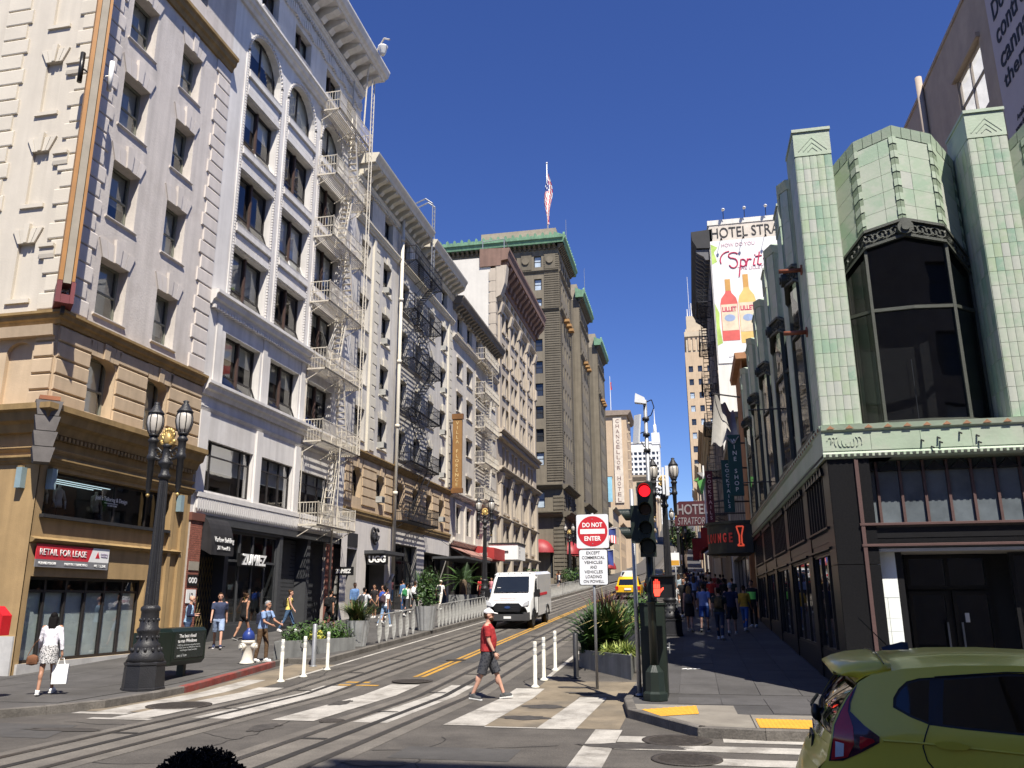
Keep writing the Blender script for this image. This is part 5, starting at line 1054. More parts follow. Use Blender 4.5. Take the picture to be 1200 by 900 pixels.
# black base
def base(fr, u0, u1, bays, h0, D=0., trim_=None):
    plum_ = trim_ or plum
    MB(fr).box(u0, u0+.5, .1, 2.6, -.8, -.03).box(u0, u0+.5, 2.612, 4.655, -.8, -.03).build('granite_pier', granite, gb)
    for a, c in bays:
        L = fr; MB(L).box(a, c, 3.38, 4.66, -.6, -.5).build('clerestory_back', M('frosted_panel', (.13, .15, .165), .35, .25, 1.5), gb); n = max(4, int((c-a)/.4))
        for k in range(n+1): u = a+(c-a)*k/n; MB(L).box(u-.025, u+.025, 3.38, 4.64, -.45+D, -.36+D).build('mullion', plum_, gb)
        for k in range(n):
            u, u_ = a+(c-a)*k/n+.03, a+(c-a)*(k+1)/n-.03; g_ = MB(L); g_.poly([(u, 3.4, -.42+D), (u_, 3.4, -.42+D), (u_, 4.45, -.42+D), (u, 4.45, -.42+D)]); g_.build('pane', M('frosted_glass', (.12, .14, .155), .18, .35, 1.2, 0, spec=.7), gb)
            m = MB(L); m.prism([(u, 4.44), (u_, 4.44), ((u+u_)/2, 4.62)], -.44+D, -.3+D); m.build('pendant', black_m, gb)
        MB(L).prof(a-.05, c+.05, [(-.6, 3.1), (-.05, 3.1), (-.05, 3.3), (-.02, 3.33), (-.02, 3.38), (-.6, 3.4)]).build('transom', black_m, gb)
        for v in (3.33, 2.93): MB(L).prof(a-.05, c+.05, [(-.02, v), (.03, v+.01), (.03, v+.05), (-.02, v+.06)]).build('transom_moulding', plum_, gb)
        MB(L).box(a-.05, c+.05, 2.9, 3.1, -.6, -.06).build('transom', granite, gb)
base(SF_, GX+.02, GE, [(3.3, 6.8), (7.5, 10.9)], 0); MB(SF_).box(6.85, 7.45, .1, 4.655, -.8, -.03).build('granite_pier', granite, gb)
MB(SF_).box(3.27, 3.34, .1, 4.64, -.5, .02).build('door_jamb', plum, gb)
# lit white reveal, recessed doors
m = MB(SF_); m.box(3.36, 3.88, .12, 2.9, -.34, -.3); m.build('white_panel', M('white_board', (.78, .82, .8), .6, .05, 1), gb); m = MB(SF_); m.box(3.37, 3.87, 1.98, 1.99, -.3, -.297); m.box(3.66, 3.668, .12, 1.98, -.3, -.297); [m.box(3.37, 3.87, .4+k*.24, .404+k*.24, -.3, -.298) for k in range(6)]; m.build('panel_joint', M('joint_grey', (.4, .43, .42), .8), gb)
MB(SF_).box(3.89, 4.0, .12, 2.9, -.42, -.3).build('door_post', black_m, gb); g_ = MB(SF_); g_.poly([(3.92, .15, -.4), (4.25, .15, -1.2), (4.25, 2.85, -1.2), (3.92, 2.85, -.4)]); g_.build('pane', glass_d, gb)
MB(SF_).box(3.3, 6.85, 2.84, 2.9, -1.55, -.06).build('soffit', M('soffit_pale', (.5, .48, .44), .8), gb); MB(SF_).box(3.3, 10.9, .1, 2.9, -1.58, -1.5).build('entrance_back', M('entrance_dark', (.02, .02, .02), .5), gb)
for u0, u1 in ((4.3, 5.05), (5.12, 5.85)):
    window(gb, SF_, (u0, u1, .15, 2.1), -1.4, 1, (), .07, black_m, glass_d, name='door'); MB(SF_).cone((u1-.1 if u0 < 5 else u0+.1, .9, -1.32), (u1-.1 if u0 < 5 else u0+.1, 1.5, -1.32), .02, .02, 6).build('door_handle', galv, gb)
window(gb, SF_, (4.3, 5.85, 2.15, 2.82), -1.4, 2, (), .07, black_m, glass_d); window(gb, SF_, (6.0, 6.8, .15, 2.82), -.6, 1, (), .07, black_m, glass_d); window(gb, SF_, (7.5, 10.9, .5, 2.85), -.3, 3, (), .08, black_m, glass_d)
MB(SF_).box(5.3, 5.38, 1.5, 1.68, -1.385, -1.38).build('notice', letter_w, gb)
rb = []
for u, u_ in zip(PW, PW[1:]): rb.append((u+.6, u_-.1))
base(RF, GY+.02, GY+21, rb, 0, .33, black_m)
for u in PW[1:]: MB(RF).box(u-.08, u+.58, .1, 4.655, -.8, -.03).build('granite_pier', granite, gb)
for a, c in rb: window(gb, RF, (a, c, .9 if a < 30 else 1.2, 2.9), -.08, 3, (), .05, black_m, G('side_shop_glass', (.6, .63, .64), .22)); MB(RF).box(a-.1, c+.1, .1, .9 if a < 30 else 1.2, -.6, -.06).build('stall_riser', granite, gb)
cop_pipe = M('rust_pipe', (.22, .07, .035), .6)
for k, (u, v) in enumerate(((17.9, 8.95), (18.0, 7.55))): t = thing('flag_bracket', ['upper rusty pipe stub on the side of the tiled corner pillar', 'lower rusty pipe stub on the side of the tiled corner pillar'][k], 'bracket', RF((u, v, 0))); m = MB(RF); m.cone((u, v, -.1), (u, v, .5), .05, .05, 8); m.cone((u, v, .0), (u, v, .04), .12, .12, 8); m.build('pipe', cop_pipe, t)
for u, v in ((24, 7.2), (29, 5.8)): t = thing('flag_bracket', 'dark thin rod standing out from the tiled side wall, %s of two' % ('upper' if v > 7 else 'lower'), 'bracket', RF((u, v, 0))); MB(RF).cone((u, v, -.3), (u, v, .9), .02, .02, 6).build('rod', iron, t)
# ================================================================ grey party wall with banner, behind the tiled shop
pw = M('party_wall_grey', (.4, .33, .265), .9, .1, .8, .3, 12, streak=.05, dirt=(.24, .2, .18), dirt_amt=.4)
gw = thing('office_building', 'bare grey concrete side wall with one open window above the tiled shop', 'building', (11, GY, 12))
GWF = FX(11.0, -1); wo = (28.15, 30.75, 18.6, 21.1)
facade(gw, GWF, GY, 37.8, 10, 23.3, [wo], pw, .12); facade(gw, FY(GY), 11, 30, .1, 23.3, [], pw, .3)
MB().box(11.3, 24, 31.6, 31.9, 10, 23.25).build('added_back_wall', M('added_wall_white', (.7, .7, .68), .8), gw); MB(GWF).box(GY, 37.8, 23.3, 23.45, -.5, .05).build('coping', pw, gw)  # white wall added under an open roof, so sun makes the window bright
window(gw, GWF, wo, -.06, 2, (.55,), .09, M('frame_tan', (.3, .26, .22), .7), clear_g); MB(GWF).box(28.0, 30.9, 21.12, 21.3, 0, .14).build('lintel', pw, gw)
MB(GWF).cone((34.5, 12, .14), (34.5, 23.9, .14), .14, .14, 8).build('vent_pipe', pw, gw); MB(GWF).box(37.8, 41, 10, 21.3, -14, -.1).build('lower_wall', pw, gw)
m = MB(GWF); m.box(38.5, 38.9, 21.3, 22.2, -1, -.3); m.box(39.4, 40, 21.3, 21.9, -1, -.3); m.build('roof_vents', white_m, gw)
bn = thing('wall_banner', 'grey lilac banner with big slanting black words on the concrete wall', 'banner', GWF((24, 18, .05))); MB(GWF).box(20, 26.98, 13, 24.8, .04, .07).build('cloth', M('banner_lilac', (.45, .41, .44), .8, .06, 1), bn)
for k, s_ in enumerate(('Dosed', 'controlled', 'cannabis', 'therapy')):
    L_ = {'Dosed': 2.1, 'controlled': 3.7, 'cannabis': 3.45, 'therapy': 2.9}[s_]; text(s_, bn, letter_k, GWF((26.55-L_/2, 20.95-k*.92, .08)), (0, -1, 0), UZ, L_, .74 if k else .72, .01, bold=.015)
text('to', bn, letter_k, GWF((24.7, 17.2, .08)), (0, -1, 0), UZ, .7, .55, .01, bold=.015); text('Available at\nwww.dosed.com', bn, letter_k, GWF((25.6, 16.55, .08)), (0, -1, 0), UZ, 1.5, .5, .01)
# ================================================================ banner hotel further up the right side
hs_w = M('hotel_white_wall', (.7, .68, .62), .85, .06, .6, .25, 12, streak=.12); hs_d = M('hotel_front_dark', (.2, .18, .165), .85, .12, 1, .2, 20)
hs = thing('hotel_building', 'tall hotel with a white side wall, dark street front and deep bracketed cornice', 'building', (GX, 62, 2))
FH = FY(62); MB(FH).box(GX+.05, 26, 2, 30.5, -.4, 0).build('flank_wall', hs_w, hs); MB(FH).box(GX, 26, 30.5, 30.9, -2, .1).build('coping', hs_w, hs)
ch_ = [(63.3+k*2.9, 64.6+k*2.9) for k in range(6)]; rh = [(7+k*3.3, 8.9+k*3.3) for k in range(7)]; ops = [(*c, *r) for c in ch_ for r in rh]
facade(hs, RF, 62, 80, 2, 30, ops, hs_d, .3); far_windows(hs, RF, ch_, rh); MB(RF).box(62.42, 79.9, 2, 29.8, -14, -1).build('interior', room_m, hs)
MB(RF).prof(61.95, 80.2, [(-.3, 28.6), (.9, 28.7), (1.25, 29.4), (1.3, 30.1), (-.3, 30.2)]).build('cornice', M('cornice_black', (.03, .03, .032), .7), hs); repeat(hs, RF, bracket(RF, .3, .9, 1.0), 'cornice_bracket', M('bracket_grey', (.13, .13, .135), .7), [(62.1+k*.85, 27.7, 0) for k in range(21)])
fire_escape(hs, RF, 62.6, 66.6, [8, 11.3, 14.6, 17.9, 21.2, 24.5], bp, d=1.1)
ad = thing('wall_banner', 'huge white wine bottle advert banner on the hotel side wall', 'banner', (5, 61.9, 18)); MB(FH).box(GX+.12, 8.6, 19.2, 29.15, .02, .06).build('cloth', M('advert_white', (.74, .73, .71), .8, .05, .5), ad); MB(FH).box(GX+.12, 8.6, 29.16, 30.5, .02, .05).build('name_board', M('name_cream', (.6, .54, .46), .8), ad)
X1 = (1, 0, 0)
text('HOTEL STRATFORD', ad, letter_k, (7.0, 61.935, 29.8), X1, UZ, 8.0, .85, .02); pk = M('letter_rose', (.5, .03, .1), .7); pk2 = M('letter_pale_rose', (.5, .32, .38), .7)
text('HOW DO YOU', ad, pk2, (4.95, 61.93, 28.72), X1, UZ, 2.5, .3, .01); text('THE LILLET WAY', ad, pk2, (6.25, 61.93, 26.7), X1, UZ, 2.9, .26, .01); text('BIG', ad, letter_w, (4.05, 61.915, 19.85), X1, UZ, .75, .36, .01, bold=.04); text('OUTDOOR', ad, letter_k, (5.65, 61.915, 19.85), X1, UZ, 1.9, .36, .01)
MB(FH).box(3.5, 4.6, 19.6, 20.12, .02, .05).build('red_tab', MATS['banner_red'], ad)
def script(word, x, z, s_):                            # handwritten word drawn as pen strokes
    m = MB()
    for st in word:
        m.tube([(x+p[0]*s_, 61.93, z+p[1]*s_) for p in st], .055, 5)
    m.build('handwriting', pk, ad)
def arc(cx, cy, rx, ry, a0, a1, n=9): return [(cx+rx*math.cos(R(a0+(a1-a0)*k/n)), cy+ry*math.sin(R(a0+(a1-a0)*k/n))) for k in range(n+1)]
script([arc(.55, 1.35, .45, .3, 20, 270)+arc(.5, .55, .4, .5, 90, -160), arc(.2, .9, .9, .9, 200, 90), [(1.25, .9), (.95, -.9)], arc(1.4, .5, .28, .38, 140, -150), [(1.85, .9), (1.7, .15)], arc(2.05, .6, .2, .25, 160, 40), [(2.5, .85), (2.35, .2), (2.55, .15)], [(2.55, 1.2), (2.58, 1.25)], [(3.0, 1.5), (2.75, .3), (2.95, .15), (3.1, .3)], [(2.6, 1.05), (3.2, 1.1)], [(3.3, .8), (3.75, .85), (3.35, .2), (3.8, .2)], arc(3.5, -.2, .3, .35, 60, -150), arc(4.35, 1.5, .3, .35, 170, -80)+[(4.35, .75)], [(4.3, .25), (4.33, .3)]], 4.1, 26.75, .8)
for k, (x, gl_, cap_) in enumerate(((3.95, M('bottle_rose', (.62, .12, .1), .5, .15, 1), M('foil_amber', (.55, .3, .08), .5)), (5.3, M('bottle_gold', (.68, .48, .16), .5, .15, 1), MATS['foil_amber']))):
    z0, h = 20.95+(-.25*k), 5.0+.55*k; m = MB(FH); H = [(-.62, 0), (.62, 0), (.64, .06), (.64, .6), (.55, .68), (.25, .76), (.2, .8), (-.2, .8), (-.25, .76), (-.55, .68), (-.64, .6), (-.64, .06)]
    m.prism([(x+a, z0+b_*h) for a, b_ in H], .06, .075); m.build('bottle', gl_, ad); MB(FH).box(x-.2, x+.2, z0+.8*h, z0+.99*h, .06, .078).build('foil', cap_, ad); MB(FH).box(x-.6, x+.6, z0+.16*h, z0+.58*h, .075, .082).build('label', M('label_cream', (.68, .58, .42), .8), ad)
    text('LILLET', ad, pk, (x, 61.914, z0+.5*h), X1, UZ, 1.05, .38, .008, bold=.03); m = MB(FH); m.prism([(x+.4*math.cos(2*math.pi*q/14), z0+.36*h+.28*math.sin(2*math.pi*q/14)) for q in range(14)], .082, .088); m.build('label_oval', M('label_blue', (.3, .38, .55), .8), ad)
lf = M('advert_green', (.42, .58, .15), .8, .35, .8)
for P_l in ([(2.9, 20.6), (3.3, 20.8), (3.15, 22.2), (3.2, 23.2), (2.9, 24)], [(2.9, 27.2), (3.3, 27.4), (3.1, 28.2), (3.4, 28.6), (2.9, 28.9)], [(6.05, 23.2), (6.7, 23), (6.9, 24), (6.4, 24.1)]): MB(FH).prism(P_l, .06, .066).build('leaf_print', lf, ad)
for k in range(3): t = thing('roof_lamp', 'small white lamp %s on the banner wall parapet' % ('nearest the street', 'in the middle', 'furthest from the street')[k], 'lamp', (4+k*1.6, 61.8, 30.9)); MB().cone((4+k*1.6, 61.8, 30.9), (4+k*1.6, 61.6, 31.5), .03, .03, 5).build('arm', iron, t); MB().ell((4+k*1.6, 61.5, 31.55), .14, .2, .1, 8, 6).build('head', white_m, t)
for k in range(3): t = thing('banner_lamp', 'dark spotlight hung before the advert, %s of three' % ('left', 'middle', 'right')[k], 'lamp', (3.7+k*1.65, 61.2, 28.4)); MB().cone((3.7+k*1.65, 61.9, 29.3), (3.7+k*1.65, 61.3, 29.15), .02, .02, 5).build('arm', iron, t); MB().cone((3.7+k*1.65, 61.3, 29.15), (3.7+k*1.65, 61.4, 28.92), .05, .09, 8).build('head', dark_m, t)
# low buildings between, signs and canvas
lowb = [(39.7, 45, 13.2, M('orange_brick', (.4, .2, .1), .85), 'low orange brick building behind the folded canvas'), (45.2, 62, 11.5, M('dim_stucco', (.3, .28, .25), .85), 'dim low stucco building between the tiled shop and the banner hotel')]
for y0, y1, h, mat, lab in lowb:
    b = thing('street_building', lab, 'building', (GX+.15, y0, 1)); f = FX(GX+.15, -1); cs = [(y0+.8+j*2.2, y0+2.2+j*2.2) for j in range(int((y1-y0-1)/2.2))]; rows = [(6, 8), (9.2, 11)]
    facade(b, f, y0, y1, .9, h, [(*c, *r) for c in cs for r in rows]+[(y0+.5, y1-.5, 1.6, 4.6)], mat, .3); far_windows(b, f, cs, rows); window(b, f, (y0+.5, y1-.5, 1.6, 4.6), -.3, 4, (), .08, frame_k, glass_far); MB(f).box(y0, y1, 1, h, -10, -.8).build('interior', mat, b); MB(f).prof(y0, y1, [(-10, h), (.25, h), (.3, h+.3), (-10, h+.4)]).build('cornice', mat, b)
cv = thing('canvas', 'pale folded canvas sheet hung high over the right pavement', 'canvas', (2.2, 40, 9)); m = MB(); m.smooth = True
def cpt(s_, t): return (1.55+1.0*s_-.3*t*(1-s_), 40.2+2.5*s_*(1-t), 11.6-2.5*t*(1-.25*s_)-.4*s_+.15*math.sin(s_*14))
for i in range(12):
    for j in range(8): m.poly([cpt(i/12, j/8), cpt((i+1)/12, j/8), cpt((i+1)/12, (j+1)/8), cpt(i/12, (j+1)/8)])
m.build('sheet', M('canvas_grey', (.32, .31, .29), .9, .1, 2), cv); MB().tube([(2.75, 40.2, 11.4), (1.5, 40.2, 11.65)], .04, 5).build('arm', iron, cv)
teal = M('sign_teal', (.02, .075, .07), .6)
def vsign(name, lab, x0, x1, y, z0, z1, word, mat, lm, lx=None, sz=None, cap=None):
    t = thing(name, lab, 'sign', ((x0+x1)/2, y, z0)); MB().box(x0, x1, y, y+.2, z0, z1).build('panel', mat, t); n = len(word); d = (z1-z0-.3)/n
    for k, c in enumerate(word):
        if c != ' ': text(c, t, lm, ((x0+x1)/2, y-.005, z1-.15-d*(k+.5)), X1, UZ, None, d*.68, .01, bold=.01)
    MB().tube([(x1-.05, y+.1, z1-.4), (GX+.2, y+.1, z1-.4)], .04, 5).tube([(x1-.05, y+.1, z0+.5), (GX+.2, y+.1, z0+.5)], .04, 5).build('bracket', iron, t); return t
vsign('vertical_sign', 'tall teal vertical wine shop sign over the right pavement', 2.0, 2.62, 40.3, 6.7, 9.6, 'WINE SHOP', teal, letter_w); vsign('vertical_sign', 'teal vertical cocktails sign left of and below the wine shop sign', 1.68, 2.18, 40.9, 6.0, 8.5, 'COCKTAILS', teal, letter_w)
red_l = M('letter_red', (.5, .04, .03), .5, emit=.05)
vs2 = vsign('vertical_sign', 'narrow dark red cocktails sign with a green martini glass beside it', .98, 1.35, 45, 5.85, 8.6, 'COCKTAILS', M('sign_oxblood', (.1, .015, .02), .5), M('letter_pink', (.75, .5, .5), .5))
gmart = M('neon_green_shaded', (.1, .3, .08), .4, emit=.05); m = MB(); m.prism([(.55, 8.05), (1.0, 8.25), (.8, 7.4), (.72, 7.4)], 44.95, 45.05, 1); m.prism([(.35, 8.1), (.62, 8.28), (.62, 8.1)], 44.95, 45.06, 1); m.build('martini_glass', gmart, vs2)  # martini green darkened to stand in for shade
m = MB(); m.box(.86, .94, 45, 45.15, 5.8, 8.9); m.build('neon_edge', letter_w, vs2)
lm = thing('marquee_sign', 'curved dark marquee with red neon lounge lettering over the right pavement', 'sign', (2, 40, 4)); A = [(2.75-1.95*math.cos(R(a)), 40.4+1.6*math.sin(R(a))) for a in range(-90, 91, 12)]
m = MB(); m.prism(A, 4.1, 5.3); m.prism([(2.75-(2.75-x)*1.04, 40.4+(y-40.4)*1.04) for x, y in A], 5.3, 5.42); m.prism([(2.75-(2.75-x)*1.04, 40.4+(y-40.4)*1.04) for x, y in A], 4.0, 4.1); m.build('canopy', M('marquee_olive', (.03, .032, .024), .6), lm)
for k, c in enumerate('LOUNGE'): a = R(-16-k*9); x, y = 2.75-1.97*math.cos(a), 40.4+1.62*math.sin(a); text(c, lm, red_l, (x, y, 4.68), (1.97*-math.sin(a), -1.62*math.cos(a), 0), UZ, .17, .42, .02, bold=.03)
m = MB(); x, y = 2.75-1.97*math.cos(R(-74)), 40.4+1.65*math.sin(R(-74)); m.tube([(x-.15, y-.03, 5.15), (x+.15, y-.03, 5.15), (x+.05, y-.03, 4.75), (x+.05, y-.03, 4.4), (x+.14, y-.03, 4.3), (x-.14, y-.03, 4.3), (x-.05, y-.03, 4.4), (x-.05, y-.03, 4.75), (x-.15, y-.03, 5.15)], .035, 5); m.build('neon_glass', M('neon_orange', (.8, .1, .05), .4, emit=.3), lm)
hsg = thing('hanging_sign', 'dark red hotel name sign hanging across the right pavement', 'sign', (0, 58, 7)); m = MB(); m.prism([(-.95, 6.85), (1.3, 6.85), (1.3, 8.5), (-.6, 8.5), (-.95, 8.2)], 58, 58.25, 1); m.build('panel', M('sign_burgundy_shaded', (.06, .01, .015), .6), hsg); MB().tube([(1.2, 58.1, 8.3), (2.9, 58.1, 8.6)], .05, 5).build('bracket', iron, hsg)  # panel red darkened to stand in for shade on the sign
text('HOTEL', hsg, M('letter_grey_shaded', (.24, .22, .23), .5), (.3, 57.99, 7.95), X1, UZ, 2.1, .7, .02, bold=.02); text('STRATFORD', hsg, MATS['letter_grey_shaded'], (.3, 57.99, 7.17), X1, UZ, 2.1, .48, .02, shear=.2)  # letter grey darkened along with the panel, as shade
# far right side
dk = thing('hotel_tower', 'very tall beige brick hotel tower at the end of the right side', 'building', (GX, 393, gz(393)))
fd = FY(393); cols_ = [(GX+1.3, GX+3.4), (GX+5.6, GX+7.7), (GX+10, GX+12)]; rows = [(30+k*6.5, 33+k*6.5) for k in range(13)]
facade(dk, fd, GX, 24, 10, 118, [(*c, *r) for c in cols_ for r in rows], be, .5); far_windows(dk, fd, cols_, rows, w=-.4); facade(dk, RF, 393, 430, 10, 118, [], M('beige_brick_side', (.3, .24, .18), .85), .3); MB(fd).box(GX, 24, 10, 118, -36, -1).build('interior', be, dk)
MB(fd).box(GX+.8, 24, 118, 130, -30, -1).box(GX+.2, 24, 126, 128.5, -30, -.2).box(GX+1.5, 20, 130, 137, -30, -2).build('upper_stage', be2, dk); m = MB(fd); [m.box(GX+1.8+k*2.2, GX+3+k*2.2, 119, 129, -2, -.6) for k in range(8)]; m.build('upper_pilaster', be, dk); m = MB(); [m.cone((5+k*2, 396, 137), (5+k*2, 396, 141+k % 2*3), .3, .2, 6) for k in range(5)]; m.cone((6, 396, 137), (6, 396, 158), .15, .08, 6); m.build('roof_masts', white_m, dk)
for k, (y, h, col) in enumerate(((82, 16, be2), (112, 20, be), (150, 18, M('grey_block3', (.33, .31, .29), .85)), (190, 24, be2), (235, 22, be), (290, 24, MATS['grey_block']), (340, 26, be2))):
    z = gz(y); b = thing('street_building', ['tan block just past the banner hotel', 'beige block second past the banner hotel', 'grey block third past the banner hotel', 'tan block midway up the right side of the hill', 'beige block above midway on the right side of the hill', 'grey block high on the right side of the hill', 'tan block next below the tall beige tower'][k], 'building', (GX, y, z), 0, 'buildings lining the right side of the hill')
    rows = [(z+4+j*3.4, z+5.9+j*3.4) for j in range(int((h-5)/3.4))]; cs = [(y+2+j*4, y+3.6+j*4) for j in range(6)]
    facade(b, RF, y, y+27, z-1, z+h, [(*c, *r) for c in cs for r in rows], col, .3); far_windows(b, RF, cs, rows, two=False); MB(RF).box(y, y+27, z-1, z+h, -14, -.6).build('interior', col, b); ledge(b, RF, y, y+27, z+h-.6, .7, .8, col, 'cornice')
    fa = FY(y); MB(fa).box(GX, 16, z-1, z+h, -.5, 0).build('flank_wall', col, b)
for k, (y, x0, mat, lab) in enumerate(((66, .7, 'awning_red', 'red shop awning beyond the hanging hotel sign'), (78, .9, 'awning_faded', 'faded shop awning second beyond the hanging hotel sign'), (96, .3, 'awning_red', 'red shop awning far down the right pavement'), (120, .6, 'dim_stucco', 'grey shop awning furthest down the right pavement'))):
    t = thing('awning', lab, 'awning', (GX, y, gz(y)+3)); z = gz(y)+SW; f = RF; MB(f).prof(y, y+4, [(0, z+4.6), (GX-x0, z+3.4), (GX-x0, z+2.9), (GX-x0-.05, z+2.9), (GX-x0-.05, z+3.35), (0, z+4.5)]).build('canopy', MATS[mat], t)
# building on the near right corner behind the viewer: it shades the crossing and shows in the shop glass
sb = thing('office_building', 'plain stone office block behind the viewer that shades the crossing', 'building', (3.1, -3, 0))
so = [(5.5+k*3, 7.3+k*3, 5+j*3.6, 7.2+j*3.6) for k in range(10) for j in range(5)]
f = Fr((0, -3, 0), (1, 0, 0), (0, 1, 0), 'Ys'); facade(sb, f, 3.5, 36, 0, 25.3, so, MATS['grey_block'], .3); far_windows(sb, f, [(o[0], o[1]) for o in so[::5]], [(o[2], o[3]) for o in so[:5]]); MB(f).box(3.5, 36, 0, 25.3, -25, -.5).build('interior', be2, sb)

for k, (y, x0, z, h, mt, lab) in enumerate(((72, .9, 6.2, 1.6, 'awning_red', 'small red hanging banner beyond the hanging hotel sign'), (90, .2, 6.0, 2.2, 'awning_red', 'pinkish red hanging banner far down the right pavement'), (69, 1.6, 5.2, .9, 'letter_white', 'small white hanging shop board down the right pavement'), (84, 1.2, 7.6, 1.2, 'sign_teal', 'small teal hanging board down the right pavement'), (106, 1.0, 7.5, 2.6, 'letter_white', 'tall white hanging board far down the right pavement'))):
    t = thing('hanging_sign', lab, 'sign', (x0, y, z)); MB().box(x0, x0+1.1, y, y+.12, z, z+h).build('board', MATS[mt], t); MB().box(x0, GX, y+.03, y+.09, z+h, z+h+.06).build('bracket', iron, t)
for k, (x, y) in enumerate(((-.95, 52), (-.95, 70))):
    t = thing('parking_sign', ['white and yellow kerb sign on a pole by the crowd, the nearer one', 'white and yellow kerb sign on a pole by the crowd, the further one'][k], 'sign', (x, y, gz(y)+SW)); MB().cone((0, 0, 0), (0, 0, 3.2), .04, .04, 8).build('pole', galv, t, True); MB().box(-.25, .25, -.05, -.03, 2.3, 3.1).build('sign_plate', letter_w, t, True); MB().box(-.23, .23, -.06, -.05, 2.35, 2.65).build('yellow_panel', MATS['tactile_yellow'], t, True)

# building closing the street far behind the viewer (seen only in the glass)
fl_ = thing('office_building', 'long grey block closing the street far behind the viewer', 'building', (0, -150, 0)); f = Fr((0, -150, 0), (1, 0, 0), (0, 1, 0), 'Yf'); so = [(-58+k*5, -55.5+k*5, 6+j*5, 9+j*5) for k in range(24) for j in range(9)]
facade(fl_, f, -60, 62, 0, 55, so, MATS['grey_block'], .4); MB(f).box(-60, 62, 0, 55, -20, -.3).build('interior', MATS['far_glass'], fl_)
# ================================================================ twin street lamps
lampglass = M('lamp_glass', (.5, .47, .42), .25, .12, 6, 0, spec=.6); gold = M('gilded_ornament', (.5, .35, .13), .45, .2, 8, .3, 60, metal=.5)
lamp_i = M('lamp_iron', (.02, .02, .022), .42, .2, 6, .5, 45)
def twin_lamp(loc, label):
    t = thing('street_lamp', label, 'street lamp', loc, 0, 'twin globe street lamps')
    m = MB(); O8 = math.pi/8
    m.lathe((0, 0, 0), [(.46, -.3), (.46, .04), (.44, .05), (.42, .5), (.44, .52), (.44, .56), (.4, .58)], 8, O8, False); m.build('base', lamp_i, t, True)
    m = MB(); m.lathe((0, 0, 0), [(.4, .58), (.36, .66), (.37, .7), (.3, .78), (.27, .88), (.28, .92), (.22, .98), (.215, 1.16), (.24, 1.2), (.25, 1.24), (.2, 1.3), (.185, 1.62), (.21, 1.66), (.2, 1.72), (.15, 1.76)], 20)
    for k in range(12):                                # cast leaves and beads on the lower shaft
        a = 2*math.pi*k/12
        for r, z, s_ in ((.3, .82, .035), (.225, 1.08, .026), (.195, 1.45, .024)): m.ell((r*math.cos(a), r*math.sin(a), z), s_, s_, s_*1.6, 6, 4)
    m.build('pedestal', lamp_i, t, True)
    m = MB(); n = 20
    for j in range(n):                                 # fluted shaft
        a = 2*math.pi*j/n
    rings = []
    for z, r in ((1.76, .15), (4.55, .098)): rings.append([((r if k % 2 else r*.86)*math.cos(2*math.pi*k/32), (r if k % 2 else r*.86)*math.sin(2*math.pi*k/32), z) for k in range(32)])
    m.loft(rings); m.lathe((0, 0, 0), [(.1, 4.55), (.14, 4.6), (.14, 4.66), (.1, 4.7), (.09, 4.82), (.15, 4.9), (.16, 4.96), (.1, 5.02), (.08, 5.3), (.12, 5.34), (.05, 5.4)], 14); m.build('shaft', lamp_i, t, True)
    m = MB()
    for s_ in (-1, 1):
        m.tube([(0, 0, 5.1), (s_*.15, 0, 5.02), (s_*.3, 0, 5.08), (s_*.38, 0, 5.2)], .035, 6); m.tube([(0, 0, 5.3), (s_*.12, 0, 5.2), (s_*.24, 0, 5.3), (s_*.36, 0, 5.26)], .025, 6); m.tube([(s_*.2+.06*math.cos(a*.7), 0, 5.16+.06*math.sin(a*.7)) for a in range(9)], .016, 5)
        m.lathe((s_*.38, 0, 0), [(.015, 4.22), (.05, 4.26), (.035, 4.32), (.06, 4.36), (.075, 5.0), (.11, 5.04), (.11, 5.12), (.085, 5.16), (.09, 5.42), (.12, 5.46), (.12, 5.5), (.085, 5.54), (.1, 5.62)], 12)
    m.build('cross_arm', lamp_i, t, True)
    m = MB()
    for k in range(9): a = math.pi*(k/8); m.cone((0, 0, 5.35), (.17*math.cos(a), .0, 5.42+.3*math.sin(a)**.6), .05, .035, 6); m.ell((.16*math.cos(a), 0, 5.44+.28*math.sin(a)**.6), .05, .045, .06, 6, 4)
    m.ell((0, -.03, 5.5), .11, .06, .15, 8, 6); m.build('crest', gold, t, True)
    for s_ in (-1, 1):
        c = (s_*.38, 0, 0); f = MB(); n = 8; pr = [(.1, 5.62), (.155, 5.72), (.19, 5.88), (.185, 6.0), (.155, 6.12)]
        for k in range(n):
            a = 2*math.pi*k/n
            f.tube([(c[0]+r*1.02*math.cos(a), r*1.02*math.sin(a), z) for r, z in pr], .011, 4)
        f.lathe(c, [(.17, 6.11), (.19, 6.13), (.17, 6.16), (.11, 6.24), (.07, 6.32), (.05, 6.34), (.075, 6.38), (.03, 6.41)], 14); f.lathe(c, [(.11, 5.58), (.12, 5.62), (.1, 5.65)], 14)
        ob = f.build('lantern', lamp_i, t, True); g = MB(); g.lathe(c, [(.1, 5.62)]+[(r*.97, z) for r, z in pr[1:]], 18); g.build('globe', lampglass, ob, True)
        m = MB(); m.lathe(c, [(.02, 4.16), (.045, 4.2), (.03, 4.25)], 8); m.build('finial', gold, t, True)
    return t
L1 = twin_lamp((-11.78, 16.95, SW), 'black iron street lamp with gold crest on the left pavement beside the dark advert cabinet')
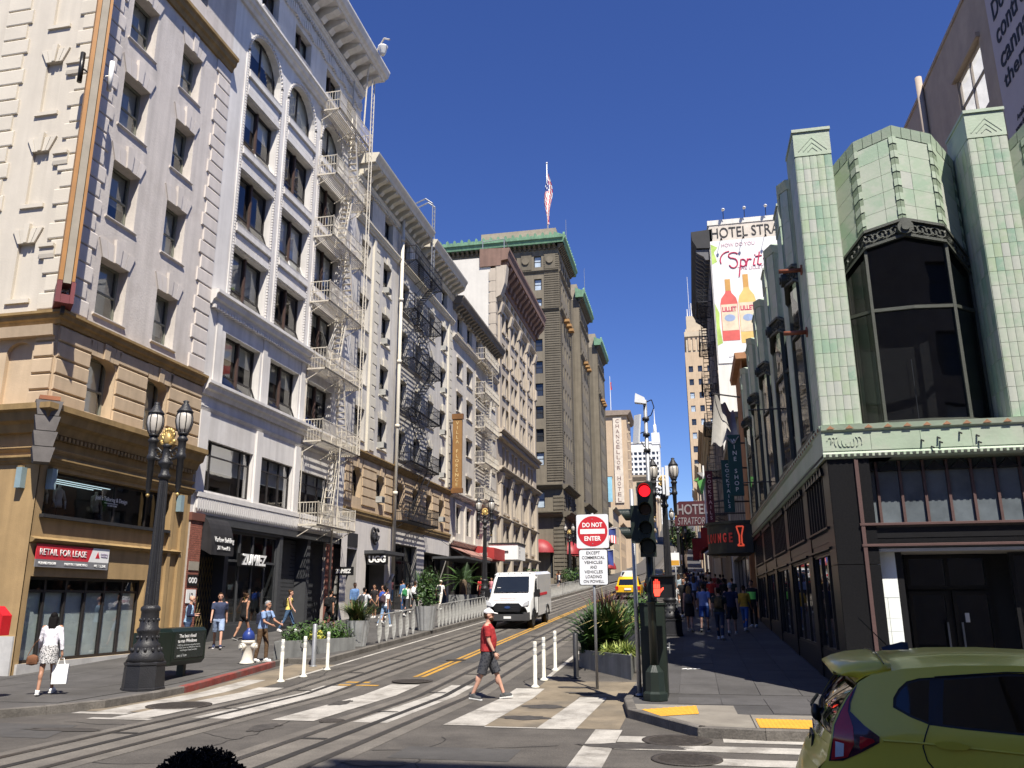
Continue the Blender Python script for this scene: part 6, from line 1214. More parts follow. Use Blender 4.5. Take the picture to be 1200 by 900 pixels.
for x, y, lab in ((-11.55, 47, 'street lamp on the left kerb behind the van, near the gold vertical sign'), (-11.6, 82, 'street lamp on the left kerb before the red domed awnings'), (-.85, 31.5, 'street lamp on the right kerb behind the traffic signal'), (-.85, 62, 'small distant street lamp on the right kerb, under the hotel name sign'), (-.85, 95, 'furthest street lamp on the right kerb')):
    copy_thing(L1, (x, y, gz(y)+SW), 0, lab)
# ================================================================ traffic signal and its cabinet
grn = M('signal_green_paint', (.013, .02, .016), .4, .2, 4, .15, 50); lens_off = M('lens_dark', (.012, .02, .018), .25)
ts = thing('traffic_signal', 'dark green traffic signal pole with a lit red lamp on the right corner', 'traffic light', (-.8, 16.72, SW))
MB().lathe((0, 0, 0), [(.24, 0), (.24, .12), (.19, .16), (.18, .5), (.13, .56), (.085, .62)], 8, math.pi/8, False).build('base', grn, ts, True)
m = MB(); m.cone((0, 0, .6), (0, 0, 3.1), .078, .07, 14); m.cone((0, 0, 1.75), (0, 0, 1.8), .1, .1, 14); m.build('pole', grn, ts, True)
def head(parent, x, y, z, n, face, lit, r=.125, fr_=True):
    """a stack of n lenses facing direction face"""
    fx, fy = face; sx, sy = -fy, fx; h = .36; m = MB()
    def P(a, b_, c): return (x+sx*a+fx*b_, y+sy*a+fy*b_, c)
    m.hexa([P(-.15, -.1, z), P(.15, -.1, z), P(.15, .08, z), P(-.15, .08, z), P(-.15, -.1, z+h*n), P(.15, -.1, z+h*n), P(.15, .08, z+h*n), P(-.15, .08, z+h*n)]); hd = m.build('signal_head', grn, parent, True)
    for k in range(n):
        zc = z+h*(k+.5); m = MB(); pts = []
        N = 16
        for q in range(N):                             # tunnel visor, open below
            a, b_ = -.25*math.pi+1.5*math.pi*q/N, -.25*math.pi+1.5*math.pi*(q+1)/N
            A, B = (r*math.cos(a), r*math.sin(a)), (r*math.cos(b_), r*math.sin(b_)); d1, d2 = .09+.17*(.5+.5*math.sin(a)), .09+.17*(.5+.5*math.sin(b_))
            m.poly([P(A[0], .08, zc+A[1]), P(B[0], .08, zc+B[1]), P(B[0], .08+d2, zc+B[1]), P(A[0], .08+d1, zc+A[1])])
        m.build('visor', grn, hd, True); m = MB(); m.cone(P(0, .075, zc), P(0, .095, zc), r*.92, r*.8, 16); m.build('lens', lit.get(k, lens_off), hd, True)
red_on = M('lens_red_lit', (1, .012, .02), .4, 0, 1, 0, emit=1.1)
ndir = (.0, -1.0)
head(ts, -.02, -.2, 2.98, 3, ndir, {2: red_on, 1: M('lens_amber', (.05, .025, .006), .3)}); head(ts, .0, -.2, 2.62, 1, ndir, {}, .16); head(ts, -.24, .0, 2.9, 2, (-1, 0), {}, .13)
m = MB(); m.box(-.05, .05, -.12, 0, 2.75, 2.8); m.box(-.2, 0, -.03, .03, 3.1, 3.16); m.cone((0, 0, 3.1), (0, 0, 4.1), .05, .05, 8); m.build('mount', grn, ts, True)
ps = thing('pedestrian_signal', 'black pedestrian signal box showing a lit red raised hand', 'pedestrian signal', (-.56, 16.5, 2.0)); MB().box(-.22, .24, -.08, .12, 0, .42).build('housing', black_m, ps, True)
m = MB(); m.box(-.2, .22, -.16, -.08, .39, .41); m.box(-.21, -.19, -.14, -.08, .02, .39); m.box(.21, .23, -.14, -.08, .02, .39); m.build('hood', black_m, ps, True)
hand_m = M('hand_symbol_lit', (1, .07, .04), .5, 0, 1, 0, emit=.8); m = MB(); y0, y1 = -.086, -.081
def hp(pts): m.prism([(-.1+x, .03+z) for x, z in pts], y0, y1, 1)
hp([(-.055, 0), (.035, 0), (.05, .06), (.055, .14), (-.07, .14), (-.075, .08)])
for a, b_, h in ((-.072, -.047, .285), (-.042, -.014, .32), (-.009, .018, .315), (.023, .048, .28)): hp([(a, .145), (b_, .145), (b_, h-.01), ((a+b_)/2, h), (a, h-.01)])
hp([(.055, .06), (.115, .13), (.12, .155), (.1, .165), (.058, .125)]); m.build('hand_symbol', hand_m, ps, True)
m = MB(); m.box(-.3, -.2, .05, .12, .1, .3); m.build('bracket', grn, ps, True)
cab = thing('signal_cabinet', 'dark green control cabinet behind the traffic signal pole', 'cabinet', (-.86, 17.5, SW)); MB().box(-.2, .28, -.35, .35, 0, 1.72).build('cabinet_body', M('cabinet_green', (.013, .02, .015), .45, .2, 3, .1, 30), cab, True); MB().box(-.22, .3, -.37, .37, 1.72, 1.76).build('lid', grn, cab, True)
m = MB(); m.box(-.17, .25, -.362, -.35, .1, 1.6); m.build('door', grn, cab, True); m = MB(); m.cone((.3, -.2, .9), (.34, -.2, .9), .02, .02, 6); m.cone((.34, -.2, .8), (.34, -.2, 1.0), .015, .015, 6); m.build('handle', galv, cab, True)
gp = thing('sign_pole', 'bare grey metal pole rising behind the green control cabinet', 'pole', (-1.14, 17.4, SW)); MB().cone((0, 0, 0), (0, 0, 4.05), .045, .045, 10).build('pole', galv, gp, True); MB().lathe((0, 0, 0), [(.1, 0), (.09, .03), (.05, .05)], 10).build('base_collar', galv, gp, True)
up_ = thing('antenna_pole', 'tall slim utility pole carrying white antenna boxes and a small dish', 'pole', (-1.38, 31, gz(31)+SW)); z = 0
MB().cone((0, 0, 0), (0, 0, 8.6), .1, .07, 10).build('pole', galv, up_, True); wm = M('antenna_white', (.68, .7, .72), .5, .05, 2)
m = MB(); m.hexa([(-.38, -.2, 8.5), (.05, -.2, 8.42), (.05, .1, 8.42), (-.38, .1, 8.5), (-.34, -.2, 8.85), (.0, -.2, 8.66), (.0, .1, 8.66), (-.34, .1, 8.85)]); m.build('camera_housing', wm, up_, True)
m = MB(); m.hexa([(-.52, -.1, 6.9), (-.3, -.3, 6.9), (-.25, -.22, 6.9), (-.47, 0, 6.9), (-.42, -.1, 8.0), (-.2, -.3, 8.0), (-.15, -.22, 8.0), (-.37, 0, 8.0)]); m.build('panel_antenna', wm, up_, True)
m = MB(); m.box(.5, .58, -.1, .1, 5.0, 6.0); m.box(.62, .74, -.1, .1, 4.95, 6.05); m.build('panel_antenna', wm, up_, True); m = MB(); m.tube([(0, 0, 8.5), (.25, 0, 8.6), (.33, 0, 8.3), (.2, 0, 8.0), (0, 0, 7.9)], .02, 5); m.tube([(0, 0, 7.4), (-.3, 0, 7.3)], .02, 5); m.tube([(0, 0, 5.5), (.6, 0, 5.5)], .02, 5); m.tube([(-.2, 0, 7.0), (-.1, 0, 6.8), (0, 0, 6.9)], .02, 5); m.build('cable', black_m, up_, True); m = MB(); [m.cone((0, 0, z), (0, 0, z+.12), .13, .13, 8) for z in (5.4, 6.6, 7.2, 7.8)]; m.build('clamp', dark_m, up_, True)
# ================================================================ do not enter sign
ds = thing('road_sign', 'white square sign with red do not enter disc and black text plate below', 'sign', (-2.19, 19.35, .06)); sm_ = M('sign_white', (.72, .73, .75), .5, .04, 3); sr = M('sign_red', (.5, .02, .03), .5, .05, 3)
MB().cone((0, 0, 0), (0, 0, 3.86), .032, .032, 10).build('pole', galv, ds, True)
def rrect(x0, x1, z0, z1, r=.04):
    p = []
    for cx, cz, a in ((x1-r, z1-r, 0), (x0+r, z1-r, 90), (x0+r, z0+r, 180), (x1-r, z0+r, 270)): p += [(cx+r*math.cos(R(a+q)), cz+r*math.sin(R(a+q))) for q in (0, 30, 60, 90)]
    return p
MB().prism(rrect(-.37, .37, 3.06, 3.83), -.05, -.042, 1).build('sign_plate', sm_, ds, True); MB().prism([(.345*math.cos(2*math.pi*k/40), 3.445+.345*math.sin(2*math.pi*k/40)) for k in range(40)], -.054, -.05, 1).build('red_disc', sr, ds, True); MB().box(-.285, .285, -.057, -.054, 3.385, 3.495).build('bar', letter_w, ds, True)
text('DO NOT', ds, letter_w, (0, -.055, 3.59), X1, UZ, .46, .105, .003, bold=.03, local=True); text('ENTER', ds, letter_w, (0, -.055, 3.28), X1, UZ, .38, .105, .003, bold=.03, local=True); m = MB(); m.cone((0, -.056, 3.72), (0, -.06, 3.72), .012, .012, 8); m.cone((0, -.056, 3.16), (0, -.06, 3.16), .012, .012, 8); m.build('bolt', galv, ds, True)
MB().prism(rrect(-.335, .335, 2.23, 3.04), -.05, -.042, 1).build('border_plate', letter_k, ds, True); MB().prism(rrect(-.318, .318, 2.247, 3.023), -.052, -.05, 1).build('sign_plate', sm_, ds, True)
for k, s_ in enumerate(('EXCEPT', 'COMMERCIAL', 'VEHICLES', 'AND', 'VEHICLES', 'LOADING', 'ON POWELL')): text(s_, ds, letter_k, (0, -.053, 2.955-k*.106), X1, UZ, .052*len(s_), .068, .002, local=True, bold=.01)
# ================================================================ small things on the left pavement
ac = thing('advert_cabinet', 'dark green advert cabinet on two legs with cloud advert panel', 'advert cabinet', (-12.5, 19, .2)); agm = M('cabinet_dark_green', (.01, .018, .013), .35, .2, 3, .08, 40)
m = MB(); m.hexa([(-12.85, 17.95, .52), (-12.2, 17.95, .52), (-12.2, 18.5, .52), (-12.85, 18.5, .52), (-12.85, 17.95, 1.28), (-12.2, 17.95, 1.28), (-12.2, 18.5, 1.28), (-12.85, 18.5, 1.28)]); m.build('side_box', agm, ac)
cpts = [(-12.85, .5), (-12.28, .5), (-12.2, .6), (-12.2, 1.28), (-12.28, 1.36), (-12.85, 1.36)]; m = MB(); m.prism(cpts, 18.52, 19.95, 1); m.build('cabinet_body', agm, ac); MB().box(-12.2, -12.19, 18.62, 19.85, .66, 1.26).build('glazed_panel', M('advert_face', (.02, .026, .024), .15, .2, 2), ac)
for y in (18.25, 19.4): MB().box(-12.6, -12.42, y, y+.12, gz(y)+SW, .55).build('leg', agm, ac)
f = Fr((-12.188, 0, 0), (0, 1, 0), (1, 0, 0), 'ad')
text('The best cloud\nto run Windows', ac, letter_w, f((19.12, 1.12, 0)), UY, UZ, .8, .2, .003, bold=.01); text('AWS has 2x better sql performance\nfor SQL Server on Windows than the\nnext largest cloud provider', ac, M('letter_dim', (.4, .42, .42), .6), f((19.2, .9, 0)), UY, UZ, 1.0, .17, .003); text('aws is how', ac, MATS['letter_dim'], f((18.93, .73, 0)), UY, UZ, .4, .07, .003)
m = MB(); [m.box(-12.62+.02*k, -12.4+.02*k, 17.94, 17.952, z, z+.02) for k, z in ((0, 1.1), (1, 1.02), (2, .95), (0, .78), (1, .7), (1, .62))]; m.build('white_lines', letter_w, ac)
fb_ = thing('fire_alarm_box', 'bright red peaked alarm box on a red post at the left edge', 'alarm box', (-13.52, 14.6, SW)); rdm = M('alarm_red', (.55, .015, .02), .4, .1, 4)
MB().cone((0, 0, 0), (0, 0, 1.2), .07, .06, 10).build('post', M('post_red', (.2, .015, .02), .5), fb_, True); MB().prism([(-.19, 1.2), (.19, 1.2), (.2, 1.58), (0, 1.76), (-.2, 1.58)], -.12, .12, 1).build('box', rdm, fb_, True); MB().lathe((0, 0, 0), [(.13, 0), (.12, .08), (.07, .14)], 10).build('base', MATS['post_red'], fb_, True); MB().box(-.1, .1, -.13, -.12, 1.3, 1.5).build('door', MATS['post_red'], fb_, True)
hy = thing('fire_hydrant', 'squat cream fire hydrant with a blue bonnet at the red kerb', 'fire hydrant', (-12.15, 22.0, gz(22)+SW)); hw = M('hydrant_cream', (.68, .64, .55), .5, .12, 5, .15, 40); hb = M('hydrant_blue', (.02, .04, .18), .35, .2, 5)
MB().lathe((0, 0, 0), [(.2, 0), (.2, .03), (.17, .06), (.155, .1), (.15, .52), (.19, .55), (.19, .6), (.165, .62)], 18).build('barrel', hw, hy, True); MB().lathe((0, 0, 0), [(.17, .62), (.175, .68), (.16, .78), (.11, .86), (.05, .9), (.05, .94), (.02, .95)], 18).build('bonnet', hb, hy, True)
for a in (0, 130, 250): d = Vector((math.cos(R(a)), math.sin(R(a)), 0)); m = MB(); m.cone(d*.12+Vector((0, 0, .47)), d*.25+Vector((0, 0, .45)), .09, .095, 12); m.cone(d*.25+Vector((0, 0, .45)), d*.28+Vector((0, 0, .45)), .06, .04, 6); m.build('outlet_cap', hw, hy, True)
fpw = M('post_white', (.7, .68, .58), .5, .15, 6, .05, 40, dirt=(.3, .27, .22), dirt_amt=.5)
for k, (x, y) in enumerate(((-3.6, 19.45), (-3.6, 20.6), (-3.62, 22.45), (-9.94, 19.7), (-9.78, 20.6), (-9.77, 22.0))):
    t = thing('flexible_post', ['white flexible lane post nearest the crosswalk beside the road sign', 'middle white flexible lane post beside the road sign', 'furthest white flexible lane post, by the grey bollard', 'leftmost white flexible post before the long grey planter', 'middle white flexible post before the long grey planter', 'rightmost white flexible post before the long grey planter'][k], 'post', (x, y, gz(y)))
    m = MB(); m.lathe((0, 0, 0), [(.1, 0), (.1, .03), (.06, .06), (.045, .08), (.045, .98), (.035, 1.0)], 12); m.build('post', fpw, t, True); m = MB(); [m.lathe((0, 0, 0), [(.046, z), (.0465, z+.01), (.0465, z+.08), (.046, z+.09)], 12) for z in (.72, .86)]; m.build('reflective_band', M('reflector_grey', (.55, .55, .52), .3), t, True)
for k, (x, y, h, mt) in enumerate(((-2.9, 21.15, 1.05, dark_m), (-10.55, 22.8, 1.15, galv))):
    t = thing('bollard', ['dark grey steel bollard at the corner of the right planter', 'grey steel bollard among the white posts at the left planter'][k], 'bollard', (x, y, gz(y))); MB().lathe((0, 0, 0), [(.07, 0), (.065, .02), (.065, h-.03), (.04, h)], 14).build('post', mt, t, True); MB().lathe((0, 0, 0), [(.12, 0), (.12, .02), (.07, .03)], 12).build('base_plate', mt, t, True)
# ================================================================ railings of twisted steel fins
finm = M('fin_steel', (.42, .42, .4), .4, .15, 4, .1, 40, metal=.3)
m = MB(); n = 8; rings = []
for k in range(n+1): t_ = k/n; w_ = .015+.07*math.sin(math.pi*t_); a = R(15+70*t_); c, s_ = math.cos(a), math.sin(a); rings.append([(c*w_-s_*.006, s_*w_+c*.006, .95*t_), (-c*w_-s_*.006, -s_*w_+c*.006, .95*t_), (-c*w_+s_*.006, -s_*w_-c*.006, .95*t_), (c*w_+s_*.006, s_*w_-c*.006, .95*t_)])
m.loft(rings); FIN = m.mesh('fin', finm)
def railing(y0, y1, step, label, x=-10.62):
    t = thing('railing', label, 'railing', (x, y0, gz(y0)+SW)); n = int((y1-y0)/step)
    for k in range(n+1): y = y0+k*step; inst('fin', FIN, t, (0, y-y0, gz(y)-gz(y0)))
    MB().cone((0, 0, .93), (0, n*step, .93+gz(y0+n*step)-gz(y0)), .02, .02, 6).build('top_rail', finm, t, True)
railing(28.1, 32.4, .72, 'short open run of twisted steel fins between two fluted planters'); railing(35.1, 46.5, .55, 'dense run of twisted steel fins left of the van'); railing(52, 70, .6, 'run of twisted steel fins seen just past the van'); railing(71, 104, .8, 'far run of twisted steel fins towards the stone hotel')
# ================================================================ planters and plants
leafD = M('leaf_dark', (.028, .06, .018), .5, .3, 5, .1, 30); leafM = M('leaf_mid', (.06, .12, .025), .55, .3, 5, .1, 30); leafY = M('leaf_variegated', (.28, .33, .08), .55, .3, 6, .1, 30); leafR = M('leaf_purple', (.06, .018, .022), .5, .3, 5, .1, 30); leafT = M('leaf_dry', (.2, .16, .06), .7, .3, 5)
def blades(m, c, n, L, wd, spread, droop, rr=.1, up_=1., seed=0, mi=(0,)):
    q = random.Random(seed)
    for k in range(n):
        a = q.uniform(0, 2*math.pi); r0 = rr*math.sqrt(q.random()); l = L*q.uniform(.6, 1.1); sp = spread*q.uniform(.15, 1); d = Vector((math.cos(a), math.sin(a), 0)); s_ = Vector((-d.y, d.x, 0))*wd*q.uniform(.7, 1.2)
        b = Vector(c)+Vector((math.cos(a*1.7), math.sin(a*1.7), 0))*r0; m.mi = q.choice(mi); pr = None; N = 4
        for j in range(N+1):
            t = j/N; p = b+d*(l*sp*t*(1+.3*t))+Vector((0, 0, l*(up_*t-droop*sp*t*t))); wv = s_*(1-.85*t**2)*(.6+.8*t if t < .5 else 1)
            cur = (m.V(p-wv), m.V(p+Vector((0, 0, -.15*wd))), m.V(p+wv))
            if pr: m.F(pr[0], pr[1], cur[1], cur[0]); m.F(pr[1], pr[2], cur[2], cur[1])
            pr = cur
def leafmass(m, c, r, n, sz, seed, mi=(0,), shell=.45):
    q = random.Random(seed)
    for k in range(n):
        while True:
            v = Vector((q.uniform(-1, 1), q.uniform(-1, 1), q.uniform(-1, 1)))
            if shell < v.length < 1: break
        p = Vector(c)+Vector((v.x*r[0], v.y*r[1], v.z*r[2]))*(1+.12*math.sin(v.x*7+v.y*5)); a = q.uniform(0, 6.28); nn = (v.normalized()+Vector((q.uniform(-.8, .8), q.uniform(-.8, .8), q.uniform(-.3, .9)))).normalized(); x = nn.orthogonal().normalized(); y = nn.cross(x); x, y = x*math.cos(a)+y*math.sin(a), y*math.cos(a)-x*math.sin(a); s_ = sz*q.uniform(.6, 1.3); m.mi = q.choice(mi)
        m.poly([p-x*s_, p+y*s_*.4, p+x*s_, p-y*s_*.4])
pl_c = M('planter_concrete', (.2, .205, .2), .8, .2, 2, .25, 30, streak=.3); pl_g = M('planter_galvanised', (.4, .41, .41), .4, .2, 3, .15, 30, metal=.4, streak=.15); soil = M('soil', (.05, .035, .025), .95)
def box_planter(label, pts, h):
    cx, cy = sum(p[0] for p in pts)/4, sum(p[1] for p in pts)/4; t = thing('planter', label, 'planter', (cx, cy, gz(cy))); zt = gz(cy)+h; m = MB()
    def rg(s_, z): return [(cx+(x-cx)*s_, cy+(y-cy)*s_, (gz(y) if z is None else z)) for x, y in pts]
    I = [[m.V(p) for p in r] for r in (rg(1, None), rg(1, zt), rg(.93, zt), rg(.92, zt-.1))]
    for a, b in zip(I, I[1:]):
        for k in range(4): m.F(a[k], a[(k+1) % 4], b[(k+1) % 4], b[k])
    m.build('box', pl_c, t); m = MB(); m.poly(rg(.925, zt-.06)); m.build('soil', soil, t); return zt-.06
def fluted_planter(x, y, h, r, label):
    t = thing('planter', label, 'planter', (x, y, gz(y)+SW)); n = 36; m = MB(); R_ = []
    for z, s_ in ((0, .68), (h, 1), (h, .93), (h-.08, .9)): R_.append([(r*s_*(1 if k % 3 else .93)*math.cos(2*math.pi*k/n), r*s_*(1 if k % 3 else .93)*math.sin(2*math.pi*k/n), z) for k in range(n)])
    m.loft(R_); m.build('pot', pl_g, t, True); return (x, y, gz(y)+SW+h-.05)
def plant(name, label, loc, mats, fn, stem=True):
    t = thing(name, label, 'plant', loc); m = MB(); fn(m); m.build('foliage', mats, t, True)
    if stem: MB().cone((0, 0, -.05), (0, 0, .15), .05, .04, 6).build('stem', leafT, t, True)
    return t
z = box_planter('weathered grey box planter beside the road sign, set at an angle', [(-3.1, 23.3), (-1.55, 20.9), (-1.6, 23.6), (-2.6, 24.9)], .46)
plant('flax_bush', 'big dark strap leaved bush filling the right box planter', (-2.3, 23.3, z), [leafD, leafM, leafT], lambda m: (blades(m, (0, 0, 0), 330, 1.5, .05, .85, .55, .5, 1, 3, (0, 0, 0, 1)), blades(m, (-.35, -.1, 0), 130, 1.15, .045, 1, .7, .35, 1, 4, (0, 1)), blades(m, (.2, 0, .5), 34, 1.25, .045, 1, .9, .25, 1, 8, (2,))))
plant('variegated_grass', 'yellow green striped grass tuft at the left front of the right planter', (-2.15, 22.3, z-.02), [leafY, leafM], lambda m: blades(m, (0, 0, 0), 240, .42, .016, 1.1, .9, .2, 1, 5, (0, 0, 0, 1))); plant('variegated_grass', 'yellow green striped grass tuft at the right front corner of the planter', (-1.7, 21.9, z-.02), [leafY, leafM], lambda m: blades(m, (0, 0, 0), 300, .5, .016, 1.1, .95, .28, 1, 6, (0, 0, 1))); plant('variegated_grass', 'small striped grass tuft on the left side of the right planter', (-2.85, 23.2, z-.02), [leafY, leafM, leafD], lambda m: blades(m, (0, 0, 0), 160, .38, .016, 1.1, 1, .2, 1, 7, (0, 1, 2)))
z2 = box_planter('second grey box planter behind the first, holding the purple cordyline', [(-3.2, 28.6), (-1.5, 26.2), (-1.5, 29.5), (-2.6, 30.6)], .62)
plant('cordyline', 'spiky purple leaved cordyline above the right planter', (-2.75, 27.5, z2), [leafR, leafT], lambda m: blades(m, (0, 0, .15), 150, 1.15, .03, .75, .15, .1, 1, 9, (0,)*9+(1,))); plant('flax_bush', 'dark green bush right of the purple cordyline', (-1.9, 28.9, z2), [leafD, leafM, leafY], lambda m: (blades(m, (0, 0, .1), 220, .85, .05, .8, .4, .4, 1, 10, (0, 0, 1)), leafmass(m, (0, -.6, .35), (.6, .5, .4), 260, .08, 12, (2, 1, 0))))
z3 = box_planter('third grey box planter along the right lane', [(-3.2, 36), (-1.5, 33.5), (-1.5, 37), (-2.6, 38)], .62); plant('shrub', 'dense dark shrub in the third right planter', (-2.1, 36, z3), [leafD, leafM], lambda m: (leafmass(m, (0, 0, .4), (.7, 1.1, .5), 700, .09, 13, (0, 0, 1)), blades(m, (0, -.6, 0), 120, .7, .04, .8, .5, .4, 1, 14, (0, 1))))
z4 = box_planter('long low grey planter on the left kerb', [(-11.85, 22.95), (-10.62, 26.0), (-11.95, 28.4), (-13.2, 27.8)], .5)
for k, (x, y, s_, lab) in enumerate(((-11.75, 24.1, .34, 'low green shrub at the near left end of the long planter'), (-12.0, 26.0, .36, 'rounded green shrub in the middle of the long planter'), (-11.35, 26.2, .34, 'green shrub at the right end of the long planter'), (-12.3, 27.3, .4, 'darker shrub at the back of the long planter'))):
    plant('shrub', lab, (x, y, z4), [leafM, leafD, leafY], lambda m: (leafmass(m, (0, 0, .2), (s_*1.5, s_*1.5, s_*1.1), 380, .06, 20+k, (0, 0, 1)), blades(m, (0, 0, 0), 130, .5, .02, 1.1, .9, .3, 1, 30+k, (0, 1))), False)
plant('flowering_shrub', 'yellow leaved tuft between the green shrubs of the long planter', (-11.45, 24.9, z4), [leafY, M('leaf_yellow', (.5, .45, .06), .6)], lambda m: leafmass(m, (0, 0, .12), (.3, .3, .2), 220, .05, 40, (0, 1)), False)
p = fluted_planter(-10.95, 26.95, .82, .42, 'fluted metal planter at the near end of the fin railing'); plant('grass_tuft', 'bushy green grass in the near fluted planter', p, [leafM, leafD, leafT], lambda m: blades(m, (0, 0, 0), 420, .85, .018, .9, .55, .3, 1, 50, (0, 0, 1, 2)), False)
p = fluted_planter(-10.7, 33.5, .95, .45, 'second fluted metal planter between the two fin railings'); plant('shrub', 'tall dark green shrub in the second fluted planter', p, [leafD, leafM], lambda m: (leafmass(m, (0, 0, .5), (.52, .52, .6), 600, .07, 51, (0, 0, 1)), leafmass(m, (.05, .1, 1.1), (.42, .42, .5), 420, .06, 52, (1, 0)), blades(m, (0, 0, .3), 150, 1.3, .02, .5, .3, .3, 1, 53, (0, 1))), False)
for k, (x, y) in enumerate(((-11.2, 78), (-11.2, 87), (-11.2, 60))): p = fluted_planter(x, y, .9, .5, ['fluted planter left of two before the stone hotel', 'fluted planter right of two before the stone hotel', 'fluted planter hidden by the van'][k]); plant('shrub', ['round clipped shrub before the stone hotel, the left one', 'round clipped shrub before the stone hotel, the right one', 'round shrub behind the van'][k], p, [leafD, leafM], lambda m: leafmass(m, (0, 0, .65), (.75, .75, .75), 500, .12, 60+k, (0, 0, 1)), True)
# fan palm
pt_ = box_planter('dark square planter under the palm', [(-14.3, 49.2), (-12.9, 49.2), (-12.9, 50.6), (-14.3, 50.6)], .95)
pm = thing('palm', 'low spreading palm with arching fronds before the hotel awning', 'palm tree', (-13.6, 49.9, pt_)); m = MB(); m.lathe((0, 0, 0), [(.2, -.1), (.24, .1), (.22, .5), (.26, .8), (.15, .95)], 10); m.build('trunk', M('palm_trunk', (.1, .07, .045), .9, .4, 9, .8, 25), pm, True)
for k in range(26):
    q = random.Random(200+k); a = 2*math.pi*k/26*1.618*4; el = q.uniform(.05, 1.2); L = q.uniform(1.5, 1.9); m = MB(); d = Vector((math.cos(a)*math.cos(el), math.sin(a)*math.cos(el), math.sin(el))); s_ = Vector((-math.sin(a), math.cos(a), 0)); N = 16; b = Vector((0, 0, .85)); P = [b+d*(L*j/N)+Vector((0, 0, -.45*(j/N)**2*L*math.cos(el))) for j in range(N+1)]
    m.tube([tuple(x) for x in P[::4]], .014, 4)
    for j in range(3, N+1):
        for sg in (-1, 1):
            e = P[j]+s_*sg*(.34*math.sin(math.pi*min(1, j/N*.95+.12)))+d*.16+Vector((0, 0, -.08)); m.poly([P[j]-d*.025, P[j]+d*.025, e])
    m.build('frond', [leafM, leafD][k % 2], pm, True)
# street trees far along the right pavement
bark = M('bark', (.07, .05, .038), .9, .3, 6, .6, 30); crownm = [M('crown_leaf', (.045, .085, .022), .6, .35, 1.5), M('crown_leaf_dark', (.025, .05, .014), .6, .35, 1.5), M('crown_leaf_light', (.085, .13, .035), .6, .35, 1.5)]
for k, (x, y, h, lab) in enumerate(((-1.2, 104, 8.5, 'leafy street tree beneath the hotel name sign, nearest of the row'), (-.7, 116, 9, 'street tree second in the far row on the right'), (-1.6, 131, 9.5, 'street tree third in the far row on the right'), (-1.2, 150, 10, 'street tree furthest in the row on the right'))):
    z = gz(y)+SW; t = thing('street_tree', lab, 'tree', (x, y, z)); m = MB(); m.cone((0, 0, -.1), (0, 0, h*.4), .2, .14, 8); q = random.Random(k)
    for j in range(5): a = j*1.3; m.cone((0, 0, h*.38), (math.cos(a)*1.3, math.sin(a)*1.3, h*.7), .1, .03, 6)
    m.build('trunk', bark, t, True); m = MB()
    for j in range(9): a = j*2.4; r = 1.1*math.sqrt(j/9); leafmass(m, (r*math.cos(a), r*math.sin(a), h*.6+q.uniform(-.8, 2.0)), (1.0, 1.0, .8), 220, .17, 300+k*20+j, (0, 1, 2) if j % 2 else (0, 1), .3)
    m.build('crown', crownm, t, True)
# litter on the right pavement
lt = thing('litter', 'scrap of white paper lying on the grey pavement', 'litter', (-.25, 21.8, gz(21.8)+SW)); m = MB(); [m.poly([(x, y, .004+.01*(k % 2)), (x+.12, y+.03, .012), (x+.1, y+.12, .02), (x-.02, y+.09, .006)]) for k, (x, y) in enumerate(((0, 0), (.1, -.05), (-.12, .04), (.2, .05)))]; m.build('paper', letter_w, lt, True)
# ================================================================ vehicles
tyre = M('tyre_rubber', (.018, .018, .018), .85, .2, 8, .2, 60); rim = M('alloy_rim', (.45, .45, .46), .35, .1, 5, 0, metal=.8); chrome = M('chrome', (.7, .7, .72), .12, .03, 5, 0, metal=1.); trim = M('black_trim', (.012, .012, .013), .4, .1, 4); tail_r = M('tail_lamp_red', (.45, .01, .015), .12, .25, 9, 0, spec=.7); tail_d = M('tail_lamp_dark', (.045, .008, .018), .12, .2, 9, 0, spec=.7); tail_w = M('tail_lamp_clear', (.55, .57, .6), .15, .1, 9)
glass_c = G('car_glass', (.07, .075, .08), .01); amber = M('lamp_amber', (.5, .16, .03), .3)
def paint(name, col, flake=.05, coat=.8):
    m = M(name, col, .32, flake, 1.2, .02, 8, spec=.5); b = m.node_tree.nodes['Principled BSDF']; b.inputs['Coat Weight'].default_value = coat; b.inputs['Coat Roughness'].default_value = .05; return m
def wheel(parent, x, y, r, wd, side, ax='x', local=True):
    """wheel with its axle along y (ax='x' car along x) or along x"""
    def T(a, rr, t): c, s_ = rr*math.cos(t), rr*math.sin(t); return (x+c, y+a, r+s_) if ax == 'x' else (x+a, y+c, r+s_)
    def spin(prof, mat, nm, par, n=24):
        m = MB(); I = [[m.V(T(a, rr, 2*math.pi*k/n)) for k in range(n)] for a, rr in prof]; m.smooth = True
        for A, B in zip(I, I[1:]):
            for k in range(n): m.F(A[k], A[(k+1) % n], B[(k+1) % n], B[k])
        m.smooth = False; m.F(*I[0][::-1]); m.F(*I[-1]); return m.build(nm, mat, par, local)
    h = wd/2; w_ = spin([(-h, r*.62), (-h, r*.92), (-h*.75, r), (h*.75, r), (h, r*.92), (h, r*.62)], tyre, 'wheel', parent)
    o = side*h; spin([(o*.5, r*.6), (o*.98, r*.62), (o*1.01, r*.58), (o*.7, r*.52), (o*.75, r*.2), (o*.95, r*.16), (o*.95, .01)], rim, 'rim', w_); return w_
def fill(poly, holes=()):
    import bmesh
    bm = bmesh.new()
    for P in (poly, *holes):
        v = [bm.verts.new((x, 0, z)) for x, z in P]
        for a, b in zip(v, v[1:]+v[:1]): bm.edges.new((a, b))
    bmesh.ops.triangle_fill(bm, use_beauty=True, edges=bm.edges[:]); return bm
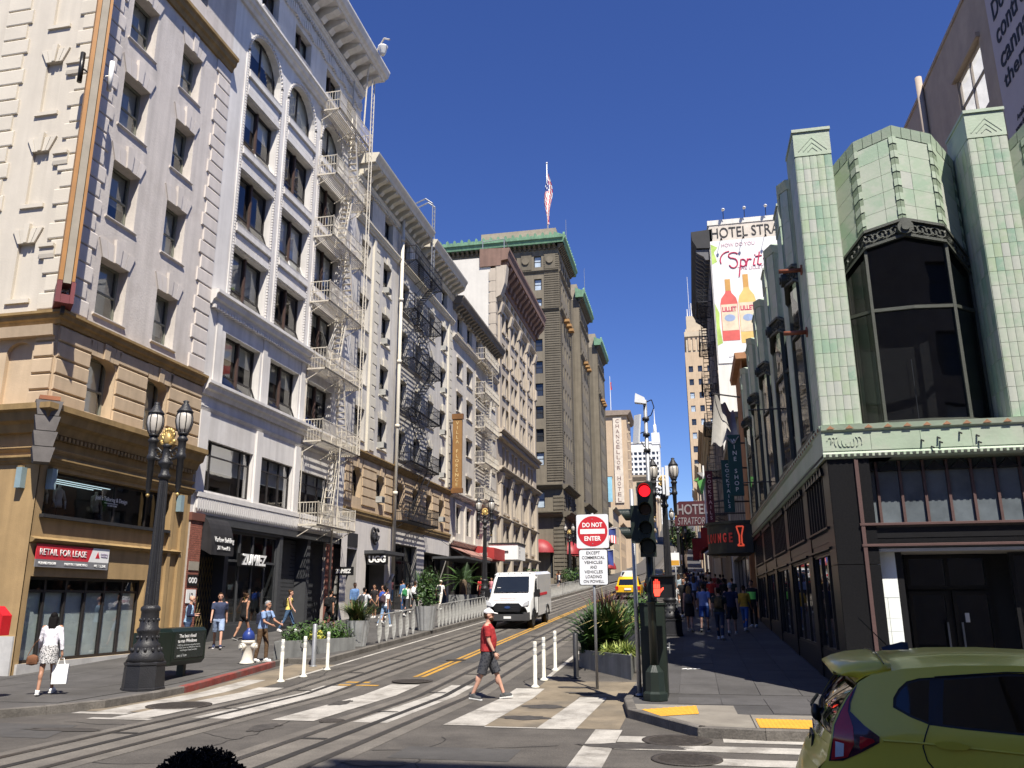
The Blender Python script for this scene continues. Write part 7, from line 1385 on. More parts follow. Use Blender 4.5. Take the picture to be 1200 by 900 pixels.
def panel(parent, name, mat, poly, fn, holes=(), cx=.25, cz=.07):
    """flat outline cut into strips, then wrapped on the body surface"""
    import bmesh
    bm = fill(poly, holes); xs = [p[0] for p in poly]; zs = [p[1] for p in poly]
    for ax, a, b, st in ((0, min(xs), max(xs), cx), (2, min(zs), max(zs), cz)):
        k = a+st
        while k < b:
            co = [0, 0, 0]; no = [0, 0, 0]; co[ax] = k; no[ax] = 1; bmesh.ops.bisect_plane(bm, geom=bm.verts[:]+bm.edges[:]+bm.faces[:], plane_co=co, plane_no=no, dist=1e-5); k += st
    for v in bm.verts: v.co = Vector(fn(v.co.x, v.co.z))
    bmesh.ops.recalc_face_normals(bm, faces=bm.faces[:])
    for f in bm.faces: f.smooth = True
    me = bpy.data.meshes.new(name); bm.to_mesh(me); bm.free(); me.materials.append(mat); o = bpy.data.objects.new(name, me); COL.objects.link(o)
    if parent: o.parent = parent
    WL[o] = (0, 0, 0); return o
# ---------------------------------------------------------------- olive green hatchback, near right
olive = paint('olive_paint', (.72, .57, .055), coat=.35); CX, CY = .0, 6.86; HW = .86
CA = R(-5); hc = thing('hatchback', 'olive green hatchback at the near right edge, seen from its rear corner', 'car', (.8-.8*math.cos(CA)-.86*math.sin(CA), 6.0-.8*math.sin(CA)+.86*math.cos(CA), 0), CA)
def yside(x, z):
    y = HW-.02
    if z > 1.1: y -= (z-1.1)*.36
    if z < .55: y -= (.55-z)*.13
    if 1.0 < z <= 1.1 and x > 1.0: y -= .012*(1-(z-1.0)/.1)*min(1, (x-1)/.3)
    if x < 1.15: y -= .55*(1.15-x)**2.2
    if x > 4.0: y -= .5*(x-4.0)**2
    return y
near = lambda x, z: (x, -yside(x, z), z); farr = lambda x, z: (x, yside(x, z), z)
side = [(.64, .28), (.62, .5), (.64, .72), (.7, .86), (.77, .95), (.81, 1.08), (.83, 1.17), (.875, 1.25), (.93, 1.33), (1.02, 1.425), (1.1, 1.47), (1.3, 1.51), (1.6, 1.535), (1.95, 1.54), (2.3, 1.525), (2.6, 1.48), (2.85, 1.4), (3.1, 1.28), (3.45, 1.1), (4.0, 1.02), (4.4, .9), (4.6, .7), (4.62, .4), (4.55, .28)]
def archp(cx, r=.36, n=12): return [(cx+r*math.cos(math.pi*k/n), .3+r*math.sin(math.pi*k/n)) for k in range(n+1)]
outline = side[:-1]+[(4.55, .28)]+[(4.13, .28)]+archp(3.77)[:]+[(3.41, .28)]+[(1.61, .28)]+archp(1.25)[:]+[(.89, .28)]
tail = [(1.01, 1.412), (.985, 1.36), (.955, 1.3), (.945, 1.25), (1.02, 1.17), (1.1, 1.11), (1.095, 1.075), (.98, 1.01), (.87, .955), (.785, .945), (.82, 1.08), (.84, 1.165), (.885, 1.245), (.94, 1.33)]
qwin = [(1.205, 1.28), (1.215, 1.335), (1.255, 1.39), (1.31, 1.435), (1.385, 1.455), (1.47, 1.462), (1.9, 1.495), (2.3, 1.49), (2.55, 1.455), (2.8, 1.38), (3.02, 1.26), (3.2, 1.14), (2.3, 1.125), (1.97, 1.14), (1.6, 1.165), (1.405, 1.185), (1.3, 1.225)]
for fn, s_ in ((near, -1), (farr, 1)):
    panel(hc, 'body_side', olive, outline, fn, (tail, qwin))
    off = lambda x, z, d, f=fn, q=s_: (lambda p: (p[0], p[1]-q*d, p[2]))(f(x, z))
    panel(hc, 'window_trim', trim, qwin, lambda x, z: off(x, z, .012))
    for g_ in ([(1.225, 1.285), (1.235, 1.33), (1.27, 1.38), (1.32, 1.42), (1.39, 1.44), (1.45, 1.446), (1.43, 1.36), (1.4, 1.2), (1.3, 1.24)], [(1.535, 1.447), (1.9, 1.476), (2.27, 1.472), (2.27, 1.14), (1.97, 1.153), (1.62, 1.178), (1.48, 1.19), (1.5, 1.3)], [(2.36, 1.468), (2.55, 1.436), (2.78, 1.36), (2.98, 1.25), (3.12, 1.155), (2.36, 1.14)]): panel(hc, 'side_window', glass_c, g_, lambda x, z: off(x, z, .0105 if s_ < 0 else .01))
    t_ = panel(hc, 'tail_lamp', tail_d, tail, lambda x, z: off(x, z, -.006)); bump = lambda x, z: off(x, z, -.014)
    panel(t_, 'red_lens', tail_r, [(.985, 1.385), (.95, 1.32), (.93, 1.25), (.95, 1.16), (.945, 1.06), (.9, .98), (.8, .955), (.825, 1.08), (.845, 1.165), (.89, 1.245), (.945, 1.33)], bump); panel(t_, 'red_lens', tail_r, [(.985, 1.11), (1.06, 1.095), (1.07, 1.08), (.98, 1.03), (.975, 1.05)], bump); panel(t_, 'clear_lens', tail_w, [(.835, 1.07), (.885, 1.06), (.875, .985), (.825, .975)], lambda x, z: off(x, z, -.02))
    m = MB()                                            # shut lines and handle
    for L in ([(1.4, 1.19), (1.365, 1.12), (1.345, 1.06), (1.36, .98), (1.42, .9), (1.52, .8), (1.56, .6), (1.57, .4)], [(1.48, 1.465), (1.6, 1.475), (1.9, 1.5), (2.3, 1.497)], [(2.32, 1.12), (2.33, .9), (2.3, .4)], [(3.25, 1.1), (3.3, .8), (3.28, .4)]): m.tube([off(x, z, -.0005) for x, z in L], .005, 4)
    m.build('shut_line', trim, hc, True); h = panel(hc, 'door_handle', olive, [(1.405, 1.088), (1.46, 1.103), (1.53, 1.1), (1.62, 1.075), (1.58, 1.055), (1.5, 1.052), (1.43, 1.065)], lambda x, z: off(x, z, -.03), cx=.03, cz=.02)
    m = MB(); m.tube([off(x, z, -.006) for x, z in ((1.12, 1.09), (1.3, 1.085), (1.6, 1.065), (2.0, 1.035), (2.6, 1.0))], .008, 5); m.build('crease', olive, hc, True)
    m = MB(); m.box(2.9, 3.08, s_*.86, s_*1.0, 1.1, 1.24); m.build('door_mirror', olive, hc, True)
# roof, tailgate, bonnet
def cross(pts, mat, name, crown, ny=12, parent=hc, inset=0.):
    m = MB(); m.smooth = True; I = []
    for k, (x, z) in enumerate(pts):
        yc = yside(x, z)-inset; I.append([m.V((x-crown[k][0]*(1-(2*j/ny-1)**2), yc*(2*j/ny-1), z+crown[k][1]*(1-(2*j/ny-1)**4))) for j in range(ny+1)])
    for A, B in zip(I, I[1:]):
        for j in range(ny): m.F(A[j], A[j+1], B[j+1], B[j])
    return m.build(name, mat, parent, True)
cross([(.64, .28), (.62, .5), (.64, .72), (.7, .86), (.72, .9)], olive, 'rear_bumper', [(.06, 0)]*5); cross([(.72, .9), (.77, .95), (.8, 1.04)], olive, 'tailgate', [(.06, 0)]*3)
cross([(.8, 1.04), (.825, 1.1)], chrome, 'tailgate_chrome', [(.065, 0)]*2, inset=.1); cross([(.8, 1.04), (.825, 1.1)], olive, 'tailgate', [(.055, 0)]*2)
cross([(.825, 1.1), (.83, 1.17), (.875, 1.25), (.93, 1.33), (1.01, 1.415)], glass_c, 'rear_window', [(.05, 0), (.05, 0), (.04, 0), (.03, 0), (.02, 0)], inset=.03)
cross([(1.0, 1.42), (1.06, 1.46), (1.12, 1.475), (1.3, 1.51), (1.6, 1.535), (1.95, 1.54), (2.3, 1.525), (2.6, 1.48), (2.75, 1.43)], olive, 'roof', [(0, .0), (0, .03), (0, .06), (0, .065), (0, .065), (0, .065), (0, .065), (0, .06), (0, .05)])
cross([(2.75, 1.43), (3.0, 1.33), (3.25, 1.2), (3.5, 1.08)], glass_c, 'windscreen', [(0, .05), (0, .04), (0, .03), (0, .02)]); cross([(3.5, 1.08), (4.0, 1.02), (4.4, .9), (4.6, .7), (4.62, .4), (4.55, .28)], olive, 'bonnet', [(0, .03), (0, .03), (-.05, .02), (-.1, 0), (-.1, 0), (-.1, 0)])
m = MB(); m.smooth = True; I = []                      # roof spoiler
for x, z0, z1, hw_ in ((.845, 1.5, 1.512, .6), (.92, 1.475, 1.545, .65), (1.02, 1.462, 1.57, .69), (1.14, 1.485, 1.583, .69), (1.2, 1.52, 1.588, .69)):
    I.append([m.V((x+.03*abs(2*j/10-1)**3, hw_*(2*j/10-1), z1-.05*abs(2*j/10-1)**3)) for j in range(11)]+[m.V((x+.03*abs(2*j/10-1)**3, hw_*(2*j/10-1), z0-.02*abs(2*j/10-1)**3)) for j in range(10, -1, -1)])
for A, B in zip(I, I[1:]):
    for k in range(22): m.F(A[k], A[(k+1) % 22], B[(k+1) % 22], B[k])
m.F(*I[0][::-1]); m.F(*I[-1]); m.build('spoiler', olive, hc, True)
m = MB(); m.tube([(1.185, y, 1.592-.05*abs(y/.71)**3) for y in [-.71+.142*k for k in range(11)]], .004, 4); m.build('shut_line', trim, hc, True)
m = MB(); m.loft([[(1.26, -.03, 1.59), (1.26, .03, 1.59), (1.26, 0, 1.61)], [(1.4, -.035, 1.595), (1.4, .035, 1.595), (1.4, 0, 1.65)], [(1.44, -.02, 1.595), (1.44, .02, 1.595), (1.44, 0, 1.645)]]); m.build('antenna_fin', M('antenna_navy', (.008, .01, .016), .5), hc, True); MB().cone((1.3, 0, 1.62), (1.12, 0, 1.82), .004, .003, 5).build('antenna_rod', trim, hc, True)
m = MB(); m.tube([(.775, .0, 1.16), (.74, .05, 1.19), (.75, .2, 1.2), (.8, .5, 1.22)], .014, 6); m.ell((.76, -.0, 1.15), .035, .05, .06, 8, 6); m.build('rear_wiper', trim, hc, True)
def ofs(q): return (q[0]+.7, q[1], q[2]+.93)
m = MB(); m.hexa([ofs(q) for q in ((.0, -.17, -.07), (.02, -.17, -.07), (.02, .17, -.07), (0, .17, -.07), (.025, -.17, .07), (.045, -.17, .07), (.045, .17, .07), (.025, .17, .07))]); m.build('number_plate', M('plate_shadow', (.12, .125, .14), .5), hc, True); m = MB(); [m.cone(ofs((q[0], y0, q[1])), ofs((q[2], y1, q[3])), .012, .012, 4) for q, y0, y1 in (((-.005, -.08, -.005, -.08), -.18, .18), ((.02, .08, .02, .08), -.18, .18), ((-.005, -.08, .02, .08), -.18, -.18), ((-.005, -.08, .02, .08), .18, .18))]; m.build('plate_frame', trim, hc, True)
m = MB(); m.tube([(.735, y, z) for y, z in ((-.03, 1.1), (-.03, 1.04))], .006, 5); m.tube([(.735, .03, 1.1), (.735, .03, 1.04)], .006, 5); m.tube([(.735, -.03, 1.07), (.735, .03, 1.07)], .006, 5); m.build('emblem', chrome, hc, True)
MB().box(.75, 4.5, -.74, .74, .2, .5).build('underbody', trim, hc, True)
m = MB(); m.box(1.45, 1.6, -.65, -.1, .5, 1.08); m.box(1.5, 1.58, -.5, -.25, 1.1, 1.24); m.box(1.45, 1.6, .1, .65, .5, 1.08); m.box(1.5, 1.58, .25, .5, 1.1, 1.24); m.box(2.4, 2.55, -.65, -.1, .5, 1.15); m.box(2.45, 2.53, -.5, -.25, 1.15, 1.32); m.box(2.4, 2.55, .1, .65, .5, 1.15); m.box(2.45, 2.53, .25, .5, 1.15, 1.32); m.build('seats', trim, hc, True)
for x in (1.25, 3.77):
    for s_ in (-1, 1): wheel(hc, x, s_*.75, .3, .19, s_)
# ---------------------------------------------------------------- white armoured van coming down the hill
wv = paint('van_white', (.72, .72, .71)); vn = thing('van', 'white armoured van with black grille coming down the track lane', 'van', (-7.85, 36.1, gz(36.1)))
vn.rotation_euler = (math.atan(.044), 0, 0)
def vcross(secs, mat, name, smooth=True):
    m = MB(); m.smooth = smooth; I = [[m.V((x, y, z)) for x, z in sec] for y, sec in secs]
    for A, B in zip(I, I[1:]):
        for k in range(len(A)-1): m.F(A[k], A[k+1], B[k+1], B[k])
    m.smooth = False; return m.build(name, mat, vn, True)
def vs_(hw_, zb, zt, cr): # half-section mirrored: left bottom, over the top, right bottom
    P = [(-hw_, zb), (-hw_, zt-cr), (-hw_+cr*.35, zt-cr*.3), (-hw_+cr, zt), (hw_-cr, zt), (hw_-cr*.35, zt-cr*.3), (hw_, zt-cr), (hw_, zb)]; return P
vcross([(0, vs_(.86, .42, .95, .2)), (.03, vs_(.92, .4, 1.12, .18)), (.45, vs_(.97, .38, 1.3, .15)), (.8, vs_(.98, .38, 1.42, .15))], wv, 'bonnet')
vcross([(.8, vs_(.98, .35, 1.42, .15)), (1.25, vs_(.96, .35, 1.95, .2)), (1.42, vs_(.94, .35, 2.2, .2)), (1.75, vs_(.95, .35, 2.3, .2)), (1.9, vs_(.97, .35, 2.32, .2))], wv, 'cab')
m = MB(); m.box(-.985, .985, 1.88, 5.6, .45, 2.24); m.hexa([(-.985, 1.8, 2.24), (.985, 1.8, 2.24), (.985, 5.6, 2.24), (-.985, 5.6, 2.24), (-.85, 1.8, 2.35), (.85, 1.8, 2.35), (.85, 5.55, 2.35), (-.85, 5.55, 2.35)]); m.build('box_body', wv, vn, True)
m = MB(); m.poly([(-.8, .83, 1.5), (.8, .83, 1.5), (.72, 1.39, 2.16), (-.72, 1.39, 2.16)]); w_ = m.build('windscreen', M('windscreen_dark', (.012, .015, .018), .06, .1, 2, 0, spec=.8), vn, True); w_.location = (0, -.03, .02)
m = MB(); m.box(-.9, .9, -.06, .03, .36, .62); m.box(-.94, -.7, -.05, .2, .36, .7); m.box(.7, .94, -.05, .2, .36, .7); m.build('bumper', M('bumper_grey', (.05, .05, .052), .6), vn, True)
m = MB(); m.prism([(-.55, .72), (.55, .72), (.62, .95), (.5, 1.08), (-.5, 1.08), (-.62, .95)], -.03, .05, 1); m.build('grille', trim, vn, True); m = MB(); [m.box(-.5, .5, -.035, -.03, .78+.07*k, .8+.07*k) for k in range(4)]; m.build('grille_bar', dark_m, vn, True)
m = MB(); m.prism([(.13*math.cos(2*math.pi*k/20), .91+.055*math.sin(2*math.pi*k/20)) for k in range(20)], -.05, -.03, 1); m.build('oval_emblem', M('emblem_blue', (.03, .06, .18), .3), vn, True)
for s_ in (-1, 1):
    m = MB(); m.prism([(s_*.64, .93), (s_*.92, 1.0), (s_*.94, 1.2), (s_*.72, 1.1)], -.02, .12, 1); m.build('headlight', tail_w, vn, True); m = MB(); m.box(*sorted((s_*.98, s_*1.02)), 1.0, 1.05, 1.35, 1.5); m.box(*sorted((s_*1.02, s_*1.24)), .95, 1.1, 1.3, 1.62); m.build('mirror', trim, vn, True)
    m = MB(); m.poly([(s_*.992, 1.15, 1.42), (s_*.992, 1.8, 1.42), (s_*.975, 1.8, 2.1), (s_*.97, 1.5, 2.05)]); m.build('side_window', glass_c, vn, True); m = MB(); m.box(*sorted((s_*.986, s_*.994)), 2.3, 4.4, 1.3, 1.42); m.build('red_band', MATS['banner_red'], vn, True)
    m = MB(); m.box(*sorted((s_*.99, s_*1.01)), 1.0, 1.84, .42, .6); m.build('sill_trim', trim, vn, True); m = MB(); m.box(*sorted((s_*.99, s_*1.008)), 1.0, 1.01, .6, 1.4); m.box(*sorted((s_*.99, s_*1.008)), 1.9, 1.91, .6, 2.1); m.build('shut_line', trim, vn, True)
    for y in (.85, 4.4): wheel(vn, s_*.86, y, .36, .24, s_, 'y'); m = MB(); [m.cone((s_*1.0, y+.46*math.cos(a*math.pi/8), .36+.46*math.sin(a*math.pi/8)), (s_*1.0, y+.46*math.cos((a+1)*math.pi/8), .36+.46*math.sin((a+1)*math.pi/8)), .035, .035, 5) for a in range(8)]; m.build('wheel_arch', trim, vn, True)
m = MB(); [m.box(x-.04, x+.04, .85, .9, 1.45, 1.5) for x in (-.2, .2)]; m.build('wiper', trim, vn, True); m = MB(); [m.box(x-.03, x+.03, 1.62, 1.66, 2.28, 2.31) for x in (-.7, -.3, 0, .3, .7)]; m.build('roof_marker', trim, vn, True); m = MB(); m.box(-.66, .66, .1, .12, 1.19, 1.21); m.box(-.4, .4, .25, .27, 1.255, 1.275); m.build('red_script', MATS['banner_red'], vn, True)
MB().box(-.85, .85, .3, 5.4, .3, .5).build('chassis', trim, vn, True); MB().box(-.16, .16, -.075, -.06, .44, .54).build('number_plate', letter_w, vn, True); m = MB(); m.box(-.66, -.5, .95, .97, 1.6, 1.72); m.build('windscreen_sticker', letter_w, vn, True)
# ---------------------------------------------------------------- generic cars seen from behind, further up
def rear_car(name, label, cat, loc, pm_, sign=False):
    t = thing(name, label, cat, loc); t.rotation_euler = (math.atan(.044), 0, 0)
    def cs(secs, mat, nm):
        m = MB(); m.smooth = True; I = [[m.V((x, y, z)) for x, z in s_] for y, s_ in secs]
        for A, B in zip(I, I[1:]):
            for k in range(len(A)-1): m.F(A[k], A[k+1], B[k+1], B[k])
        m.smooth = False; m.F(*I[0]); m.F(*I[-1]); return m.build(nm, mat, t, True)
    def b(hw_, zb, zt): return [(-hw_*.96, zb), (-hw_, zb+.2), (-hw_, zt-.15), (-hw_*.95, zt), (hw_*.95, zt), (hw_, zt-.15), (hw_, zb+.2), (hw_*.96, zb)]
    cs([(0, b(.86, .3, .95)), (.08, b(.92, .25, 1.0)), (1, b(.93, .25, 1.02)), (3.4, b(.93, .25, 1.02)), (4.2, b(.9, .28, .98)), (4.55, b(.8, .3, .8))], pm_, 'body')
    cs([(.1, [(-.85, 1.0), (-.85, 1.0), (.85, 1.0), (.85, 1.0)]), (.3, [(-.84, 1.0), (-.68, 1.55), (.68, 1.55), (.84, 1.0)]), (.6, [(-.85, 1.0), (-.68, 1.66), (.68, 1.66), (.85, 1.0)]), (2.3, [(-.85, 1.0), (-.68, 1.66), (.68, 1.66), (.85, 1.0)]), (3.3, [(-.8, 1.0), (-.78, 1.01), (.78, 1.01), (.8, 1.0)])], pm_, 'cabin')
    m = MB(); m.poly([(-.68, .1, 1.08), (.68, .1, 1.08), (.6, .245, 1.48), (-.6, .245, 1.48)]); m.build('rear_window', M('rear_glass_dark', (.01, .012, .014), .08, .1, 2, 0, spec=.8), t, True)
    for s_ in (-1, 1):
        m = MB(); m.poly([(s_*.835, .5, 1.06), (s_*.835, 3.0, 1.06), (s_*.715, 2.3, 1.56), (s_*.7, .65, 1.56)]); m.build('side_window', MATS['rear_glass_dark'], t, True); m = MB(); m.box(*sorted((s_*.7, s_*.93)), -.03, .15, .72, .98); m.build('tail_lamp', tail_r, t, True)
        for y in (.85, 3.6): wheel(t, s_*.82, y, .34, .22, s_, 'y')
    m = MB(); m.box(-.88, .88, -.06, .1, .32, .55); m.build('bumper', trim, t, True); m = MB(); m.box(-.25, .25, -.05, -.02, .7, .84); m.build('plate', letter_w, t, True)
    if sign: m = MB(); m.prism([(-.45, 1.66), (.45, 1.66), (.25, 2.0), (-.25, 2.0)], 1.2, 1.5, 1); m.build('roof_sign', letter_w, t, True)
    return t
rear_car('taxi', 'yellow taxi with white roof sign driving up the hill', 'taxi', (-4.75, 64, gz(64)), paint('taxi_yellow', (.72, .42, .01)), True)
rear_car('car', 'dark blue car ahead of the yellow taxi', 'car', (-3.2, 74, gz(74)), paint('dark_blue_paint', (.015, .02, .035)))
rear_car('car', 'silver car far up the left lane', 'car', (-8.2, 110, gz(110)), paint('silver_paint', (.4, .41, .42))); rear_car('car', 'black car furthest up the street', 'car', (-4.9, 125, gz(125)), paint('black_paint_car', (.012, .012, .013)))
# ================================================================ people
SKIN = {'light': M('skin_light', (.5, .28, .2), .55, .08, 12, .1, 60), 'tan': M('skin_tan', (.36, .19, .12), .55, .08, 12, .1, 60), 'dark': M('skin_dark', (.09, .045, .028), .5, .08, 12, .1, 60)}
HAIR = {k: M('hair_'+k, c, .75, .3, 20, .5, 90, spec=.12) for k, c in (('black', (.006, .005, .005)), ('brown', (.05, .028, .015)), ('blond', (.3, .18, .07)), ('grey', (.3, .3, .3)))}
eye_m = M('eye_dark', (.02, .015, .012), .3, 0, 5, 0); lip_m = M('lips', (.33, .12, .1), .5, .05, 9, 0); sole_m = M('shoe_sole', (.6, .6, .58), .7)
PEND_R = []
def remesh(mb, vox, mat, name, parent, smooth=4):
    me = mb.mesh(name, mat); o = bpy.data.objects.new(name, me); COL.objects.link(o); o.parent = parent
    r = o.modifiers.new('r', 'REMESH'); r.mode = 'VOXEL'; r.voxel_size = vox; r.use_smooth_shade = True
    s_ = o.modifiers.new('s', 'SMOOTH'); s_.iterations = smooth; s_.factor = .5; PEND_R.append(o); return o
def flush_remesh(extra={}):
    dg = bpy.context.evaluated_depsgraph_get()
    for o in PEND_R:
        me = bpy.data.meshes.new_from_object(o.evaluated_get(dg)); me.name = o.name; o.modifiers.clear(); o.data = me
    PEND_R.clear()
def limb(m, a, b, r0, r1, n=10): m.cone(a, b, r0, r1, n); m.ell(a, r0, r0, r0, 10, 6); m.ell(b, r1, r1, r1, 10, 6)
def rings(m, R_, n=16):
    m.loft([[(c[0]+rx*math.cos(2*math.pi*k/n), c[1]+ry*math.sin(2*math.pi*k/n), c[2]) for k in range(n)] for c, rx, ry in R_])
def solve(p):
    """joint positions of a standing / walking figure facing +Y, before the feet are set on the ground"""
    J = {}; lean = p.get('lean', .03); w_ = p.get('wide', 1.)
    J['pel'] = Vector((0, 0, .95)); J['chest'] = Vector((0, lean*.9, 1.3)); J['neck'] = Vector((0, lean*1.3, 1.48)); J['head'] = Vector((0, lean*1.3+.02+p.get('nod', 0), 1.635))
    for i, s_ in ((0, -1), (1, 1)):
        hip = Vector((s_*.09*w_, 0, .9)); a, k = p['leg'][i]; kn = hip+Vector((s_*.01, math.sin(a)*.42, -math.cos(a)*.42)); an = kn+Vector((0, math.sin(a-k)*.41, -math.cos(a-k)*.41)); J['hip%d' % i], J['kn%d' % i], J['an%d' % i] = hip, kn, an
        ft = p.get('foot', (0, 0))[i]; J['toe%d' % i] = an+Vector((s_*.02, .17*math.cos(ft), -.065+.17*math.sin(ft))); J['heel%d' % i] = an+Vector((0, -.055*math.cos(ft), -.065-.055*math.sin(ft)))
        sh = J['neck']+Vector((s_*.185*w_, -.01, -.06)); sw, ab, el = p['arm'][i]; d = Vector((s_*math.sin(ab), math.sin(sw)*math.cos(ab), -math.cos(sw)*math.cos(ab))); eb = sh+d*.285; inw = p.get('inw', (0, 0))[i]; d2 = Vector((s_*(math.sin(ab)*.5-inw), math.sin(sw+el), -math.cos(sw+el))).normalized(); wr = eb+d2*.25; J['sh%d' % i], J['el%d' % i], J['wr%d' % i], J['hd%d' % i] = sh, eb, wr, d2
    dz = min(min(J['toe%d' % i].z, J['heel%d' % i].z) for i in (0, 1))-.03
    for k in J:
        if not k.startswith('hd'): J[k].z -= dz
    return J
def person(label, loc, rz, h, pose, c, group=None, vox=.016, fine=False):
    """pose: joints; c: colours and cut of the clothes"""
    t = thing('person', label, 'person', loc, rz, group); J = solve(dict(pose, wide=.88) if c.get('fem') else pose); S = h/1.75; f = c.get('fat', 1.); fem = c.get('fem', False)
    sk = SKIN[c.get('skin', 'light')]; q = lambda v: v; m = MB()
    hip_r = .165*(1.03 if fem else 1)*f
    pz_ = J['pel'].z
    def torso(e): # rings from crotch to neck, e = clothing allowance
        a, b_ = J['pel'], J['chest']; n_ = J['neck']; wst = (.128 if fem else .148)*f
        return [((0, a.y, pz_-.1), .12*f+e, .1*f+e), ((0, a.y-.01, pz_), hip_r+e, .115*f+e), ((0, a.y+.01*f, pz_+.12), wst+e, .1*f+e+(.03 if f > 1.05 else 0)), ((0, (a.y+b_.y)/2+.01*f, pz_+.22), wst+.008+e, .105*f+e+(.03 if f > 1.05 else 0)), ((0, b_.y, b_.z), (.155 if fem else .175)*f+e, .115*f+e), ((0, b_.y, b_.z+.08), (.16 if fem else .19)*f+e, .1*f+e), ((0, n_.y-.005, n_.z-.05), .12+e, .075+e), ((0, n_.y, n_.z), .058+e*.7, .058+e*.7)]
    rings(m, torso(0)); hd = J['head']
    limb(m, J['neck']-Vector((0, 0, .03)), hd-Vector((0, .005, .05)), .055, .052)
    m.ell(hd+Vector((0, -.005, .025)), .074, .093, .09, 14, 10); m.ell(hd+Vector((0, .02, -.05)), .058, .066, .065, 12, 8); m.ell(hd+Vector((0, .055, -.088)), .03, .028, .026, 8, 6); m.cone(hd+Vector((0, .083, .01)), hd+Vector((0, .108, -.028)), .008, .015, 6); m.ell(hd+Vector((0, .1, -.03)), .016, .014, .011, 6, 5)
    for s_ in (-1, 1): m.ell(hd+Vector((s_*.077, -.005, -.01)), .014, .024, .033, 8, 6); m.ell(hd+Vector((s_*.035, .07, .028)), .022, .016, .009, 6, 5)
    for i in (0, 1):
        s_ = -1 if i == 0 else 1
        limb(m, J['hip%d' % i], J['kn%d' % i], .083*f, .052*f**.5); limb(m, J['kn%d' % i], J['an%d' % i], .05*f**.5, .035); kn, an = J['kn%d' % i], J['an%d' % i]; m.ell(kn.lerp(an, .3)+Vector((0, -.018, 0)), .05, .055, .11, 8, 6)
        limb(m, J['heel%d' % i]+Vector((0, .02, .015)), J['toe%d' % i]+Vector((0, -.02, .0)), .036, .028); m.cone(an, J['heel%d' % i].lerp(J['toe%d' % i], .3), .036, .035, 8)
        limb(m, J['sh%d' % i], J['el%d' % i], .05*f**.5, .038*f**.4); limb(m, J['el%d' % i], J['wr%d' % i], .038*f**.4, .026); m.ell(J['sh%d' % i], .062, .058, .06, 10, 6)
        wr, d2 = J['wr%d' % i], J['hd%d' % i]; x = Vector((0, 1, 0)); x = (x-d2*x.dot(d2)).normalized(); y = d2.cross(x)
        P = [wr+x*(.02*a)+d2*.0 for a in (-1, 1)]; limb(m, wr+d2*.02, wr+d2*.075, .026, .03); limb(m, wr+d2*.05+x*.018, wr+d2*.08+x*.025, .018, .018); limb(m, wr+d2*.05-x*.018, wr+d2*.08-x*.022, .018, .017)
        if not fine: limb(m, wr+d2*.08, wr+d2*.15+y*s_*-.01, .026, .014); limb(m, wr+d2*.04+x*.03, wr+d2*.1+x*.045, .014, .01)
    body = remesh(m, vox, sk, 'body', t, 3 if fine else 2); me_extra = None
    if fine: FINE.append((body, J, sk))
    # face details
    m = MB()
    for s_ in (-1, 1): m.ell(hd+Vector((s_*.032, .084, .006)), .012, .008, .007, 6, 5)
    m.build('eyes', eye_m, t, True); MB().ell(hd+Vector((0, .087, -.062)), .022, .008, .007, 8, 5).build('mouth', lip_m, t, True)
    m = MB(); [m.cone(hd+Vector((s_*.015, .095, .028)), hd+Vector((s_*.052, .078, .026)), .006, .004, 5) for s_ in (-1, 1)]; m.build('eyebrows', HAIR[c.get('hair', 'brown')], t, True)
    # upper garment
    top = c.get('top'); e = .016+.006*(f > 1.05)
    if top:
        m = MB(); R_ = torso(e); hem = c.get('hem', 'hip'); R_ = R_[0 if hem == 'long' else 1:]
        if hem != 'long': c0, rx, ry = R_[0]; R_[0] = (c0[0], c0[1], pz_-.02), rx, ry
        if c.get('tank'): R_ = R_[:-2]; R_[-1] = (R_[-1][0][0], R_[-1][0][1], R_[-1][0][2]+.04), R_[-1][1]*.78, R_[-1][2]
        else: c0, rx, ry = R_[-1]; R_[-1] = (c0[0], c0[1], c0[2]-.012), rx, ry
        rings(m, R_)
        if c.get('tank'):
            for s_ in (-1, 1): m.tube([J['chest']+Vector((s_*.1, .1*1, .06)), J['neck']+Vector((s_*.1, 0, -.0)), J['chest']+Vector((s_*.1, -.1, .06))], .022, 6)
        else:
            for i in (0, 1):
                sh, el, wr = J['sh%d' % i], J['el%d' % i], J['wr%d' % i]; m.ell(sh-Vector((sh.x*.06, 0, .006)), .064*f**.5, .062, .06, 10, 6)
                if c.get('sleeve', 'short') == 'short': b_ = sh.lerp(el, .72); m.cone(sh, b_, .07*f**.5, .064*f**.5, 12)
                else: b_ = el.lerp(wr, .85 if c['sleeve'] == 'long' else .4); m.cone(sh, el, .06, .05, 12); m.ell(el, .05, .05, .05, 10, 6); m.cone(el, b_, .05, .04, 12)
        o = remesh(m, vox, c['topmat'] if 'topmat' in c else cloth(top), 'shirt', t, 2)
        if 'sleevecol' in c:
            m = MB()
            for i in (0, 1): sh, el, wr = J['sh%d' % i], J['el%d' % i], J['wr%d' % i]; limb(m, sh, el, .074, .058); b_ = el.lerp(wr, .85); m.cone(el, b_, .058, .045, 12)
            remesh(m, vox, cloth(c['sleevecol']), 'sleeves', t, 2)
    bot = c.get('bottom', 'shorts'); bc = c.get('bcol', '30323a'); m = MB(); bm_ = c.get('botmat') or cloth(bc)
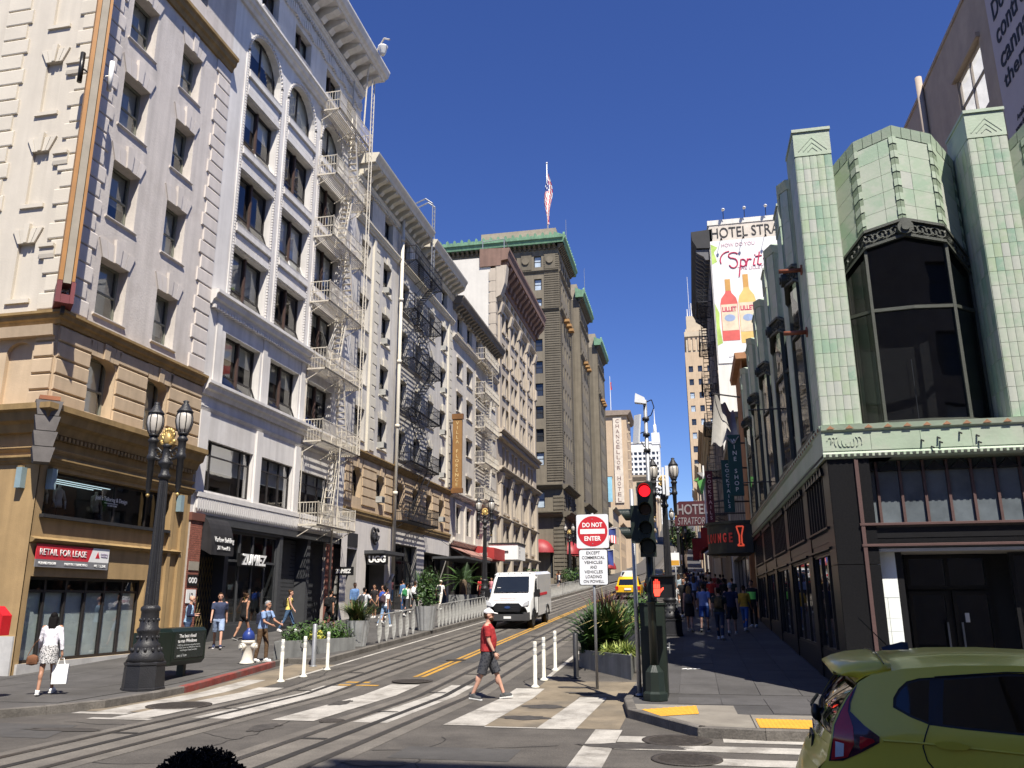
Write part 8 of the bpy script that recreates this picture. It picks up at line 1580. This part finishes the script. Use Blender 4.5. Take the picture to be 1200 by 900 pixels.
    if bot in ('shorts', 'trousers'):
        rings(m, [((0, J['pel'].y, pz_-.11), .11*f+.02, .1*f+.02), ((0, J['pel'].y-.01, pz_-.03), hip_r+.014, .115*f+.014), ((0, J['pel'].y, pz_+.07), (.15)*f+.01, .1*f+.012)])
        for i in (0, 1):
            hp, kn, an = J['hip%d' % i], J['kn%d' % i], J['an%d' % i]; m.ell(hp, .095*f, .1*f, .1, 10, 6)
            if bot == 'shorts': m.cone(hp, hp.lerp(kn, c.get('short_len', .92)), .1*f, .088*f, 14)
            else: m.cone(hp, kn, .096*f, .066, 12); m.ell(kn, .066, .066, .066, 10, 6); m.cone(kn, kn.lerp(an, .97), .066, .056, 12)
        remesh(m, vox, bm_, bot, t, 2)
    else:
        kz = J['kn0'].z; zz = pz_-c.get('skirt_len', .42); sp = max(abs(J['kn0'].y), abs(J['kn1'].y)); my = (J['kn0'].y+J['kn1'].y)/2
        rings(m, [((0, my*.9, zz), .2, .15+sp*.5), ((0, my*.5, (zz+pz_)/2), .19, .15+sp*.25), ((0, J['pel'].y-.01, pz_-.02), hip_r+.018, .135), ((0, J['pel'].y, pz_+.1), .15*f, .118)], 22); remesh(m, vox, bm_, 'skirt', t, 2)
    m = MB(); ms = MB()
    for i in (0, 1):
        hl, to, an = J['heel%d' % i], J['toe%d' % i], J['an%d' % i]; limb(m, hl+Vector((0, .02, .018)), to+Vector((0, -.03, .008)), .044, .038); m.cone(an+Vector((0, 0, .01)), hl.lerp(to, .35)+Vector((0, 0, .01)), .047, .044, 10)
        d = (to-hl).normalized(); s2 = Vector((1, 0, 0))*.043; ms.hexa([hl-d*.02-s2-Vector((0, 0, .03)), to+d*.025-s2*.8-Vector((0, 0, .03)), to+d*.025+s2*.8-Vector((0, 0, .03)), hl-d*.02+s2-Vector((0, 0, .03)), hl-d*.02-s2-Vector((0, 0, .005)), to+d*.025-s2*.8-Vector((0, 0, .01)), to+d*.025+s2*.8-Vector((0, 0, .01)), hl-d*.02+s2-Vector((0, 0, .005))])
    remesh(m, min(vox, .013), cloth(c.get('shoe', 'd8d8d4')), 'shoes', t, 1); ms.build('soles', sole_m, t, True)
    # hair or hat
    hm = HAIR[c.get('hair', 'brown')]; hs_ = c.get('hairstyle', 'short'); m = MB()
    if hs_ != 'bald':
        m.ell(hd+Vector((0, -.022, .045)), .08, .092, .082, 14, 10); m.ell(hd+Vector((0, -.05, -.005)), .07, .055, .075, 12, 8); m.ell(hd+Vector((0, .045, .088)), .05, .04, .03, 8, 6)
        if hs_ == 'long':
            for s_ in (-1, 0, 1): limb(m, hd+Vector((s_*.04, -.06, -.02)), J['neck']+Vector((s_*.045, -.085, -.07)), .055, .036); limb(m, hd+Vector((s_*.07, -.02, .0)), J['neck']+Vector((s_*.075, -.045, -.02)), .034, .026)
        elif hs_ == 'bun': m.ell(hd+Vector((0, -.09, .09)), .05, .05, .05, 10, 8)
        elif hs_ == 'curly':
            qq = random.Random(5); cu = MB()
            for k in range(2600):                      # tight curls standing off the scalp
                a, b_ = qq.uniform(0, 6.28), math.asin(qq.uniform(-.45, 1)); d = Vector((math.cos(a)*math.cos(b_), math.sin(a)*math.cos(b_), math.sin(b_))); p = hd+Vector((d.x*.085, d.y*.092-.02, .04+d.z*.085)); s2 = d.orthogonal().normalized(); s3 = d.cross(s2); rr = qq.uniform(.004, .009); ph = qq.uniform(0, 6.28); L = qq.uniform(.012, .036)
                cu.tube([p+d*(L*q_/4)+(s2*math.cos(ph+q_*1.5)+s3*math.sin(ph+q_*1.5))*rr for q_ in range(5)], .0022, 3)
            stuff(cu.build('hair_curls', hm, t, True))
        remesh(m, min(vox, .012), hm, 'hair', t, 1)
    if c.get('beard'): m = MB(); m.ell(hd+Vector((0, .03, -.072)), .062, .066, .052, 12, 8); m.ell(hd+Vector((0, .06, -.095)), .035, .034, .035, 8, 6); remesh(m, .01, hm, 'beard', t, 1)
    if c.get('cap'):
        m = MB(); m.ell(hd+Vector((0, -.01, .062)), .088, .104, .072, 16, 10); m.ell(hd+Vector((0, -.01, .04)), .087, .102, .03, 16, 6); brim = [(hd.x+.078*math.cos(a), hd.y+.06+.12*math.sin(a), hd.z+.05-.012*math.cos(a)**2*0) for a in [math.pi*k/10 for k in range(11)]]
        z0 = hd.z+.045; m.hexa([(hd.x-.075, hd.y+.05, z0), (hd.x+.075, hd.y+.05, z0), (hd.x+.06, hd.y+.18, z0-.025), (hd.x-.06, hd.y+.18, z0-.025), (hd.x-.075, hd.y+.05, z0+.02), (hd.x+.075, hd.y+.05, z0+.02), (hd.x+.06, hd.y+.18, z0-.005), (hd.x-.06, hd.y+.18, z0-.005)]); remesh(m, .01, cloth(c['cap']), 'cap', t, 2)
    for k_, o in enumerate(t.children): pass
    t.scale = (S, S, S)
    if c.get('pack'):
        b = thing('backpack', c['pack'][1], 'backpack', loc, rz); m = MB(); ch = J['chest']+Vector((0, -.19, -.05)); m.ell(ch, .14, .085, .2, 14, 10); m.ell(ch+Vector((0, -.06, -.06)), .1, .05, .1, 10, 8); m.box(-.13, .13, ch.y-.06, ch.y+.05, ch.z-.18, ch.z+.12); remesh(m, .016, cloth(c['pack'][0]), 'bag', b, 3)
        m = MB(); [m.tube([(s_*.09, ch.y+.05, ch.z+.15), (s_*.1, J['neck'].y, J['neck'].z+.015), (s_*.11, J['chest'].y+.145, J['chest'].z-.02), (s_*.13, ch.y+.08, ch.z-.16)], .016, 5) for s_ in (-1, 1)]; m.build('strap', cloth(c['pack'][0]), b, True); b.scale = (S, S, S)
    return t, J
FINE = []
def finish_hands():
    """five separate curled fingers joined to the palm of each finely built figure"""
    for body, J, sk in FINE:
        m = MB(); me = body.data; m.v = [tuple(v.co) for v in me.vertices]; m.f = [tuple(p.vertices) for p in me.polygons]; m.m = [0]*len(m.f); m.sm = [True]*len(m.f)
        for i in (0, 1):
            s_ = -1 if i == 0 else 1; wr, d = J['wr%d' % i], J['hd%d' % i]; x = Vector((0, 1, 0)); x = (x-d*x.dot(d)).normalized(); inn = Vector((-s_, 0, 0)); inn = (inn-d*inn.dot(d)-x*inn.dot(x)).normalized()
            for k, (o_, L) in enumerate(((.03, .07), (.011, .08), (-.009, .075), (-.027, .058))):
                b = wr+d*.09+x*o_; k1 = b+(d*.9+inn*.3)*L*.45; k2 = k1+(d*.7+inn*.6)*L*.33; k3 = k2+(d*.4+inn*.8)*L*.28
                for p, q, r0, r1 in ((wr+d*.06+x*o_*.9, b, .011, .0105), (b, k1, .0105, .0095), (k1, k2, .0095, .0085), (k2, k3, .0085, .007)): limb(m, p, q, r0, r1, 7)
            b = wr+d*.035+x*.026; k1 = b+d*.03+x*.028+inn*.012; k2 = k1+d*.035+x*.008+inn*.012; limb(m, b, k1, .014, .011, 7); limb(m, k1, k2, .011, .008, 7)
        body.data = m.mesh('body', sk)
WALK = dict(leg=((.42, .12), (-.32, .22)), arm=((-.35, .12, .25), (.3, .12, .3)), foot=(.12, -.3), lean=.04)
WALK2 = dict(leg=((-.3, .25), (.38, .1)), arm=((.3, .1, .3), (-.3, .1, .3)), foot=(-.3, .1), lean=.04)
STAND = dict(leg=((.03, .05), (-.02, .03)), arm=((.05, .1, .2), (.0, .12, .2)), lean=.02)
PHONE = dict(leg=((.04, .05), (-.03, .03)), arm=((-.05, .2, 1.75), (-.1, .2, 1.6)), inw=(.75, .75), lean=.03, nod=.02)
def pat(name, a, b_, sc_, kind='check'):
    if name in MATS: return MATS[name]
    m = M(name, a, .9, .05, 4, .1, 90); t = m.node_tree; n = t.nodes; bs = n['Principled BSDF']; tc = n.new('ShaderNodeTexCoord'); v = n.new('ShaderNodeTexVoronoi' if kind == 'vor' else 'ShaderNodeTexChecker'); v.inputs['Scale'].default_value = sc_; t.links.new(tc.outputs['Object'], v.inputs['Vector']); r = n.new('ShaderNodeValToRGB'); r.color_ramp.interpolation = 'CONSTANT'; r.color_ramp.elements[0].color = (*a, 1); r.color_ramp.elements[1].color = (*b_, 1); r.color_ramp.elements[1].position = .45; t.links.new(v.outputs[0 if kind == 'vor' else 1], r.inputs[0]); t.links.new(r.outputs[0], bs.inputs['Base Color']); return m
def sz(y): return gz(y)+SW
E_, W_, N_, S_ = R(-90), R(90), 0, R(180)
# man in red crossing the street
rm, J = person('man in red t-shirt, dark patterned shorts and white cap walking across the crosswalk', (-4.25, 17.6, 0), R(-82), 1.8, dict(leg=((.4, .05), (-.3, .12)), arm=((-.1, .08, .2), (.16, .1, .32)), foot=(.14, -.12), lean=.0), dict(top='9a2a2c', sleeve='short', fat=1.12, bottom='shorts', botmat=pat('shorts_pattern', (.02, .022, .03), (.05, .052, .06), 26, 'vor'), shoe='4a4b4c', cap='e4e2e0', hair='brown', beard=True, skin='light', short_len=1.0), vox=.011, fine=True)
m = MB(); wr, d = J['wr1'], J['hd1']; m.cone(wr-d*.03, wr+d*.005, .036, .035, 14); m.build('watch', black_m, rm, True)
# woman walking left with bags
wm_, J = person('woman in white blouse and black and white patterned skirt walking on the left corner', (-13.05, 15.55, SW), R(28), 1.6, dict(leg=((-.2, .1), (.34, .08)), arm=((.2, .2, .5), (-.05, .22, .15)), foot=(-.15, .12), lean=.03), dict(top='e9e6ec', sleeve='long', fem=True, bottom='skirt', skirt_len=.3, botmat=pat('skirt_pattern', (.03, .03, .035), (.5, .49, .48), 42, 'vor'), shoe='ecebe8', hair='black', hairstyle='long', skin='tan'), vox=.011, fine=True)
def hang(J, i, S, loc, rz, dz=0.): v = J['wr%d' % i]+J['hd%d' % i]*.12; v = Vector((v.x*S, v.y*S, v.z*S)); return (loc[0]+v.x*math.cos(rz)-v.y*math.sin(rz), loc[1]+v.x*math.sin(rz)+v.y*math.cos(rz), loc[2]+v.z+dz)
p = hang(J, 1, 1.6/1.75, (-13.05, 15.55, SW), R(28)); sb_ = thing('shopping_bag', 'plain white paper shopping bag in the hand of the woman in the patterned skirt', 'bag', (p[0], p[1], p[2]-.52), R(30)); m = MB(); m.hexa([(-.14, -.06, 0), (.14, -.06, 0), (.14, .06, 0), (-.14, .06, 0), (-.15, -.05, .38), (.15, -.05, .38), (.15, .05, .38), (-.15, .05, .38)]); m.build('bag', letter_w, sb_, True); m = MB(); [m.tube([(-.07, y, .37), (-.04, y*.3, .5), (.04, y*.3, .5), (.07, y, .37)], .005, 4) for y in (-.05, .05)]; m.build('handle', letter_w, sb_, True)
hb_ = thing('handbag', 'tan brown shoulder handbag at the side of the woman in white', 'bag', (-13.3, 15.4, .72), R(28)); m = MB(); m.ell((0, 0, .12), .12, .06, .11, 12, 8); m.box(-.1, .1, -.045, .045, .03, .19); remesh(m, .012, cloth('6a4630'), 'bag', hb_, 3); m = MB(); m.tube([(-.1, 0, .2), (.0, .05, .45), (.3, .05, .75)], .008, 4); m.build('strap', cloth('6a4630'), hb_, True)
# onlooker's head just in front of the viewer
person('person with short curly black hair standing just in front of the viewer', (-1.02, 1.66, 0), 0, 1.60, STAND, dict(top='2a2c30', bottom='trousers', bcol='22252c', hair='black', hairstyle='curly', skin='dark'), vox=.012)
# left pavement
def P(label, x, y, rz, h, pose, c, z=None): return person(label, (x, y, sz(y) if z is None else z), rz, h, pose, c)
P('bald man in navy and pale blue raglan top standing at the brick pier', -15.6, 24.4, R(-60), 1.72, PHONE, dict(top='9fc0dc', sleevecol='1c2440', sleeve='long', bottom='trousers', bcol='3a4a66', hairstyle='bald', skin='light'))
P('man in navy t-shirt and light blue shorts striding past the black awning', -15.36, 25.8, R(-150), 1.78, WALK, dict(top='343c55', bottom='shorts', bcol='8fa0bd', shoe='2a3350', hair='brown', skin='light'))
P('woman in black tank top seen from behind at the shop window', -16.2, 28.9, R(-20), 1.66, WALK2, dict(top='141416', tank=True, fem=True, bottom='shorts', bcol='1a1a1d', short_len=.5, hair='brown', hairstyle='bun', skin='tan', shoe='2a2a2c'))
P('older man in light blue shirt and brown trousers beside the hydrant', -11.98, 22.45, R(-100), 1.64, dict(leg=((.25, .25), (-.1, .1)), arm=((.5, .1, .7), (.3, .1, .9)), inw=(.2, .2), lean=.1), dict(top='7f97bd', bottom='trousers', bcol='5a4632', shoe='e4e4e2', hair='grey', skin='tan', pack=('23283a', 'dark navy backpack on the man beside the hydrant')))
P('woman in yellow vest and jeans walking past the dark shutter', -16.2, 32.4, R(-75), 1.66, WALK, dict(top='d9c36a', tank=True, fem=True, bottom='trousers', bcol='46607e', hair='brown', hairstyle='bun', skin='light', shoe='ddd8d8', pack=('1b1b1e', 'black backpack on the woman in the yellow vest')))
P('man in black t-shirt and black shorts walking away by the second brick pier', -14.1, 31.7, R(-15), 1.7, WALK2, dict(top='161618', bottom='shorts', bcol='121214', hair='black', skin='tan', shoe='8a8a8a', pack=('101012', 'black backpack on the man all in black')))
P('man in blue shirt standing facing the street at the boot shop wall', -16.3, 39.5, R(-130), 1.76, STAND, dict(top='5b7aa6', sleeve='long', bottom='trousers', bcol='2c3444', hair='black', skin='dark'))
P('person in grey t-shirt with outstretched elbows behind the near fluted planter', -13.6, 34.0, R(-10), 1.68, dict(leg=((.2, .1), (-.2, .1)), arm=((.2, .7, .6), (.2, .7, .6)), lean=.03), dict(top='b9bcc0', bottom='trousers', bcol='3a4150', hair='black', skin='tan', pack=('3a3c42', 'grey strapped backpack on the person behind the near planter')))
P('woman in dark dress by the boot shop door', -15.9, 41.2, R(170), 1.62, STAND, dict(top='2a2628', fem=True, bottom='skirt', bcol='262224', hair='brown', hairstyle='long', skin='tan'))
P('woman with long brown hair in rust top near the boot shop door', -15.2, 40.6, R(160), 1.63, WALK, dict(top='7a3a2c', fem=True, bottom='trousers', bcol='2c2c34', hair='brown', hairstyle='long', skin='tan'))
P('person in blue shirt with shiny blue bag, walking uphill', -13.9, 37.2, R(-8), 1.7, WALK, dict(top='2f3f66', bottom='shorts', bcol='2b2b30', hair='black', skin='tan', pack=('2a4fae', 'shiny blue bag on the back of the walker in blue')))
P('woman in white t-shirt and jeans walking uphill with maroon backpack', -13.05, 35.1, R(-20), 1.66, WALK2, dict(top='e2e0de', fem=True, bottom='trousers', bcol='7f9cc0', hair='black', hairstyle='short', skin='tan', shoe='d5d5d5', pack=('4a3a40', 'maroon grey backpack on the woman in white t-shirt')))
P('man in denim shirt entering the teal glass shop', -16.2, 46.5, R(60), 1.78, STAND, dict(top='4a6d94', sleeve='long', bottom='trousers', bcol='33507a', hair='black', skin='tan'))
P('person in pale top with green bag walking uphill', -14.6, 42.3, R(-10), 1.68, WALK, dict(top='cfd4cf', sleeve='long', bottom='trousers', bcol='2f3136', hair='black', skin='tan', pack=('2f7a4a', 'green bag on the person in the pale top')))
P('person in black top carrying white bag walking uphill', -14.9, 44.6, R(-5), 1.72, WALK2, dict(top='15161a', sleeve='long', bottom='trousers', bcol='181a20', hair='brown', skin='tan', pack=('e6e6e4', 'white bag on the person in black')))
P('person in white cap and white shirt behind the second fluted planter', -14.6, 48.4, R(-10), 1.7, WALK, dict(top='e8e6e2', bottom='trousers', bcol='c9c4bb', cap='e9d9c9', hair='brown', skin='tan', pack=('2d2f34', 'dark backpack on the person in the white cap')))
P('man in red t-shirt and dark shorts beside the palm', -14.0, 56, R(-170), 1.74, WALK, dict(top='a8232a', bottom='shorts', bcol='50201f', hair='black', skin='tan'))
P('woman in pink checked shirt and jeans beside the man in red, near the palm', -13.7, 57.8, R(175), 1.68, WALK2, dict(top='d08a94', fem=True, bottom='trousers', bcol='3c5a8c', hair='black', skin='tan'))
# right pavement
P('woman with long blond hair in black dress walking away on the right pavement', -.18, 33.2, R(-5), 1.68, WALK, dict(top='17171a', fem=True, tank=True, bottom='skirt', bcol='17171a', skirt_len=.38, hair='blond', hairstyle='long', skin='light', shoe='b9a890', pack=('4a4a4c', 'grey backpack on the blond woman in black')))
P('man in light blue shirt and blue shorts walking away', .36, 33.1, R(-5), 1.76, WALK2, dict(top='7d90c4', bottom='shorts', bcol='2c4b8c', hair='brown', skin='light', shoe='3a3a3e'))
P('person in olive top with brown backpack walking away nearest on the right', .82, 29.8, R(-8), 1.7, WALK, dict(top='33352c', bottom='trousers', bcol='2a3448', hair='black', skin='tan', shoe='c8c4c0', pack=('5c4a2c', 'olive brown backpack on the nearest walker on the right')))
P('man in dark navy top and grey cap walking away', 1.3, 31.8, R(-5), 1.8, WALK2, dict(top='1a2038', bottom='shorts', bcol='1c1e26', cap='9aa0a8', hair='grey', skin='light', fat=1.08, shoe='c0bcb8'))
P('woman in mustard yellow top and jeans walking away', 1.85, 33.4, R(-15), 1.66, WALK, dict(top='b98a2a', sleeve='mid', fem=True, bottom='trousers', bcol='3f5f9a', hair='brown', hairstyle='bun', skin='tan'))
vz, J = P('officer in black uniform with bright green safety vest at the shop wall', 2.3, 35.4, R(150), 1.78, STAND, dict(top='15161a', sleeve='long', bottom='trousers', bcol='121318', hair='black', skin='tan'))
m = MB(); rings(m, [((0, .03, 1.05), .18, .135), ((0, .03, 1.2), .185, .14), ((0, .03, 1.33), .2, .14)]); m.build('safety_vest', M('vest_green', (.2, .75, .12), .7, .1, 4), vz, True)
P('woman in black and white spotted blouse walking towards the viewer by the lamp', -.85, 38.9, R(175), 1.68, WALK, dict(top='3a3a3e', topmat=pat('blouse_pattern', (.04, .04, .045), (.6, .6, .6), 24, 'vor'), fem=True, bottom='trousers', bcol='3a3c40', hair='brown', hairstyle='bun', skin='tan'))
P('man in black suit beside the woman in the spotted blouse', -.45, 41.8, R(180), 1.76, STAND, dict(top='141518', sleeve='long', bottom='trousers', bcol='121316', hair='black', skin='tan'))
flush_remesh(); finish_hands()
# the crowd further up the right pavement: five figures copied, each with clothes of its own colour
base_ = []
for k, (ps_, cl) in enumerate(((WALK, dict(top='e0e0de', bottom='trousers', bcol='2c3444', hair='black', skin='tan')), (WALK2, dict(top='a83228', bottom='shorts', bcol='3a3c46', hair='brown', skin='light')), (STAND, dict(top='23263a', sleeve='long', bottom='trousers', bcol='1c1f28', hair='black', skin='dark')), (WALK, dict(top='6a7fa8', fem=True, bottom='skirt', bcol='22252c', hair='brown', hairstyle='long', skin='tan')))):
    o, _ = person('', (.8, 52+k, 0), 0, 1.7, ps_, cl, 'crowd on the right pavement', vox=.03); base_.append(o)
flush_remesh()
crowd = [(.78, 51.5, 0, 'e0e0de', 'white t-shirt', 0), (.95, 46.5, 1, 'a83228', 'red shirt', 0), (-.3, 44.5, 2, '23263a', 'navy jacket', 180), (.05, 46.8, 3, '6a7fa8', 'blue blouse', 0), (1.5, 43.2, 2, '15161a', 'black jacket', 0), (.5, 56.2, 0, '2c3a5c', 'dark blue t-shirt', 0), (-.4, 53, 1, '50545c', 'grey shirt', 180), (1.4, 49, 3, '7a2f3c', 'wine red blouse', 0), (1.7, 55, 0, '1d2026', 'black t-shirt', 0), (.1, 61, 2, '3a4a6c', 'slate blue jacket', 0), (1.0, 64, 1, 'c9b48a', 'sand shirt', 180), (-.6, 66, 3, '2c2d33', 'charcoal blouse', 0), (1.6, 62, 0, '8c3a30', 'brick red t-shirt', 0), (.5, 70, 2, 'b9c4d2', 'pale blue jacket', 0), (-.2, 75, 1, '24304a', 'deep blue shirt', 0), (1.3, 74, 3, 'd8d4cc', 'cream blouse', 180), (.9, 82, 0, '3c3e44', 'dark grey t-shirt', 0), (-.5, 85, 2, '6b2a2a', 'maroon jacket', 0), (1.6, 88, 1, '1a1c22', 'jet black shirt', 0), (.3, 92, 0, 'c4c8cc', 'light grey t-shirt', 180), (2.1, 47.8, 1, '353b30', 'moss green shirt', 0), (-.9, 57, 3, '8fa0a8', 'pale teal blouse', 0), (2.0, 58, 2, '4c3b30', 'brown jacket', 0), (.6, 48.5, 2, '2a2c34', 'dark slate jacket', 0)]
used = set()
for x, y, b, col, nm, ang in crowd:
    src = base_[b]
    if b in used: t = copy_thing(src, (x, y, sz(y)), R(ang+rnd.uniform(-12, 12)))
    else: t = src; t.location = (x, y, sz(y)); t.rotation_euler = (0, 0, R(ang)); used.add(b)
    t['label'] = 'person in %s %s in the crowd on the right pavement' % (nm, 'coming down the hill' if ang else 'walking away'); t.scale = (rnd.uniform(.94, 1.03),)*3
    for ch in t.children:
        if ch.name.startswith('shirt'): ch.material_slots[0].link = 'OBJECT'; ch.material_slots[0].material = cloth(col)
# walkers before the stone hotel
for k, (x, y, b, col, nm) in enumerate(((-13.4, 76, 0, '2a2c34', 'black top'), (-13.0, 84, 1, 'd8d8d4', 'white top'), (-14, 90, 3, '8a5a3a', 'tan top'), (-12.6, 94, 2, '3a4a6c', 'blue top'), (-13.6, 68, 1, '7a2f3c', 'wine top'))):
    t = copy_thing(base_[b], (x, y, sz(y)), R(180 if k % 2 else 0)); t['label'] = 'distant walker in %s on the left pavement below the stone hotel' % nm; t['group'] = 'walkers before the stone hotel'
    for ch in t.children:
        if ch.name.startswith('shirt'): ch.material_slots[0].link = 'OBJECT'; ch.material_slots[0].material = cloth(col)
flush_text()
